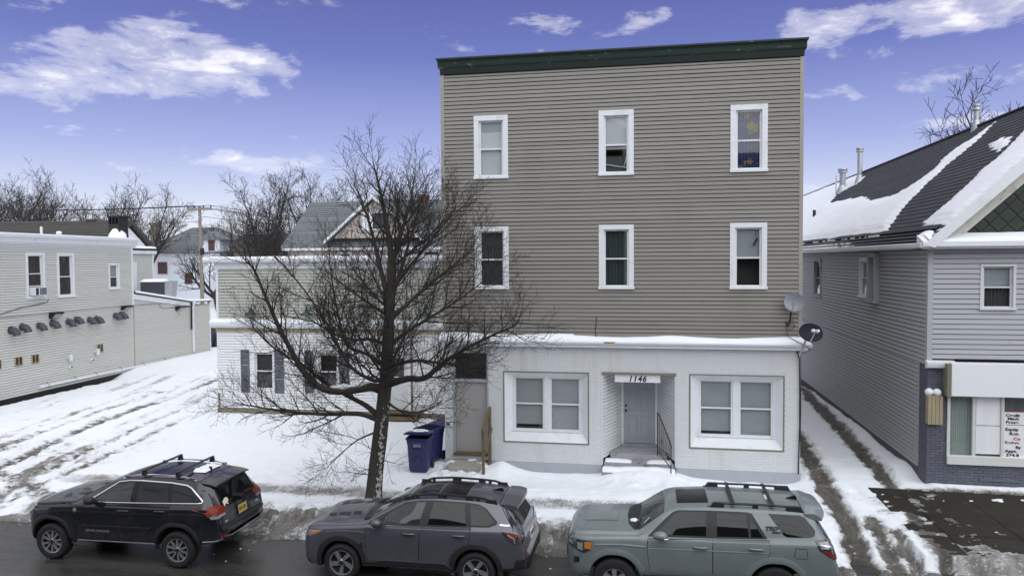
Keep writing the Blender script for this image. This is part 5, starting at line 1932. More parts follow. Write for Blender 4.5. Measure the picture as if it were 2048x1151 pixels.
for k in range(6):
    b.box(-.70, .53, -.03, -.002, .10 + k * .14, .19 + k * .14)
build('louvre_blades', b, M['vent_grey'], cl_)
rows = [[(-.76 + 1.35 * i / 8, -.05 + 1.3 * j / 5, .98 + (.16 if 0 < i < 8 and 0 < j < 5 else .0)) for i in range(9)] for j in range(6)]
b = MB().grid(rows)
build('snow_cover', b, M['snow'], cl_, True)
build('side_hood', MB().prism([(.57, .1), (.95, .1), (1.05, 1.02), (.57, 1.02)], .1, 1.1, 'xz'), M['galv'], cl_)
p = LB.matrix_basis @ LW @ Vector((13.9, .9, 3.3))
b = MB().tube([p, p + Vector((0, 0, 1.0))], .10, 10)
tag(build('roof_pipe', b, M['trim_white'], None, True, 40), 'white vent pipe standing on the annex roof near the downpipe', 'pipe')
# dark parked cars seen between the two shops
for k, (x, y, l) in enumerate(((-30.0, 48, 'dark blue parked car half hidden in the gap behind the beige annex'),)):
    e = empty('parked_car', (x, y, 0), R(80), l, 'car')
    b = MB()
    b.grid([[(xx, yy, zz) for xx, zz in ((-2.1, .3), (-2.15, .8), (-1.4, .95), (-.8, 1.42), (.7, 1.45), (1.5, 1.0), (2.2, .85), (2.2, .3))] for yy in (-.85, -.8, 0, .8, .85)])
    b.prism([(-2.1, .3), (-2.15, .8), (-1.4, .95), (-.8, 1.42), (.7, 1.45), (1.5, 1.0), (2.2, .85), (2.2, .3)], -.86, .86, 'xz')
    build('body', b, mat('far_car_blue', (.012, .02, .05), .3, 0), e, True, 40)
    for sx_ in (-1.3, 1.35):
        for s in (-1, 1):
            build('wheel', MB().lathe([(.1, -.1), (.31, -.1), (.31, .1), (.1, .1)], 14, 'y', (sx_, s * .8, .31)), M['rubber'], e, True, 40)
# utility pole and wires
up_ = empty('utility_pole', (-39.2, 60, 0), 0, 'weathered wooden utility pole with a single crossarm', 'utility pole')
build('pole', MB().tube([(.05, 0, -.3), (-.05, 0, 10.95)], [.19, .13], 10), M['pole_wood'], up_, True, 40)
build('crossarm', MB().box(-1.2, 1.25, -.2, -.08, 10.55, 10.72), M['pole_wood'], up_)
b = MB()
for s in (-1, 1):
    b.tube([(0, -.15, 9.9), (s * .6, -.14, 10.58)], .03, 4)
build('brace', b, M['galv'], up_)
for x in (-1.1, -.45, .45, 1.15):
    build('insulator', MB().lathe([(.03, 10.72), (.07, 10.78), (.05, 10.86), (.07, 10.9), (.02, 10.98)], 8, 'z', (x, -.14, 0)), M['dark_metal'], up_)
build('transformer', MB().lathe([(.02, 6.55), (.18, 6.6), (.18, 7.1), (.05, 7.2)], 10, 'z', (.22, -.15, 0)), M['black'], up_, True)


def wire(a, c_, sag, r_, label):
    a, c_ = Vector(a), Vector(c_)
    pts = []
    for k in range(25):
        f = k / 24
        p = a.lerp(c_, f)
        p.z -= sag * 4 * f * (1 - f)
        pts.append(p)
    tag(build('overhead_wire', MB().tube(pts, r_, 4), M['black'], None), label, 'wire', 'overhead wires on the utility pole')


wl = 'thin dark overhead wire strung from the utility pole'
for dx, dzz in ((-1.1, 0), (-.45, .02), (1.15, .0)):
    wire((-39.2 + dx, 59.86, 10.95), (-78, 57 + dx, 11.6), .5, .022, wl)
    wire((-39.2 + dx, 59.86, 10.95), (-20 + dx, 96, 9.9), .7, .022, wl)
wire((-39.15, 59.86, 9.55), (-78, 58, 9.2), .35, .02, wl)
wire((-39.1, 59.86, 10.0), (-20, 98, 9.3), .5, .02, wl)


# the other side of the street: dark brick blocks and a bare tree, seen mirrored in the parked cars
M['brick_far'] = mat('brick_far', (.065, .045, .038), .85, .3, 2)
for k, (x0, x1, h, lab) in enumerate(((-34, -16.5, 10.5, 'dark brick block across the street, the lower one'), (-15.5, -1.5, 12.5, 'tall dark brick block across the street'), (.5, 21, 11.8, 'long dark brick block across the street'))):
    e = empty('brick_block', ((x0 + x1) / 2, -4.6, 0), math.pi, lab, 'building')
    w = (x1 - x0) / 2
    build('wall', MB().box(-w, w, 0, 10, -.3, h), M['brick_far'], e)
    build('cornice', MB().box(-w - .1, w + .1, -.25, 10, h, h + .35), M['weathered'], e)
    nwin = int((x1 - x0) / 2.6)
    pr_ = None
    for i in range(nwin):
        for z in (1.2, 4.4, 7.2)[:3 if h > 9.5 else 2]:
            x = -w + (i + .5) * 2 * w / nwin
            if pr_ is None:
                pr_ = MB().box(-.55, .55, -.06, -.003, 0, 1.7).mesh('window', M['trim_white'])
                pp_ = MB().box(-.45, .45, -.08, -.062, .1, 1.6).mesh('pane', M['car_pane'] if 'car_pane' in M else M['curtain_dark'])
            wn = link('window', pr_, e, T(x, 0, z))
            link('pane', pp_, wn)

# ---------------------------------------------------------------- bare trees


class Wood:
    def __init__(self, seed):
        self.r = random.Random(seed)
        self.lv = {}

    def add(self, lvl, pts, rads, n):
        self.lv.setdefault(lvl, MB()).tube(pts, rads, n, cap=False)

    def branch(self, p, d, L, r0, lvl, spec, up=.10):
        R_ = self.r
        ns, nsides = spec['seg'][lvl], spec['sides'][lvl]
        pts, rads = [p.copy()], [r0]
        d = d.normalized()
        for i in range(ns):
            w = spec['wander'][lvl]
            d = (d + Vector((R_.gauss(0, w), R_.gauss(0, w), R_.gauss(0, w) + up * spec['up'][lvl]))).normalized()
            p = p + d * (L / ns)
            pts.append(p)
            rads.append(max(spec['rmin'], r0 * (1 - .75 * (i + 1) / ns)))
        self.add(lvl, pts, rads, nsides)
        self.sprout(pts, rads, L, lvl, spec)

    def sprout(self, pts, rads, L, lvl, spec, start=.18):
        R_ = self.r
        if lvl + 1 >= len(spec['seg']):
            return
        n = max(2, int(round(spec['per_m'][lvl] * L * R_.uniform(.8, 1.2))))
        az = R_.uniform(0, 6.28)
        for j in range(n):
            t = start + (1 - start) * (j + R_.random()) / n
            f = t * (len(pts) - 1)
            k = min(int(f), len(pts) - 2)
            p = pts[k].lerp(pts[k + 1], f - k)
            d = (pts[k + 1] - pts[k]).normalized()
            a = d.orthogonal().normalized()
            c = d.cross(a)
            az += 2.4 + R_.uniform(-.5, .5)
            side = a * math.cos(az) + c * math.sin(az)
            ang = R(R_.uniform(*spec['angle']))
            nd = d * math.cos(ang) + side * math.sin(ang)
            nd.z += spec['lift']
            ln = spec['len'][lvl + 1] * R_.uniform(.55, 1.25) * (1 - .45 * t)
            rr_ = rads[k] * (1 - (f - k)) + rads[k + 1] * (f - k)
            self.branch(p, nd, ln, max(spec['rmin'], min(rr_ * .62, spec['rmax'][lvl + 1])), lvl + 1, spec)


MAIN = {
'trunk': [(0.0, -0.04), (0.11, 0.87), (0.25, 1.74), (0.33, 2.48), (0.39, 3.21), (0.45, 3.95), (0.51, 4.68), (0.56, 5.4), (0.58, 6.0)],
'A': [(0.58, 6.0), (0.48, 6.97), (0.37, 7.81), (0.25, 8.53), (0.17, 8.92)],
'B': [(0.58, 5.88), (0.79, 6.72), (0.95, 7.44), (1.04, 8.27), (1.13, 8.68)],
'C': [(0.54, 4.92), (0.91, 5.88), (1.23, 6.72), (1.49, 7.31), (1.8, 7.77)],
'D': [(0.52, 4.8), (0.21, 5.89), (-0.03, 6.74), (-0.31, 7.46), (-0.59, 8.02), (-0.87, 8.3)],
'L1': [(0.3, 2.72), (0.04, 2.82), (-0.54, 2.73), (-1.06, 2.79), (-1.45, 3.18), (-1.73, 3.79), (-1.96, 4.41), (-2.14, 5.03), (-2.31, 5.66), (-2.52, 6.15)],
'L2': [(0.19, 2.08), (-0.16, 2.32), (-0.67, 2.52), (-1.32, 2.81), (-1.98, 3.23), (-2.78, 3.59), (-3.45, 4.09), (-3.98, 4.78)],
'L3': [(0.19, 1.99), (-0.29, 2.17), (-0.94, 2.17), (-1.73, 2.24), (-2.6, 2.4), (-3.48, 2.69), ],
'L4': [(0.25, 3.38), (-0.1, 3.57), (-0.71, 3.77), (-0.98, 4.3), (-1.22, 5.04), (-1.43, 5.9), (-1.58, 6.7)],
'L5': [(0.34, 3.03), (0.11, 2.96), (-0.39, 3.21), (-0.75, 3.69), (-1.1, 4.42), (-1.81, 5.41), (-2.52, 6.15), (-2.85, 6.53)],
'L6': [(0.44, 3.83), (-0.07, 3.94), (-0.65, 3.9), (-1.3, 4.02), (-1.96, 4.29), (-2.9, 4.41), (-3.71, 4.91)],
'L7': [(0.05, 1.67), (-0.33, 1.5), (-0.76, 1.15), (-1.16, 0.76)],
'R1': [(0.49, 2.89), (0.97, 3.04), (1.42, 3.08), (1.78, 3.34), (2.06, 3.56), (2.55, 3.85), (3.16, 4.16), (3.7, 4.4), (4.15, 4.72)],
'R2': [(0.54, 3.34), (1.13, 3.45), (1.75, 3.36), (2.37, 3.31), (3.04, 3.51)],
'R3': [(0.5, 3.83), (1.01, 4.2), (1.64, 4.56), (2.26, 4.92), (2.87, 5.34), (3.38, 5.75)],
'R4': [(0.52, 4.43), (1.15, 5.04), (1.78, 5.58), (2.33, 6.11), (2.64, 6.81)],
'R5': [(0.56, 5.16), (1.03, 5.76), (1.54, 6.36), (1.97, 6.94), (2.22, 7.47)],
'R6': [(0.38, 2.48), (0.74, 2.31), (1.24, 2.29), (1.8, 2.52), (2.36, 2.9)],
}
SPEC = dict(seg=[6, 5, 4, 3], sides=[7, 5, 4, 3], wander=[.05, .10, .12, .14], up=[.5, .9, .5, .3], per_m=[5.6, 7.8, 8.0, 0], len=[2, 1.35, .66, .34], angle=(28, 58), lift=.10, rmin=.0034, rmax=[.1, .022, .0088, .0045])
tr = empty('street_tree', (-6.58, 16.93, 0), 0, 'large bare street tree standing between the black and grey cars', 'tree')
wd = Wood(21)
tk = MB()


def smooth_path(P, depth, n=4):
    """points (x, z) with depth swing -> rounded 3-D path"""
    pts = [Vector((x, depth * (i / (len(P) - 1)) ** 1.2 * len(P) * .16, z)) for i, (x, z) in enumerate(P)]
    out_ = []
    for i in range(len(pts) - 1):
        p0_, p1_, p2_, p3_ = pts[max(i - 1, 0)], pts[i], pts[i + 1], pts[min(i + 2, len(pts) - 1)]
        for k in range(n):
            t = k / n
            out_.append(.5 * ((2 * p1_) + (-p0_ + p2_) * t + (2 * p0_ - 5 * p1_ + 4 * p2_ - p3_) * t * t + (-p0_ + 3 * p1_ - 3 * p2_ + p3_) * t ** 3))
    out_.append(pts[-1])
    return out_


tp = smooth_path(MAIN['trunk'], 0, 5)
tp = [tp[0] + Vector((-.02, 0, -.35))] + tp
nr = len(tp)
trad = [.27] + [.190 * (1 - .52 * (i / (nr - 2)) ** 1.3) + .05 * math.exp(-i / 1.6) for i in range(nr - 1)]
rr = random.Random(8)
rings = []
for k, p in enumerate(tp):
    ring = []
    for i in range(18):
        a = 2 * math.pi * i / 18
        r_ = trad[k] * (1 + .07 * math.sin(3 * a + k * .3) + rr.uniform(-.035, .035))
        ring.append(p + Vector((math.cos(a) * r_, math.sin(a) * r_, 0)))
    ring.append(ring[0])
    rings.append(ring)
tk.grid(rings)
build('trunk', tk, M['bark'], tr, True)
DEP = dict(A=-.5, B=.7, C=-1.0, D=.8, L1=-.9, L2=.7, L3=-1.1, L4=1.0, L5=-.2, L6=1.5, L7=-.5, R1=-.9, R2=.8, R3=-.6, R4=1.2, R5=.4, R6=-1.2)
R0 = dict(A=.10, B=.085, C=.07, D=.085, L1=.135, L2=.085, L3=.075, L4=.062, L5=.065, L6=.05, L7=.028, R1=.10, R2=.06, R3=.055, R4=.055, R5=.055, R6=.04)
for k, P in MAIN.items():
    if k == 'trunk':
        continue
    # the outermost stretch is left to the twigs
    P = [(x, z - .055 * max(0, z - 4.5) ** 1.25) for x, z in P] if k in 'ABCD' else P
    P = P[:-1] if k in 'ABCD' else P[:-1] + [(P[-2][0] + .45 * (P[-1][0] - P[-2][0]), P[-2][1] + .45 * (P[-1][1] - P[-2][1]))]
    pts = smooth_path(P, DEP[k], 3)
    L = sum((b_ - a_).length for a_, b_ in zip(pts, pts[1:]))
    rads = [max(.010, .95 * R0[k] * (1 - .88 * (i / (len(pts) - 1)) ** .8)) for i in range(len(pts))]
    wd.add(0, pts, rads, 8)
    wd.sprout(pts, rads, L, 0, SPEC, start=.10 if k in 'ABCD' else .22)
rr = random.Random(77)
for k in range(14):                       # limbs towards and away from the street
    z = rr.uniform(2.4, 6.2)
    f = (z / 5.9) * (nr - 2)
    p = tp[min(int(f) + 1, nr - 1)].copy()
    s = -1 if k % 2 else 1
    d = Vector((rr.uniform(-.8, .8), s * 1.0, rr.uniform(.35, .9)))
    wd.branch(p, d, rr.uniform(1.6, 2.5), .035, 0, SPEC)
for k, z in enumerate((1.3, 1.55, 1.7, 1.9)):
    d = Vector(((-1 if k != 2 else 1), rr.uniform(-.6, .6), rr.uniform(-.5, .1)))
    wd.branch(tp[5 + k].copy(), d, rr.uniform(.7, 1.2), .014, 1, SPEC, up=.0)
for l, nm in enumerate(('limbs', 'branches', 'branchlets', 'twigs')):
    o = link(nm, wd.lv[l].mesh(nm, M['bark'] if l == 0 else M['twig'], True, fix=False), tr)
    if l:
        o['kind'] = 'stuff'
# snow caught in the lower limb and plastered on the trunk
pts = [p for p in smooth_path(MAIN['L1'], DEP['L1'], 6) if -.95 < p.x < -.02 and p.z < 3.3]
if len(pts) > 3:
    b = MB()
    b.tube([p + Vector((0, -.02, .105)) for p in pts], [.02] + [.06 + .025 * math.sin(i * 1.7) for i in range(len(pts) - 2)] + [.015], 8)
    build('limb_snow', b, M['snow'], tr, True, kind='stuff')
b = MB()
for k in range(230):
    z = rr.random() ** 1.3 * 2.2
    f = 1 + z / 5.9 * (nr - 2)
    i = int(f)
    p = tp[i].lerp(tp[min(i + 1, nr - 1)], f - i)
    a = R(rr.gauss(-42, 14) + 18 * math.sin(z * 3.1))
    r_ = trad[i] * 1.0
    q = p + Vector((math.cos(a) * r_, math.sin(a) * r_, 0))
    s = rr.uniform(.008, .028)
    q -= Vector((math.cos(a), math.sin(a), 0)) * s * .55
    b.lathe([(.004, -s * 1.9), (s * .8, -s * .7), (s, 0), (s * .7, s * .9), (.004, s * 1.6)], 6, c=q, wob=lambda k_, i_: rr.uniform(-.35, .35) * s)
build('trunk_snow', b, mat('crusted_snow', (.42, .40, .37), .9, .5, 30), tr, True, kind='stuff')

# trees behind: a few forms, each built once, then copied
BSPEC = dict(seg=[5, 5, 4, 3], sides=[6, 4, 3, 3], wander=[.07, .10, .13, .15], up=[.5, .6, .4, .2], per_m=[1.5, 2.3, 3.2, 0], len=[5, 3.6, 1.9, 1.0], angle=(25, 55), lift=.15, rmin=.014, rmax=[.3, .085, .038, .02])


def bare_tree(seed, h, spread, label, group, forks=5, lean=0, spec=BSPEC, trunk_h=.3, r0=.28):
    t = empty('bare_tree', (0, 0, 0), 0, label, 'tree', group)
    w = Wood(seed)
    th = h * trunk_h
    b = MB()
    pts = [Vector((0, 0, -.3)), Vector((.03, 0, th * .3)), Vector((lean * .3, .02, th * .7)), Vector((lean * .5, 0, th))]
    b.tube(pts, [r0 * 1.25, r0, r0 * .9, r0 * .85], 9, cap=False)
    build('trunk', b, M['twig_far'], t, True)
    for k in range(forks):
        a = 2 * math.pi * (k + w.r.uniform(-.3, .3)) / forks
        d = Vector((math.cos(a) * spread + lean * .3, math.sin(a) * spread, 1))
        ln = (h - th) * w.r.uniform(.75, 1.0)
        w.branch(pts[-1] - Vector((0, 0, w.r.uniform(0, th * .25))), d, ln, r0 * .55, 0, spec)
    for l, nm in enumerate(('limbs', 'branches', 'branchlets', 'twigs')):
        o = link(nm, w.lv[l].mesh(nm, M['twig_far'], False, fix=False), t)
        if l:
            o['kind'] = 'stuff'
    return t


GRP = 'bare trees behind the houses'
forms = [bare_tree(1, 15, .55, '', GRP, 6), bare_tree(2, 15, .22, '', GRP, 6, trunk_h=.2), bare_tree(3, 14, .75, '', GRP, 5, trunk_h=.28), bare_tree(5, 10, 1.0, '', GRP, 4, lean=1.2, r0=.36, trunk_h=.38)]
spots = [  # form, x, y, scale, turn, label
    (2, -76.0, 72, 1.16, 0, 'wide spreading bare tree at the far left edge above the white cornice'),
    (0, -69.5, 70, 1.06, 80, 'dense bare tree second from the left edge above the beige building'),
    (2, -57.5, 70, 1.06, 160, 'broad bare tree with arching crown behind the black vent stack'),
    (0, -62.5, 84, 1.0, 210, 'smaller bare tree half hidden behind the broad arching one'),
    (1, -38.3, 70, .96, 20, 'upright plume shaped bare tree left of the grey slate roof'),
    (1, -35.0, 76, 1.0, 140, 'narrow upright bare tree rising over the left end of the slate roof'),
    (2, -31.0, 73, .86, 60, 'thin forked bare tree above the middle of the slate roof'),
    (2, -26.0, 70, .92, 100, 'bare tree behind the crown of the street tree'),
    (2, -18.0, 72, .85, 33, 'bare tree next to the tall taupe wall behind the pink house'),
    (3, -40.6, 65, .80, 190, 'gnarled leaning bare tree in front of the white house'),
    (3, -41.0, 74, 1.02, 20, 'gnarled dark bare tree just right of the utility pole'),
    (0, -46.5, 95, .95, 300, 'distant rounded bare tree between the pole and the slate roof'),
    (2, 21.8, 62, 1.02, 30, 'sparse bare tree showing over the ridge beside the galvanised flue'),
    (0, 27.2, 58, 1.20, 200, 'tall bare tree over the ridge at the right edge'),
    (2, 18.2, 64, .72, 250, 'small bare treetop just showing above the shingle ridge'),
    (0, -82, 110, 1.0, 10, 'far off bare tree low over the left cornice'),
    (0, -70, 125, .9, 70, 'far off bare tree beyond the white house chimney'),
    (0, -73.5, 78, 1.0, 200, 'dense bare tree third from the left edge behind the cornice'),
    (2, -66.5, 76, .98, 40, 'bushy bare tree between the left edge trees and the arching one'),
    (0, -79.5, 84, 1.08, 120, 'bare tree cut by the left edge far behind the cornice'),
    (0, -54.0, 90, .85, 170, 'bare tree right of the arching one behind the white gable'),
    (2, -55, 130, .8, 130, 'far off bare tree beyond the dark roofs'),
]
for i, (f, x, y, s, a, lab) in enumerate(spots):
    first = forms[f].get('placed') is None
    t = forms[f] if first else copy_tree(forms[f])
    forms[f]['placed'] = 1
    t['label'] = lab
    t.location = (x, y, 0)
    t.scale = (s, s, s)
    t.rotation_euler = (0, 0, R(a))
for o in bpy.data.objects:
    if 'placed' in o:
        del o['placed']
# low scrub and far trees that read as one dark band along the horizon
b = MB()
rr = random.Random(5)
for k in range(900):
    x = rr.uniform(-190, 60)
    y = rr.uniform(150, 190)
    h = rr.uniform(3.5, 8.5)
    p = Vector((x, y, 0))
    for j in range(4):
        q = p + Vector((rr.uniform(-1.5, 1.5), 0, h * rr.uniform(.4, 1)))
        b.tube([p + Vector((0, 0, .3 * j)), p.lerp(q, .6) + Vector((rr.uniform(-.4, .4), 0, 0)), q], [.14, .09, .04], 3, cap=False)
o = link('far_trees', b.mesh('far_trees', M['twig_far'], False, fix=False))
tag(o, 'low band of bare trees and scrub along the horizon', 'trees', kind='stuff')
# ---------------------------------------------------------------- parked cars (local frame: x forward, y to its left, z up, origin on the road)
M['jeep_paint'] = mat('paint_black', (0.006, 0.007, 0.012), 0.24, 0.25, 2.5, coat=.85, spec=.45, col2=(0.022, 0.022, 0.024), c2=(.5, .8), c2scale=2.2)
M['sub_paint'] = mat('paint_slate', (0.096, 0.096, 0.122), 0.34, 0.10, 2.0, metal=.35, coat=.9, col2=(0.10, 0.10, 0.115), c2=(.5, .8), c2scale=1.8)
M['tan_paint'] = mat('paint_sage', (0.168, 0.200, 0.205), 0.38, 0.06, 2.0, coat=.9, col2=(0.14, 0.165, 0.165), c2=(.5, .85), c2scale=1.6)
M['plastic'] = mat('plastic_black', (0.020, 0.020, 0.022), 0.55, 0.15, 6)
M['gloss_black'] = mat('gloss_black', (0.008, 0.008, 0.009), 0.22, 0.0, spec=.3)
M['car_glass'] = mat('car_glass', (0.006, 0.007, 0.008), 0.03, 0.0, spec=.45)
M['car_glass_clear'] = mat('car_glass_clear', (0.030, 0.036, 0.038), 0.03, 0.8, 2.6, spec=.55)
M['chrome'] = mat('chrome', (0.75, 0.76, 0.78), 0.12, 0.0, metal=1.0)
M['alloy'] = mat('alloy', (0.52, 0.53, 0.55), 0.32, 0.1, 5, metal=.8)
M['seam'] = mat('seam', (0.003, 0.003, 0.003), 0.9, 0.0)
M['lens_red'] = mat('lens_red', (0.20, 0.022, 0.010), 0.35, 0.35, 14, spec=.3)
M['lens_clear'] = mat('lens_clear', (0.25, 0.265, 0.285), 0.15, 0.35, 18, coat=1.0)
M['lens_smoke'] = mat('lens_smoke', (0.035, 0.037, 0.04), 0.10, 0.3, 18, coat=1.0)
M['lens_amber'] = mat('lens_amber', (0.55, 0.20, 0.03), 0.15, 0.1, 8, coat=1.0)
M['plate_yellow'] = mat('plate_yellow', (0.55, 0.40, 0.07), 0.5, 0.1, 8)


for k_, a_ in (('jeep_paint', .16), ('sub_paint', .22), ('tan_paint', .25)):      # dried road salt on the lower body
    t_ = NT(M[k_].node_tree)
    b_ = pbsdf(M[k_])
    src = b_.inputs['Base Color'].links[0].from_socket
    oc = t_.add('ShaderNodeTexCoord').outputs['Object']
    zz = t_.add('ShaderNodeSeparateXYZ', ins={0: oc}).outputs[2]
    low = t_.math('MULTIPLY', t_.math('SUBTRACT', 0.98, zz, clamp=True), 1.7, clamp=True)
    st_ = t_.add('ShaderNodeVectorMath', operation='MULTIPLY', ins={0: oc, 1: (9.0, 2.0, 2.2)}).outputs[0]
    nn_ = t_.math('MULTIPLY', t_.math('SUBTRACT', t_.noise(st_, 1.0, 6, 0.65), 0.34, clamp=True), 3.2, clamp=True)
    fac_ = t_.math('MULTIPLY', t_.math('MULTIPLY', low, nn_), a_)
    t_.l.new(t_.mix(fac_, src, (.20, .195, .185)), b_.inputs['Base Color'])
    t_.l.new(t_.math('MULTIPLY_ADD', fac_, 0.9, b_.inputs['Roughness'].default_value), b_.inputs['Roughness'])
    b_.inputs['Coat Weight'].default_value *= .8


class Car:
    def __init__(self, name, label, loc, rz, rows, paint, wheels, arch_r, arch_z, group='cars parked along the kerb', tilt=0.0):
        self.t = empty(name, loc, rz, label, 'car', group)
        self.t.rotation_euler = (0, tilt, rz)
        self.paint = paint
        K = 7
        a = np.array(rows, float)
        n = (len(a) - 1) * K + 1
        f = np.linspace(0, len(a) - 1, n)
        D = np.stack([np.interp(f, np.arange(len(a)), a[:, c]) for c in range(a.shape[1])], 1)
        for _ in range(2):
            E = D.copy()
            E[1:-1] = .25 * D[:-2] + .5 * D[1:-1] + .25 * D[2:]
            D = E
        mb = MB()
        R_ = []
        for (x, w, zb, zs, wr, zt, zc) in D:
            zs = min(zs, zt - .03)
            H = [(0, zb + .03), (w * .55, zb + .02), (w * .82, zb), (w * .95, zb + .03), (w * .985, zb + .11)]
            zm = zb + .55 * (zs - zb)
            H += [(w * .992, zb + .3 * (zs - zb)), (w, zm), (w * .997, zb + .75 * (zs - zb)), (w * .985, zs - .07), (w * .968, zs - .015), (w * .95, zs + .004)]
            y0, z0 = w * .942, zs + .018
            for t in (.2, .4, .6, .8):
                H.append((y0 + (wr + .012 - y0) * t + .018 * math.sin(math.pi * t), z0 + (zt - .045 - z0) * t))
            H += [(wr + .012, zt - .045), (wr - .004, zt - .015), (wr - .035, zt + .006)]
            for t in (.86, .7, .5, .25):
                H.append((wr * t, zt + (zc - zt) * (1 - t * t) + .006 * (t > .8)))
            H.append((0, zc))
            full = [(x, y, z) for y, z in H] + [(x, -y, z) for y, z in H[-2:0:-1]]
            full.append(full[0])
            R_.append(full)
        idx = [[mb.pt(p) for p in r[:-1]] for r in R_]
        m = len(idx[0])
        for p, q in zip(idx, idx[1:]):
            for i in range(m):
                j = (i + 1) % m
                mb.f.append([p[i], p[j], q[j], q[i]])
        mb.f.append(idx[0][::-1])
        mb.f.append(idx[-1])
        shell = mb.mesh('body', paint, True, 40)
        bm = bmesh.new()
        bm.from_mesh(shell)
        self.bvh = BVHTree.FromBMesh(bm)
        bm.free()
        shell.materials.append(M['plastic'])
        body = link('body', shell, self.t)
        # wheel arches
        for wx in wheels:
            for s in (-1, 1):
                c = MB()
                c.lathe([(arch_r, .50), (arch_r, 1.3)], 40, 'y', (wx, 0, arch_z))
                for v in c.v:
                    if s < 0:
                        v.y = -v.y
                cm = c.mesh('cut', M['plastic'])
                co_ = link('cut', cm, self.t)
                md = body.modifiers.new('arch', 'BOOLEAN')
                md.operation = 'DIFFERENCE'
                md.solver = 'EXACT'
                md.object = co_
                md.material_mode = 'TRANSFER'
        bpy.context.view_layer.update()
        dg = bpy.context.evaluated_depsgraph_get()
        me = bpy.data.meshes.new_from_object(body.evaluated_get(dg))
        body.modifiers.clear()
        body.data = me
        finish(me, None, True, 38)
        for o in list(self.t.children):
            if o.name.startswith('cut'):
                bpy.data.objects.remove(o)
        self.body = body

    def hit(self, a, b, view):
        """point on the body and its normal: view 'side' takes (x, z), 'top' (x, y), 'rear'/'front' (y, z)"""
        o, d = {'side': ((a, 3, b), (0, -1, 0)), 'top': ((a, b, 4), (0, 0, -1)), 'rear': ((-5, a, b), (1, 0, 0)), 'front': ((5, a, b), (-1, 0, 0))}[view]
        h = self.bvh.ray_cast(Vector(o), Vector(d))
        if h[0] is None:
            o2 = Vector(o) + Vector(d) * {'side': 2.1, 'top': 2.4, 'rear': 2.6, 'front': 2.8}[view]
            h = self.bvh.find_nearest(o2)
        return h[0], h[1]

    def panel(self, name, poly, view, mt, off=.006, thick=.010, parent=None, both=False, step=.07, sharp=35, label=None):
        bm = bmesh.new()
        vs = [bm.verts.new((x, y, 0)) for x, y in poly]
        bm.faces.new(vs)
        xs, ys = [p[0] for p in poly], [p[1] for p in poly]
        for axis_, lo, hi in ((0, min(xs), max(xs)), (1, min(ys), max(ys))):
            k = lo + step
            while k < hi - .3 * step:
                co_ = [0, 0, 0]
                co_[axis_] = k
                no = [0, 0, 0]
                no[axis_] = 1
                bmesh.ops.bisect_plane(bm, geom=bm.verts[:] + bm.edges[:] + bm.faces[:], plane_co=co_, plane_no=no)
                k += step
        bmesh.ops.triangulate(bm, faces=[f for f in bm.faces if len(f.verts) > 4])
        nrm = {}
        for v in bm.verts:
            p, nn = self.hit(v.co.x, v.co.y, view)
            v.co = p + nn * off
            nrm[v] = nn.copy()
        ed = [e for e in bm.edges if len(e.link_faces) == 1]
        r_ = bmesh.ops.extrude_edge_only(bm, edges=ed)
        nv = [g for g in r_['geom'] if isinstance(g, bmesh.types.BMVert)]
        for v in nv:
            near = min((u for e in v.link_edges for u in e.verts if u in nrm), key=lambda u: (u.co - v.co).length, default=None)
            v.co -= (nrm[near] if near else Vector((0, 1, 0))) * thick
        bmesh.ops.recalc_face_normals(bm, faces=bm.faces)
        ctr = sum((f.normal * f.calc_area() for f in bm.faces), Vector())
        want = {'side': Vector((0, 1, 0)), 'top': Vector((0, 0, 1)), 'rear': Vector((-1, 0, 0)), 'front': Vector((1, 0, 0))}[view]
        if ctr.dot(want) < 0:
            bmesh.ops.reverse_faces(bm, faces=bm.faces)
        me = bpy.data.meshes.new(name)
        bm.to_mesh(me)
        bm.free()
        finish(me, mt, True, sharp)
        o = link(name, me, parent or self.t)
        if label:
            o['label'] = label
        if both:
            m2 = me.copy()
            m2.transform(Matrix.Diagonal((1, -1, 1, 1)))
            m2.flip_normals()
            link(name, m2, (both if both is not True else None) or self.t)
        return o

    def strip(self, name, pts, view, width, mt, off=.004, both=True, parent=None, closed=False, dens=.06, rise=.0):
        """ribbon following a line over the body"""
        P = [Vector((p[0], p[1])) for p in pts]
        if closed:
            P.append(P[0])
        Q = []
        for a, b in zip(P, P[1:]):
            n = max(1, int((b - a).length / dens))
            Q += [a.lerp(b, i / n) for i in range(n)]
        Q.append(P[-1])
        rows = []
        for i, q in enumerate(Q):
            d = Q[min(i + 1, len(Q) - 1)] - Q[max(i - 1, 0)]
            if closed and i in (0, len(Q) - 1):
                d = Q[1] - Q[-2]
            d = d.normalized() if d.length > 1e-9 else Vector((1, 0))
            s = Vector((-d.y, d.x)) * width / 2
            row = []
            for k, o_f in ((-1, 0), (-.8, off), (0, off + rise), (.8, off), (1, 0)):
                p, nn = self.hit(q.x + s.x * k, q.y + s.y * k, view)
                row.append(p + nn * o_f)
            rows.append(row)
        b = MB().grid(rows)
        o = build(name, b, mt, parent or self.t, True, 50)
        if both:
            b2 = MB().grid([[Vector((p.x, -p.y, p.z)) for p in r] for r in rows])
            build(name, b2, mt, parent or self.t, True, 50)
        return o

    def text(self, name, s, pt, view, size, mt, parent=None, **kw):
        p, nn = self.hit(pt[0], pt[1], view)
        p = p + nn * kw.pop('lift', .008)
        if view == 'side':
            zax = Vector((0, nn.y, nn.z)).normalized()
            xax = Vector((-1, 0, 0))
        else:
            zax = Vector((nn.x, 0, nn.z)).normalized()
            xax = Vector((0, -1, 0))
        yax = zax.cross(xax)
        M3 = Matrix((xax, yax, zax)).transposed()
        return letters(name, s, size, p, M3, mt, parent or self.t, **kw)

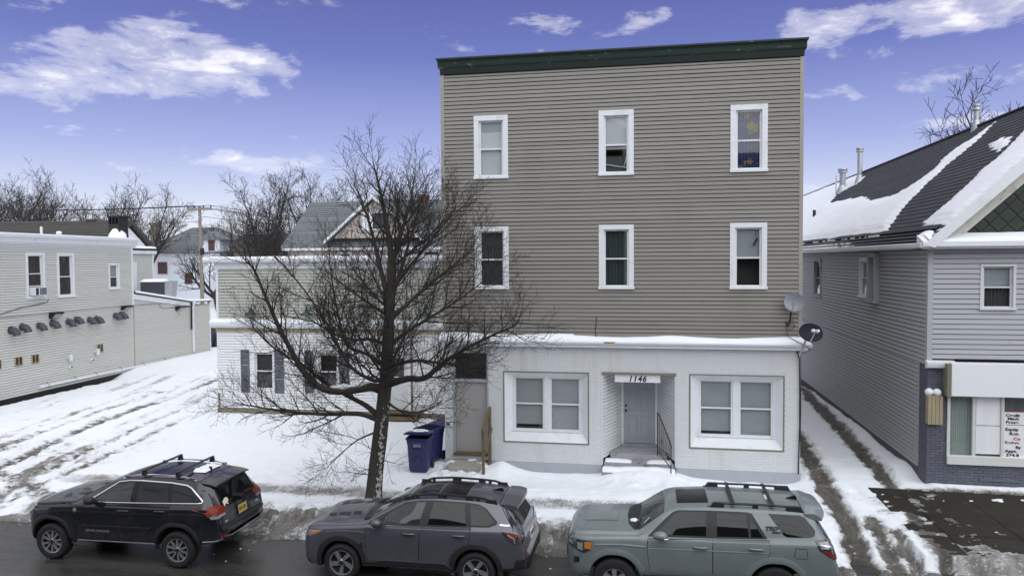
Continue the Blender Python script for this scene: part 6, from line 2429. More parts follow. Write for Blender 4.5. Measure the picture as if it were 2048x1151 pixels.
    def wheels(self, xs, ys, r, rim_r, width, spokes, tread, rim_mats):
        first = None
        for x in xs:
            for s in (1, -1):
                if first is None:
                    w = self.make_wheel(r, rim_r, width, spokes, tread, rim_mats)
                    first = w
                else:
                    w = copy_tree(first)
                w.parent = self.t
                w.location = (x, s * ys, r - .006)
                w.rotation_euler = (0, .4 * x, 0 if s > 0 else math.pi)

    def make_wheel(self, r, rr_, wd_, spokes, tread, rm_):
        """outer side faces +y"""
        h = wd_ / 2
        b = MB()
        b.lathe([(rr_ * .40, h - .10), (rr_ * .97, h - .10), (rr_ * .99, h - .02), (rr_ * .97, -h)], 32, 'y', close=False)
        b.lathe([(.01, h - .115), (rr_ * .6, h - .12), (rr_ * .62, h - .10)], 20, 'y', close=False)
        w = build('wheel', b, M['dark_metal'], self.t, True, 40)
        t = MB()
        n = 72 if tread else 40
        prof = [(rr_ * .98, h - .030), (rr_ + .015, h - .006), (r * .86, h + .004), (r - .030, h - .004), (r - .008, h - .026), (r, h - .05), (r, -h + .05), (r - .008, -h + .026), (r - .03, -h + .004), (rr_ + .015, -h + .006), (rr_ * .98, -h + .03)]
        def wob(k, i):
            if not tread or k < 3 or k > 7:
                return 0
            return -.011 if (i // 2 + k) % 2 else 0
        t.lathe(prof, n, 'y', close=False, wob=wob)
        build('tyre', t, M['rubber'], w, True, 32)
        m = MB()
        m.lathe([(rr_ * .985, h - .10), (rr_ * .93, h - .045), (rr_ * .93, h - .022), (rr_ * 1.0, h - .016), (rr_ * 1.0, h - .028)], 40, 'y', close=False)
        n_, kind = spokes
        for k in range(n_):
            a0 = 2 * math.pi * k / n_
            def pl_(rad, ang, y):
                return (rad * math.cos(ang), y, rad * math.sin(ang))
            defs = {'double': [(-.10, -.30), (.10, .30)], 'five': [(0, 0)], 'bent': [(0.0, .34)]}[kind]
            for (ai, ao) in defs:
                wi, wo = {'double': (.020, .020), 'five': (.036, .055), 'bent': (.034, .046)}[kind]
                r0_, r1_ = rr_ * .20, rr_ * .95
                A0, A1 = a0 + ai, a0 + ao
                pin, pout = Vector(pl_(r0_, A0 + (0 if kind != 'double' else ai), 0)), Vector(pl_(r1_, A1, 0))
                d = (pout - pin).normalized()
                sd2 = Vector((-d.z, 0, d.x))
                y1i, y1o, y2 = h - .030, h - .024, h - .075
                q = []
                for (p, ww, yt) in ((pin, wi, y1i), (pout, wo, y1o)):
                    q.append([p + sd2 * ww + Vector((0, y2, 0)), p + sd2 * ww * .8 + Vector((0, yt, 0)), p - sd2 * ww * .8 + Vector((0, yt, 0)), p - sd2 * ww + Vector((0, y2, 0))])
                m.grid([list(q[0]), list(q[1])])
        m.lathe([(rr_ * .26, h - .08), (rr_ * .26, h - .034), (rr_ * .20, h - .024)], 20, 'y', close=False)
        build('rim', m, rm_, w, True, 40)
        c = MB()
        c.lathe([(.045, h - .045), (.045, h - .018), (.01, h - .014)], 16, 'y')
        for k in range(5):
            a = 2 * math.pi * k / 5 + .3
            c.lathe([(.011, h - .05), (.011, h - .022), (.002, h - .020)], 6, 'y', (.068 * math.cos(a), 0, .068 * math.sin(a)))
        build('hub_cap', c, M['plastic'], w, True, 40)
        return w

    def door(self, poly, hx, hz, seam=True, label=None):
        L = self.panel('door', poly, 'side', self.paint, .0035, .004, step=.09)
        self.strip('door_seam', poly, 'side', .016, M['seam'], .0022, both=True, closed=True)
        m2 = L.data.copy()
        m2.transform(Matrix.Diagonal((1, -1, 1, 1)))
        m2.flip_normals()
        Rr = link('door', m2, self.t)
        for s, dpar in ((1, L), (-1, Rr)):
            p, nn = self.hit(hx, hz, 'side')
            b = MB()
            y = p.y
            b.tube([(hx + .115, y + .004, hz), (hx + .10, y + .035, hz + .002), (hx, y + .044, hz + .003), (hx - .10, y + .035, hz + .002), (hx - .115, y + .004, hz)], [.016, .019, .019, .019, .016], 8)
            if s < 0:
                for v in b.v:
                    v.y = -v.y
            build('handle', b, self.handle_m, dpar, True, 60)
        return L, Rr

    def flare(self, cx, cz, r0, r1, mt, a0=-12, a1=192, off=.018, name='wheel_arch_trim', shape=None):
        for s in (1, -1):
            rows = []
            n = 34
            for i in range(n + 1):
                a = R(a0 + (a1 - a0) * i / n)
                row = []
                for (q, o_f) in ((r0, -.03), (r0, off), (r0 * .5 + r1 * .5, off + .004), (r1, off * .5), (r1 + .004, -.004)):
                    k = 1.0 if shape is None else shape(a)
                    x, z = cx + q * k * math.cos(a), cz + q * k * math.sin(a)
                    p, nn = self.hit(x, max(z, .30), 'side')
                    row.append((x, s * (p.y + o_f), z))
                rows.append(row)
            build(name, MB().grid(rows), mt, self.t, True, 50)

    def mirror(self, x, z, y, mt, sx=.13, sz=.085, sy=.10):
        for s in (1, -1):
            b = MB()
            rows = []
            for i in range(9):
                th = math.pi * i / 8
                rows.append([(x + sx * math.cos(th) * (.75 if math.cos(th) < 0 else 1), s * (y + sy * math.sin(th) * math.cos(a)), z + sz * math.sin(th) * math.sin(a)) for a in [2 * math.pi * j / 14 for j in range(15)]])
            b.grid(rows)
            mo = build('mirror', b, mt, self.t, True)
            b = MB()
            b.tube([(x - .0, s * (y - .16), z - .07), (x, s * (y - .02), z - .04)], [.05, .03], 8)
            build('mirror_arm', b, M['plastic'], mo, True)

    def rails(self, x0, x1, y, z, h, mt, r_=.02, feet=3, droop=.04):
        for s in (1, -1):
            b = MB()
            pts = []
            for k in range(13):
                f = k / 12
                e = min(1, min(f, 1 - f) * 7)
                x = x0 + (x1 - x0) * f
                p, nn = self.hit(x, y, 'top')
                pts.append((x, s * y, p.z - .01 + (h + .01) * e))
            b.tube(pts, r_, 8)
            for k in range(feet):
                f = .07 + .86 * k / (feet - 1)
                x = x0 + (x1 - x0) * f
                p, nn = self.hit(x, y, 'top')
                b.box(x - .05, x + .05, s * y - .018, s * y + .018, p.z - .01, p.z + h)
            build('roof_rail', b, mt, self.t, True, 45)

    def crossbar(self, x, y, z, mt, r_=.022, feet=True):
        b = MB()
        b.box(x - .032, x + .032, -y - .05, y + .05, z - .014, z + .014)
        cb = build('crossbar', b, mt, self.t, bevel=.008)
        if feet:
            for s in (1, -1):
                q = MB()
                q.prism([(x - .06, z - .11), (x + .06, z - .11), (x + .035, z - .012), (x - .035, z - .012)], s * y - .035, s * y + .035, 'xz')
                build('crossbar_foot', q, M['plastic'], cb, bevel=.008)


def arc(cx, cz, r, a0, a1, n=8):
    return [(cx + r * math.cos(R(a0 + (a1 - a0) * i / n)), cz + r * math.sin(R(a0 + (a1 - a0) * i / n))) for i in range(n + 1)]


def mir(poly):
    return [(a, -b) for a, b in poly]


YC = 14.14
# ---- black SUV
rows = [(2.27, .42, .42, .62, .36, .70, .72), (2.23, .57, .36, .84, .49, .94, .97), (2.10, .77, .34, .99, .65, 1.06, 1.09), (1.90, .915, .34, 1.07, .78, 1.13, 1.165), (1.5, .96, .36, 1.13, .80, 1.18, 1.225), (1.10, .965, .38, 1.16, .80, 1.21, 1.255),
        (.95, .97, .40, 1.17, .79, 1.23, 1.285), (.20, .97, .42, 1.20, .67, 1.61, 1.655), (-.05, .97, .42, 1.20, .655, 1.68, 1.73), (-.5, .97, .43, 1.21, .65, 1.735, 1.785), (-1.2, .97, .44, 1.22, .64, 1.735, 1.785), (-1.75, .96, .46, 1.24, .63, 1.70, 1.745), (-2.02, .95, .48, 1.25, .625, 1.645, 1.685),
        (-2.10, .94, .5, 1.24, .63, 1.55, 1.59), (-2.30, .88, .52, 1.14, .67, 1.20, 1.235), (-2.35, .86, .54, .92, .72, .98, 1.0), (-2.37, .84, .55, .78, .76, .84, .85), (-2.42, .75, .56, .74, .69, .79, .80), (-2.44, .60, .58, .68, .54, .72, .73)]
c = Car('sport_utility_vehicle', 'black muddy SUV with bare roof crossbars and yellow rear plate', (-10.78, YC + .02, ROAD_Z), math.pi, rows, M['jeep_paint'], (1.455, -1.455), .455, .41)
c.handle_m = M['jeep_paint']
dlo = [(.62, 1.245), (.02, 1.625), (-.25, 1.665), (-.5, 1.675), (-1.2, 1.66), (-1.55, 1.625), (-1.66, 1.585), (-1.99, 1.37), (-1.98, 1.335), (-1.90, 1.325), (-.45, 1.275)]
c.panel('window_frame', dlo, 'side', M['gloss_black'], .004, .008, both=True)
c.strip('window_chrome', dlo, 'side', .026, M['chrome'], .011, closed=True, rise=.003)
dA, dAr = c.door([(.62, 1.235), (.66, 1.10), (.72, .80), (.74, .50), (-.46, .52), (-.46, 1.265)], -.27, 1.13)
dB, dBr = c.door([(-.475, 1.265), (-.475, .52), (-.93, .56), (-.96, .72), (-1.05, .88), (-1.20, .98), (-1.28, 1.06), (-1.31, 1.315)], -1.10, 1.16)
c.panel('window', [(.50, 1.275), (.03, 1.585), (-.20, 1.63), (-.37, 1.645), (-.38, 1.295)], 'side', M['car_glass_clear'], .008, .006, dA, both=dAr)
c.panel('window', [(-.51, 1.30), (-.50, 1.65), (-1.14, 1.635), (-1.25, 1.32)], 'side', M['car_glass'], .008, .006, dB, both=dBr)
c.panel('quarter_window', [(-1.32, 1.335), (-1.22, 1.63), (-1.54, 1.60), (-1.64, 1.555), (-1.93, 1.38), (-1.92, 1.35)], 'side', M['car_glass'], .008, .006, both=True)
c.panel('windscreen', [(.88, .70), (.93, .3), (.93, -.3), (.88, -.70), (.26, -.60), (.22, 0), (.26, .60)], 'top', M['car_glass'], .006, .006)
c.panel('rear_window', [(.55, 1.55), (-.55, 1.55), (-.66, 1.22), (-.5, 1.17), (.5, 1.17), (.66, 1.22)], 'rear', M['car_glass'], .006, .008)
c.panel('sunroof', [(.06, .46), (-.62, .48), (-.62, -.48), (.06, -.46)], 'top', M['gloss_black'], .004, .006)
c.panel('sunroof', [(-.68, .48), (-1.30, .46), (-1.30, -.46), (-.68, -.48)], 'top', M['gloss_black'], .004, .006)
b = MB()
b.prism([(-1.78, 1.705), (-2.13, 1.635), (-2.20, 1.625), (-2.19, 1.60), (-2.06, 1.60), (-1.8, 1.69)], -.60, .60, 'xz')
for v in b.v:
    v.z += .075 * (1 - (v.y / .62) ** 2) * (1 if v.x > -2.1 else .6)
sp = MB()
rows_ = []
for i in range(15):
    y = -.64 + 1.28 * i / 14
    cr = .045 * (1 - (y / .64) ** 2)
    rows_.append([(-1.82, y, 1.68 + cr), (-2.00, y, 1.658 + cr), (-2.20 + .05 * (y / .64) ** 2, y, 1.622 + cr), (-2.205 + .05 * (y / .64) ** 2, y, 1.60 + cr), (-2.02, y, 1.60 + cr * .5), (-1.9, y, 1.62)])
sp.grid(rows_)
sp.face(rows_[0])
sp.face(rows_[-1][::-1])
build('spoiler', sp, M['jeep_paint'], c.t, True, 40)
for wx in (1.455, -1.455):
    c.flare(wx, .41, .452, .525, M['plastic'], -6, 186, .014, shape=lambda a: 1 + .05 * abs(math.sin(2 * a)))
c.strip('side_moulding', [(.70, .765), (-.44, .785), (-.92, .79)], 'side', .055, M['jeep_paint'], .018, rise=.006)
c.strip('sill_chrome', [(.82, .455), (-.98, .475)], 'side', .020, M['alloy'], .012)
c.strip('bumper_chrome', [(-2.03, .575), (-2.25, .575), (-2.38, .61), (-2.44, .66)], 'side', .02, M['alloy'], .012)
c.strip('bumper_chrome', [(.76, .66), (.55, .62), (-.55, .62), (-.76, .66)], 'rear', .022, M['alloy'], .010, both=False)
c.strip('bumper_step', [(.80, .81), (0, .83), (-.80, .81)], 'rear', .055, M['plastic'], .022, both=False)
c.rails(-.02, -1.72, .60, 1.75, .045, M['chrome'], .016, 2)
c.crossbar(-.52, .60, 1.875, M['plastic'])
c.crossbar(-1.30, .60, 1.87, M['plastic'])
b = MB()
b.prism([(-1.50, 1.77), (-1.68, 1.765), (-1.67, 1.83), (-1.62, 1.835)], -.02, .02, 'xz')
build('antenna_fin', b, M['plastic'], c.t, bevel=.008)
b = MB()
b.grid([[(-1.32 - .34 * i / 6, -.40 + .62 * j / 6, 1.775 + (.03 * (1 + math.sin(i * 2.1 + j)) if 0 < i < 6 and 0 < j < 6 else -.01)) for j in range(7)] for i in range(7)])
build('roof_snow_patch', b, M['snow'], c.t, True)
c.mirror(.42, 1.335, 1.06, M['plastic'])
for s in (1, -1):
    c.panel('hood_vent', [(1.22, s * .42), (.98, s * .46), (.98, s * .30), (1.18, s * .28)], 'top', M['plastic'], .006, .008)
    c.panel('tail_light', [(s * .93, 1.22), (s * .90, 1.26), (s * .52, 1.215), (s * .50, 1.17), (s * .60, 1.10), (s * .92, 1.08)], 'rear', M['lens_red'], .012, .02)
    c.panel('tail_light_lens', [(s * .91, 1.085), (s * .60, 1.095), (s * .60, 1.05), (s * .90, 1.03)], 'rear', M['lens_clear'], .012, .02)
    c.panel('reflector', [(s * .84, .70), (s * .70, .70), (s * .70, .655), (s * .84, .655)], 'rear', M['lens_red'], .008, .012)
c.panel('tail_light', [(-2.11, 1.27), (-2.29, 1.262), (-2.35, 1.20), (-2.35, 1.11), (-2.24, 1.09), (-2.13, 1.16)], 'side', M['lens_red'], .012, .02, both=True)
c.panel('tail_light_lens', [(-2.22, 1.095), (-2.40, 1.105), (-2.41, 1.05), (-2.27, 1.045)], 'side', M['lens_clear'], .012, .02, both=True)
c.panel('head_lamp', [(2.08, 1.02), (2.24, .98), (2.30, .90), (2.15, .92), (2.02, .96)], 'side', M['lens_smoke'], .008, .012, both=True)
c.panel('side_marker', [(2.20, .97), (2.27, .93), (2.26, .88), (2.18, .91)], 'side', M['lens_amber'], .016, .012, both=True)
c.panel('grille', [(.55, .95), (-.55, .95), (-.5, .78), (.5, .78)], 'front', M['plastic'], .008, .012)
c.strip('fuel_door', [(-1.52, 1.20), (-1.80, 1.20), (-1.82, 1.0), (-1.52, 1.0)], 'side', .010, M['seam'], .002, closed=True)
c.strip('tailgate_seam', [(.70, 1.55), (.80, 1.15), (.74, .86), (0, .84), (-.74, .86), (-.80, 1.15), (-.70, 1.55)], 'rear', .014, M['seam'], .003, both=False)
c.strip('roof_seam', [(-1.80, .60), (-1.80, -.60)], 'top', .014, M['seam'], .003, both=False)
c.strip('fender_seam', [(.66, 1.20), (.70, 1.16), (1.15, 1.18), (1.9, 1.10)], 'side', .012, M['seam'], .003)
p, nn = c.hit(.86, 1.08, 'side')
bd = MB()
bd.lathe([(.043, 0), (.043, .006), (.036, .010)], 18, 'y', (.86, p.y, 1.08))
build('round_badge', bd, M['alloy'], c.t, True, 40)
b = MB().box(-2.5, -2.47, -.17, .17, .90, 1.07)
p, nn = c.hit(0, 1.0, 'rear')
pm = Matrix.Translation((p.x - .012, 0, 1.0)) @ Matrix.Rotation(R(9), 4, 'Y')
pl_ = build('licence_plate', MB().box(-.008, .008, -.16, .16, -.085, .085), M['plate_yellow'], c.t, bevel=.004, mw=pm)
q = MB()
for a, bb, z0, z1 in ((-.175, .175, .085, .10), (-.175, .175, -.10, -.085), (-.175, -.16, -.085, .085), (.16, .175, -.085, .085)):
    q.box(-.014, .008, a, bb, z0, z1)
build('plate_frame', q, M['chrome'], pl_)
q = MB()
for k in range(6):
    y = -.11 + k * .04 + (.02 if k > 2 else 0)
    q.box(-.0105, -.008, y - .012, y + .012, -.04, .035)
build('plate_characters', q, M['ink'], pl_)
c.text('rear_badge', 'Jeep', (.12, 1.115), 'rear', .095, M['chrome'], offset=.002)
c.text('rear_badge', '4x4', (.66, .90), 'rear', .06, M['chrome'], offset=.002)
c.text('rear_badge', 'TRAIL', (-.52, .95), 'rear', .045, M['chrome'], offset=.001)
c.text('door_badge', 'GRAND CHEROKEE', (.60, .665), 'side', .062, M['alloy'], offset=.0015, lift=.012, sx=1.0)
st_ = MB()
p, nn = c.hit(.48, 1.27, 'rear')
# small white leaping animal sticker on the glass
sh = [(-.10, -.05), (-.09, -.09), (-.05, -.05), (0, -.04), (.03, -.08), (.055, -.07), (.05, -.02), (.10, .0), (.105, .05), (.06, .075), (.0, .07), (-.07, .04), (-.10, .02)]
q = MB()
xa, za = Vector((0, -1, 0)), Vector((nn.x, 0, nn.z)).normalized()
ya_ = za.cross(xa)
q.face([p + nn * .009 + xa * a + ya_ * b_ for a, b_ in sh])
build('window_sticker', q, mat('sticker', (.70, .66, .55), .6, 0), c.t)
c.wheels((1.455, -1.455), .825, .378, .240, .25, (5, 'double'), True, M['alloy'])

# ---- slate grey crossover
rows = [(2.25, .44, .32, .55, .38, .62, .64), (2.20, .62, .26, .80, .53, .87, .89), (2.05, .81, .24, .94, .70, 1.0, 1.03), (1.80, .895, .24, 1.0, .74, 1.055, 1.095), (1.35, .912, .26, 1.05, .76, 1.10, 1.15), (.95, .915, .29, 1.085, .76, 1.135, 1.19),
        (.80, .915, .3, 1.10, .75, 1.17, 1.225), (.15, .915, .31, 1.12, .62, 1.53, 1.575), (-.1, .915, .31, 1.12, .615, 1.585, 1.635), (-.6, .915, .31, 1.13, .61, 1.62, 1.67), (-1.3, .915, .32, 1.14, .60, 1.60, 1.65), (-1.72, .905, .36, 1.15, .59, 1.56, 1.61), (-1.92, .895, .38, 1.15, .59, 1.50, 1.55),
        (-2.18, .875, .40, 1.08, .63, 1.14, 1.18), (-2.25, .86, .42, .86, .70, .92, .94), (-2.27, .85, .42, .70, .76, .75, .76), (-2.32, .76, .42, .62, .70, .66, .67), (-2.34, .60, .46, .58, .6, .62, .63)]
c = Car('sport_utility_vehicle', 'slate grey crossover with black roof rails parked in the middle', (-4.46, YC - .02, ROAD_Z), math.pi, rows, M['sub_paint'], (1.335, -1.335), .425, .375)
c.handle_m = M['sub_paint']
dlo = [(.80, 1.15), (.10, 1.52), (-.2, 1.57), (-.5, 1.585), (-1.1, 1.575), (-1.36, 1.55), (-1.50, 1.49), (-1.74, 1.29), (-1.72, 1.245), (-1.58, 1.20), (-.4, 1.165), (.3, 1.15)]
c.panel('window_frame', dlo, 'side', M['plastic'], .004, .008, both=True)
dA, dAr = c.door([(.83, 1.13), (.85, .95), (.78, .45), (-.22, .455), (-.24, 1.0), (-.30, 1.155)], -.04, 1.015)
dB, dBr = c.door([(-.315, 1.155), (-.255, 1.0), (-.235, .455), (-.78, .47), (-.84, .62), (-.98, .78), (-1.20, .86), (-1.24, 1.185)], -1.02, 1.035)
c.panel('window', [(.47, 1.185), (.42, 1.31), (.12, 1.475), (-.10, 1.53), (-.32, 1.55), (-.22, 1.18)], 'side', M['car_glass_clear'], .008, .006, dA, both=dAr)
c.panel('front_quarter_light', [(.72, 1.175), (.46, 1.30), (.51, 1.18)], 'side', M['car_glass'], .008, .006, both=True)
c.panel('window', [(-.40, 1.185), (-.47, 1.555), (-1.08, 1.55), (-1.15, 1.205)], 'side', M['car_glass'], .008, .006, dB, both=dBr)
c.panel('quarter_window', [(-1.24, 1.215), (-1.19, 1.545), (-1.34, 1.53), (-1.47, 1.47), (-1.68, 1.29), (-1.58, 1.225)], 'side', M['car_glass'], .008, .006, both=True)
c.panel('windscreen', [(.74, .69), (.79, .3), (.79, -.3), (.74, -.69), (.20, -.56), (.16, 0), (.20, .56)], 'top', M['car_glass_clear'], .006, .006)
c.panel('cowl', [(.93, .71), (.99, .3), (.99, -.3), (.93, -.71), (.77, -.70), (.82, -.3), (.82, .3), (.77, .70)], 'top', M['gloss_black'], .005, .006)
c.panel('hood', [(2.06, .0), (2.03, .45), (1.92, .66), (1.4, .74), (1.0, .74), (1.03, 0), (1.0, -.74), (1.4, -.74), (1.92, -.66), (2.03, -.45)], 'top', M['sub_paint'], .006, .008)
for s in (1, -1):
    for x0, x1 in ((1.83, 1.66), (1.62, 1.36), (1.31, 1.12)):
        c.panel('hood_decal', [(x0, s * .25), (x0 - .03, s * .40), (x1 - .03, s * .46), (x1, s * .27)], 'top', M['plastic'], .0085, .003)
c.panel('rear_window', [(.52, 1.50), (-.52, 1.50), (-.64, 1.22), (-.5, 1.17), (.5, 1.17), (.64, 1.22)], 'rear', M['car_glass'], .006, .008)
c.panel('rear_pillar_glass', [(-1.84, 1.50), (-1.90, 1.47), (-2.09, 1.20), (-2.02, 1.19)], 'side', M['car_glass'], .006, .008, both=True)
c.panel('sunroof', [(.05, .43), (-.48, .45), (-.48, -.45), (.05, -.43)], 'top', M['car_glass'], .005, .006)
c.panel('sunroof', [(-.52, .45), (-1.05, .44), (-1.05, -.44), (-.52, -.45)], 'top', M['gloss_black'], .004, .006)
sp = MB()
rows_ = []
for i in range(15):
    y = -.60 + 1.2 * i / 14
    cr = .045 * (1 - (y / .60) ** 2)
    rows_.append([(-1.76, y, 1.57 + cr), (-1.95, y, 1.565 + cr), (-2.14 + .06 * (y / .6) ** 2, y, 1.535 + cr), (-2.15 + .06 * (y / .6) ** 2, y, 1.49 + cr), (-2.0, y, 1.46 + cr * .5), (-1.85, y, 1.50)])
sp.grid(rows_)
sp.face(rows_[0])
sp.face(rows_[-1][::-1])
build('spoiler', sp, M['sub_paint'], c.t, True, 40)
for s in (1, -1):
    b = MB()
    pts = []
    for k in range(15):
        f = k / 14
        x = .16 - 1.86 * f
        p, nn = c.hit(x, .565, 'top')
        e = min(1, min(f, 1 - f) * 8)
        pts.append((x, s * .565, p.z + .005 + .055 * e))
    for k in range(14):
        A_, B_ = pts[k], pts[k + 1]
        b.f.append([b.pt(q) for q in ((A_[0], A_[1] - .022, A_[2] + .016), (B_[0], B_[1] - .022, B_[2] + .016), (B_[0], B_[1] + .022, B_[2] + .016), (A_[0], A_[1] + .022, A_[2] + .016))])
        for sd3 in (-.022, .022):
            b.f.append([b.pt(q) for q in ((A_[0], A_[1] + sd3, A_[2] - .016), (B_[0], B_[1] + sd3, B_[2] - .016), (B_[0], B_[1] + sd3, B_[2] + .016), (A_[0], A_[1] + sd3, A_[2] + .016))])
        b.f.append([b.pt(q) for q in ((A_[0], A_[1] - .022, A_[2] - .016), (B_[0], B_[1] - .022, B_[2] - .016), (B_[0], B_[1] + .022, B_[2] - .016), (A_[0], A_[1] + .022, A_[2] - .016))])
    for x, w_ in ((.04, .10), (-.12, .03), (-.60, .07), (-.68, .03), (-1.15, .07), (-1.32, .03), (-1.58, .10)):
        p, nn = c.hit(x, .565, 'top')
        b.box(x - w_, x + w_, s * .565 - .02, s * .565 + .02, p.z - .01, p.z + .055)
    build('roof_rail', b, M['plastic'], c.t)
b = MB()
b.prism([(-1.48, 1.645), (-1.72, 1.625), (-1.70, 1.69), (-1.66, 1.70)], -.025, .025, 'xz')
build('antenna_fin', b, M['gloss_black'], c.t, bevel=.008)
for wx in (1.335, -1.335):
    c.flare(wx, .375, .422, .515, M['plastic'], -14, 194, .010, shape=lambda a: 1 + .03 * abs(math.sin(2 * a)))
c.strip('sill_cladding', [(.86, .365), (-.86, .375)], 'side', .13, M['plastic'], .008)
c.panel('door_cladding', [(.60, .46), (.52, .40), (-.88, .40), (-.74, .485), (.45, .475)], 'side', M['plastic'], .020, .022, both=True)
c.strip('cladding_edge', [(.60, .46), (.45, .478), (-.74, .488), (-.88, .40)], 'side', .014, M['vent_grey'], .026)
c.panel('rear_bumper', [(.84, .60), (.70, .64), (-.70, .64), (-.84, .60), (-.80, .44), (.80, .44)], 'rear', M['plastic'], .012, .014)
c.panel('bumper_corner', [(-2.10, .62), (-2.32, .66), (-2.33, .45), (-1.84, .40), (-1.84, .45), (-2.06, .47)], 'side', M['plastic'], .010, .014, both=True)
c.panel('front_bumper', [(2.24, .60), (2.25, .36), (2.0, .26), (1.88, .27), (2.10, .38), (2.18, .56)], 'side', M['plastic'], .010, .014, both=True)
c.panel('grille', [(.58, .86), (-.58, .86), (-.62, .50), (.62, .50)], 'front', M['plastic'], .010, .012)
c.panel('head_lamp', [(1.68, .985), (1.86, .955), (2.06, .93), (2.17, .86), (2.16, .78), (2.02, .82), (1.80, .91)], 'side', M['lens_clear'], .010, .014, both=True)
c.panel('side_marker', [(1.72, .975), (1.98, .915), (2.02, .845), (1.82, .915)], 'side', M['lens_amber'], .016, .012, both=True)
c.panel('tail_light', [(-1.83, 1.14), (-2.02, 1.12), (-2.20, 1.07), (-2.215, .93), (-2.09, .92), (-1.97, .98)], 'side', M['lens_smoke'], .010, .014, both=True)
c.panel('tail_light_lens', [(-1.86, 1.135), (-2.02, 1.115), (-2.18, 1.07), (-2.18, 1.035), (-2.04, 1.07), (-1.93, 1.09)], 'side', M['lens_red'], .015, .010, both=True)
c.panel('tail_light_lens', [(-1.98, 1.06), (-2.05, 1.02), (-2.06, .965), (-1.99, 1.0)], 'side', M['lens_red'], .015, .010, both=True)
c.strip('tail_light_band', [(-1.95, 1.095), (-2.07, 1.03), (-2.08, .95)], 'side', .02, M['lens_clear'], .018)
for s in (1, -1):
    c.panel('tail_light', [(s * .86, 1.07), (s * .52, 1.03), (s * .50, .98), (s * .84, .93)], 'rear', M['lens_smoke'], .010, .014)
    c.panel('reflector', [(s * .84, .76), (s * .78, .76), (s * .78, .70), (s * .84, .70)], 'rear', M['lens_red'], .012, .012)
c.panel('fender_vent', [(.90, .80), (1.02, .72), (.95, .68), (.88, .70)], 'side', M['plastic'], .010, .012, both=True)
c.strip('pillar_badge', [(-1.79, 1.245), (-1.97, 1.235)], 'side', .026, M['chrome'], .010)
c.strip('tailgate_seam', [(-1.76, 1.57), (-1.80, 1.50), (-2.03, 1.19), (-2.05, 1.14)], 'side', .012, M['seam'], .003)
c.strip('roof_seam', [(-1.74, .58), (-1.74, -.58)], 'top', .012, M['seam'], .003, both=False)
c.strip('shoulder_crease', [(.83, .98), (1.3, .985), (1.65, .93)], 'side', .03, M['sub_paint'], .004, rise=.002)
p, nn = c.hit(0, .86, 'rear')
q = MB().box(-.008, .008, -.16, .16, -.08, .08)
pl_ = build('licence_plate', q, M['paper'], c.t, bevel=.004, mw=Matrix.Translation((p.x - .012, 0, .86)) @ Matrix.Rotation(R(8), 4, 'Y'))
q = MB()
for k in range(6):
    y = -.11 + k * .044
    q.box(-.0105, -.008, y - .014, y + .014, -.04, .035)
build('plate_characters', q, M['ink'], pl_)
c.mirror(.56, 1.21, 1.00, M['sub_paint'], .12, .085, .095)
c.wheels((1.335, -1.335), .79, .362, .245, .235, (5, 'bent'), False, M['alloy'])

# ---- pale grey-green four wheel drive
rows = [(2.29, .50, .55, .80, .44, .88, .90), (2.25, .71, .48, 1.02, .60, 1.09, 1.11), (2.13, .86, .44, 1.10, .74, 1.19, 1.225), (1.95, .93, .44, 1.14, .77, 1.225, 1.265), (1.4, .95, .46, 1.18, .79, 1.25, 1.30), (1.02, .955, .48, 1.20, .79, 1.26, 1.31),
        (.94, .955, .5, 1.21, .79, 1.28, 1.33), (.46, .955, .5, 1.22, .69, 1.62, 1.66), (.28, .955, .5, 1.22, .68, 1.67, 1.715), (-.3, .955, .5, 1.22, .675, 1.715, 1.755), (-1.2, .955, .5, 1.23, .67, 1.715, 1.755), (-1.85, .95, .52, 1.24, .66, 1.695, 1.735), (-2.07, .94, .54, 1.24, .66, 1.65, 1.69),
        (-2.32, .925, .56, 1.22, .69, 1.28, 1.32), (-2.39, .91, .58, 1.05, .74, 1.10, 1.12), (-2.41, .90, .6, .82, .78, .88, .89), (-2.46, .82, .6, .78, .77, .83, .84), (-2.48, .66, .62, .72, .66, .76, .77)]
c = Car('sport_utility_vehicle', 'pale grey green four wheel drive with sunroof and black roof rack nearest the brick shop', (.86, YC - .0, ROAD_Z), math.pi, rows, M['tan_paint'], (1.395, -1.395), .47, .42, tilt=.010)
c.handle_m = M['tan_paint']
dlo = [(.80, 1.235), (.44, 1.55), (.33, 1.635), (.24, 1.66), (-.33, 1.68), (-.95, 1.675), (-1.03, 1.655), (-1.26, 1.285), (-.3, 1.255)]
c.panel('window_frame', dlo, 'side', M['plastic'], .004, .008, both=True)
dA, dAr = c.door([(.80, 1.20), (.80, .95), (.74, .46), (-.32, .46), (-.32, 1.235)], -.12, 1.10)
dB, dBr = c.door([(-.335, 1.235), (-.335, .46), (-.86, .47), (-.93, .66), (-1.05, .83), (-1.24, .94), (-1.29, 1.05), (-1.29, 1.265)], -1.06, 1.12)
c.panel('window', [(.66, 1.275), (.42, 1.50), (.31, 1.605), (.22, 1.63), (-.24, 1.65), (-.22, 1.285)], 'side', M['car_glass'], .008, .006, dA, both=dAr)
c.panel('window', [(-.41, 1.29), (-.42, 1.65), (-.93, 1.645), (-.95, 1.30)], 'side', M['car_glass'], .008, .006, dB, both=dBr)
c.panel('rear_quarter_light', [(-.99, 1.30), (-.975, 1.62), (-1.19, 1.305)], 'side', M['car_glass'], .008, .006, both=True)
c.panel('quarter_window', [(-1.31, 1.665), (-1.84, 1.655), (-1.92, 1.62), (-2.07, 1.44), (-2.05, 1.36), (-1.98, 1.335), (-1.60, 1.33), (-1.54, 1.355)], 'side', M['car_glass'], .008, .006, both=True)
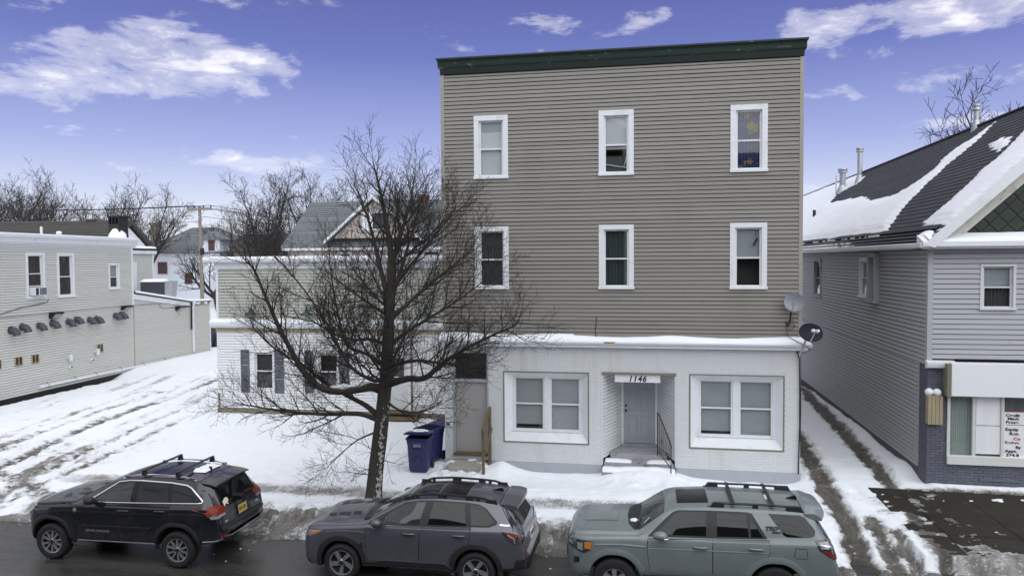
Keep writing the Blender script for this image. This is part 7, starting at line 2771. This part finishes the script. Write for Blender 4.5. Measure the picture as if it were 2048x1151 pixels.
c.panel('windscreen', [(.90, .73), (.94, .3), (.94, -.3), (.90, -.73), (.50, -.64), (.47, 0), (.50, .64)], 'top', M['car_glass_clear'], .006, .006)
c.panel('cowl', [(1.04, .70), (1.14, .45), (1.17, 0), (1.14, -.45), (1.04, -.70), (.90, -.73), (.95, -.3), (.95, .3), (.90, .73)], 'top', M['plastic'], .005, .006)
c.panel('hood', [(2.14, .0), (2.12, .5), (2.02, .68), (1.5, .74), (1.07, .74), (1.17, .45), (1.20, 0), (1.17, -.45), (1.07, -.74), (1.5, -.74), (2.02, -.68), (2.12, -.5)], 'top', M['tan_paint'], .006, .008)
c.panel('hood_bulge', [(1.95, .30), (1.35, .34), (1.32, -.34), (1.95, -.30)], 'top', M['tan_paint'], .022, .022)
c.panel('sunroof', [(.26, .40), (-.30, .42), (-.30, -.42), (.26, -.40)], 'top', M['gloss_black'], .006, .008)
c.panel('rear_window', [(.58, 1.62), (-.58, 1.62), (-.70, 1.34), (-.6, 1.27), (.6, 1.27), (.70, 1.34)], 'rear', M['car_glass'], .006, .008)
c.panel('rear_pillar_trim', [(-2.06, 1.63), (-2.12, 1.61), (-2.34, 1.27), (-2.28, 1.27)], 'side', M['plastic'], .006, .008, both=True)
sp = MB()
rows_ = []
for i in range(17):
    y = -.68 + 1.36 * i / 16
    e = (abs(y) / .68) ** 4
    cr = .045 * (1 - (y / .68) ** 2)
    rows_.append([(-1.92, y, 1.685 + cr), (-2.08, y, 1.695 + cr), (-2.28 + .10 * e, y, 1.67 + cr - .03 * e), (-2.31 + .10 * e, y, 1.63 + cr - .03 * e), (-2.20, y, 1.57 + cr * .4), (-2.0, y, 1.60)])
sp.grid(rows_)
sp.face(rows_[0])
sp.face(rows_[-1][::-1])
build('spoiler', sp, M['tan_paint'], c.t, True, 40)
c.rails(-.28, -1.92, .60, 1.78, .065, M['plastic'], .022, 3)
for s in (1, -1):
    for x0, x1 in ((-.30, -.56), (-1.62, -1.93)):
        p, nn = c.hit((x0 + x1) / 2, .60, 'top')
        b = MB().prism([(x0, p.z - .02), (x1, p.z - .03), (x1 + (.06 if x1 < -1.5 else 0), p.z + .085), (x0 - (.08 if x0 > -.5 else 0), p.z + .085)], s * .60 - .032, s * .60 + .032, 'xz')
        build('rail_cover', b, M['plastic'], c.t, bevel=.012)
c.crossbar(-.72, .60, 1.80, M['plastic'], feet=False)
c.crossbar(-1.40, .60, 1.797, M['plastic'], feet=False)
b = MB()
b.prism([(-1.72, 1.745), (-1.92, 1.73), (-1.90, 1.80), (-1.88, 1.805)], -.025, .025, 'xz')
build('antenna_fin', b, M['gloss_black'], c.t, bevel=.008)
b = MB()
b.grid([[(-1.34 - .12 * i / 4, -.12 + .26 * j / 4, 1.757 + (.03 if 0 < i < 4 and 0 < j < 4 else -.004)) for j in range(5)] for i in range(5)])
build('roof_snow_patch', b, M['snow'], c.t, True)
for wx in (1.395, -1.395):
    c.flare(wx, .42, .468, .565, M['tan_paint'], -8, 188, .018, shape=lambda a: 1 + .035 * abs(math.sin(2 * a)))
c.strip('sill_cladding', [(.82, .50), (-.84, .51)], 'side', .07, M['plastic'], .012)
c.panel('head_lamp', [(1.78, 1.10), (2.10, 1.11), (2.23, 1.06), (2.24, .98), (1.94, .88), (1.82, .95)], 'side', M['lens_smoke'], .010, .014, both=True)
c.panel('side_marker', [(1.79, 1.085), (1.93, 1.08), (1.93, .97), (1.82, .96)], 'side', M['lens_amber'], .016, .012, both=True)
c.panel('head_lamp_lens', [(1.96, 1.06), (2.06, 1.06), (2.06, .95), (1.96, .93)], 'side', M['lens_clear'], .016, .012, both=True)
c.panel('head_lamp_lens', [(2.14, 1.075), (2.225, 1.05), (2.23, 1.0), (2.15, 1.0)], 'side', M['lens_clear'], .016, .012, both=True)
c.panel('fog_lamp_recess', [(2.03, .80), (2.13, .79), (2.14, .66), (2.03, .70)], 'side', M['plastic'], .006, .010, both=True)
c.panel('grille', [(.60, 1.06), (-.60, 1.06), (-.64, .72), (.64, .72)], 'front', M['plastic'], .010, .012)
c.panel('tail_light', [(-2.06, 1.30), (-2.30, 1.305), (-2.42, 1.24), (-2.43, 1.02), (-2.37, .985), (-2.12, 1.14), (-2.08, 1.2)], 'side', M['lens_smoke'], .012, .018, both=True)
c.panel('tail_light_lens', [(-2.10, 1.265), (-2.30, 1.27), (-2.40, 1.225), (-2.405, 1.175), (-2.14, 1.165)], 'side', M['lens_clear'], .018, .012, both=True)
c.panel('tail_light_lens', [(-2.16, 1.135), (-2.25, 1.135), (-2.39, 1.055), (-2.40, 1.01), (-2.35, 1.0)], 'side', M['lens_red'], .018, .012, both=True)
c.strip('tail_light_band', [(-2.12, 1.215), (-2.40, 1.205)], 'side', .016, M['chrome'], .022)
for s in (1, -1):
    c.panel('tail_light', [(s * .90, 1.28), (s * .72, 1.27), (s * .72, 1.02), (s * .89, 1.0)], 'rear', M['lens_red'], .012, .018)
c.strip('fuel_door', [(-1.72, 1.16), (-1.90, 1.16), (-1.92, 1.02), (-1.90, .99), (-1.73, .99), (-1.70, 1.02)], 'side', .010, M['seam'], .002, closed=True)
c.strip('body_crease', [(.78, 1.03), (-.3, 1.045), (-1.28, 1.05)], 'side', .030, M['tan_paint'], .003, rise=.003)
c.strip('fender_crease', [(1.74, 1.04), (1.3, 1.07), (.84, 1.055)], 'side', .04, M['tan_paint'], .004, rise=.004)
c.strip('tailgate_seam', [(-1.97, 1.73), (-2.06, 1.64), (-2.32, 1.31)], 'side', .012, M['seam'], .003)
c.strip('roof_seam', [(-1.92, .62), (-1.92, -.62)], 'top', .012, M['seam'], .003, both=False)
c.text('pillar_badge', 'TRD', (-1.225, 1.42), 'side', .088, M['ink'], shear=.35, offset=.006, sx=1.25)
c.text('pillar_badge', 'SPORT', (-1.345, 1.378), 'side', .038, M['ink'], shear=.35, offset=.004, sx=1.2)
for a0, a1, q in ((.80, .40, 0), (.80, -.35, 1)):
    b = MB()
    p0_, _ = c.hit(1.0, a0 - .15, 'top')
    p1_, _ = c.hit(.92, a1 - .1, 'top')
    b.tube([p0_ + Vector((0, 0, .02)), p0_.lerp(p1_, .5) + Vector((0, 0, .03)), p1_ + Vector((0, 0, .02))], .010, 5)
    build('wiper', b, M['plastic'], c.t)
p, nn = c.hit(.86, .60, 'top')
b = MB().grid([[p + Vector((-.05 * i, .03 * j - .01 * i, .052 * i + .012)) for i in range(3)] for j in range(-1, 2)])
build('inspection_sticker', b, mat('sticker_blue', (.55, .70, .72), .5, .2, 12), c.t)
b = MB()
rr = random.Random(3)
b.lathe([(.10, 0), (.09, .02), (.03, .035)], 8, 'z', (1.04, .30, 1.30), wob=lambda k, i: rr.uniform(-.03, .03))
build('cowl_snow', b, M['snow'], c.t, True)
c.mirror(.56, 1.31, 1.06, M['tan_paint'], .15, .085, .10)
p = c.t
for s in (1, -1):
    b = MB().tube([(.60, s * 1.10, 1.275), (.50, s * 1.145, 1.28), (.43, s * 1.13, 1.285)], .014, 6)
    build('mirror_lamp', b, M['chrome'], c.t, True)
c.wheels((1.395, -1.395), .815, .405, .225, .265, (6, 'five'), True, M['alloy'])
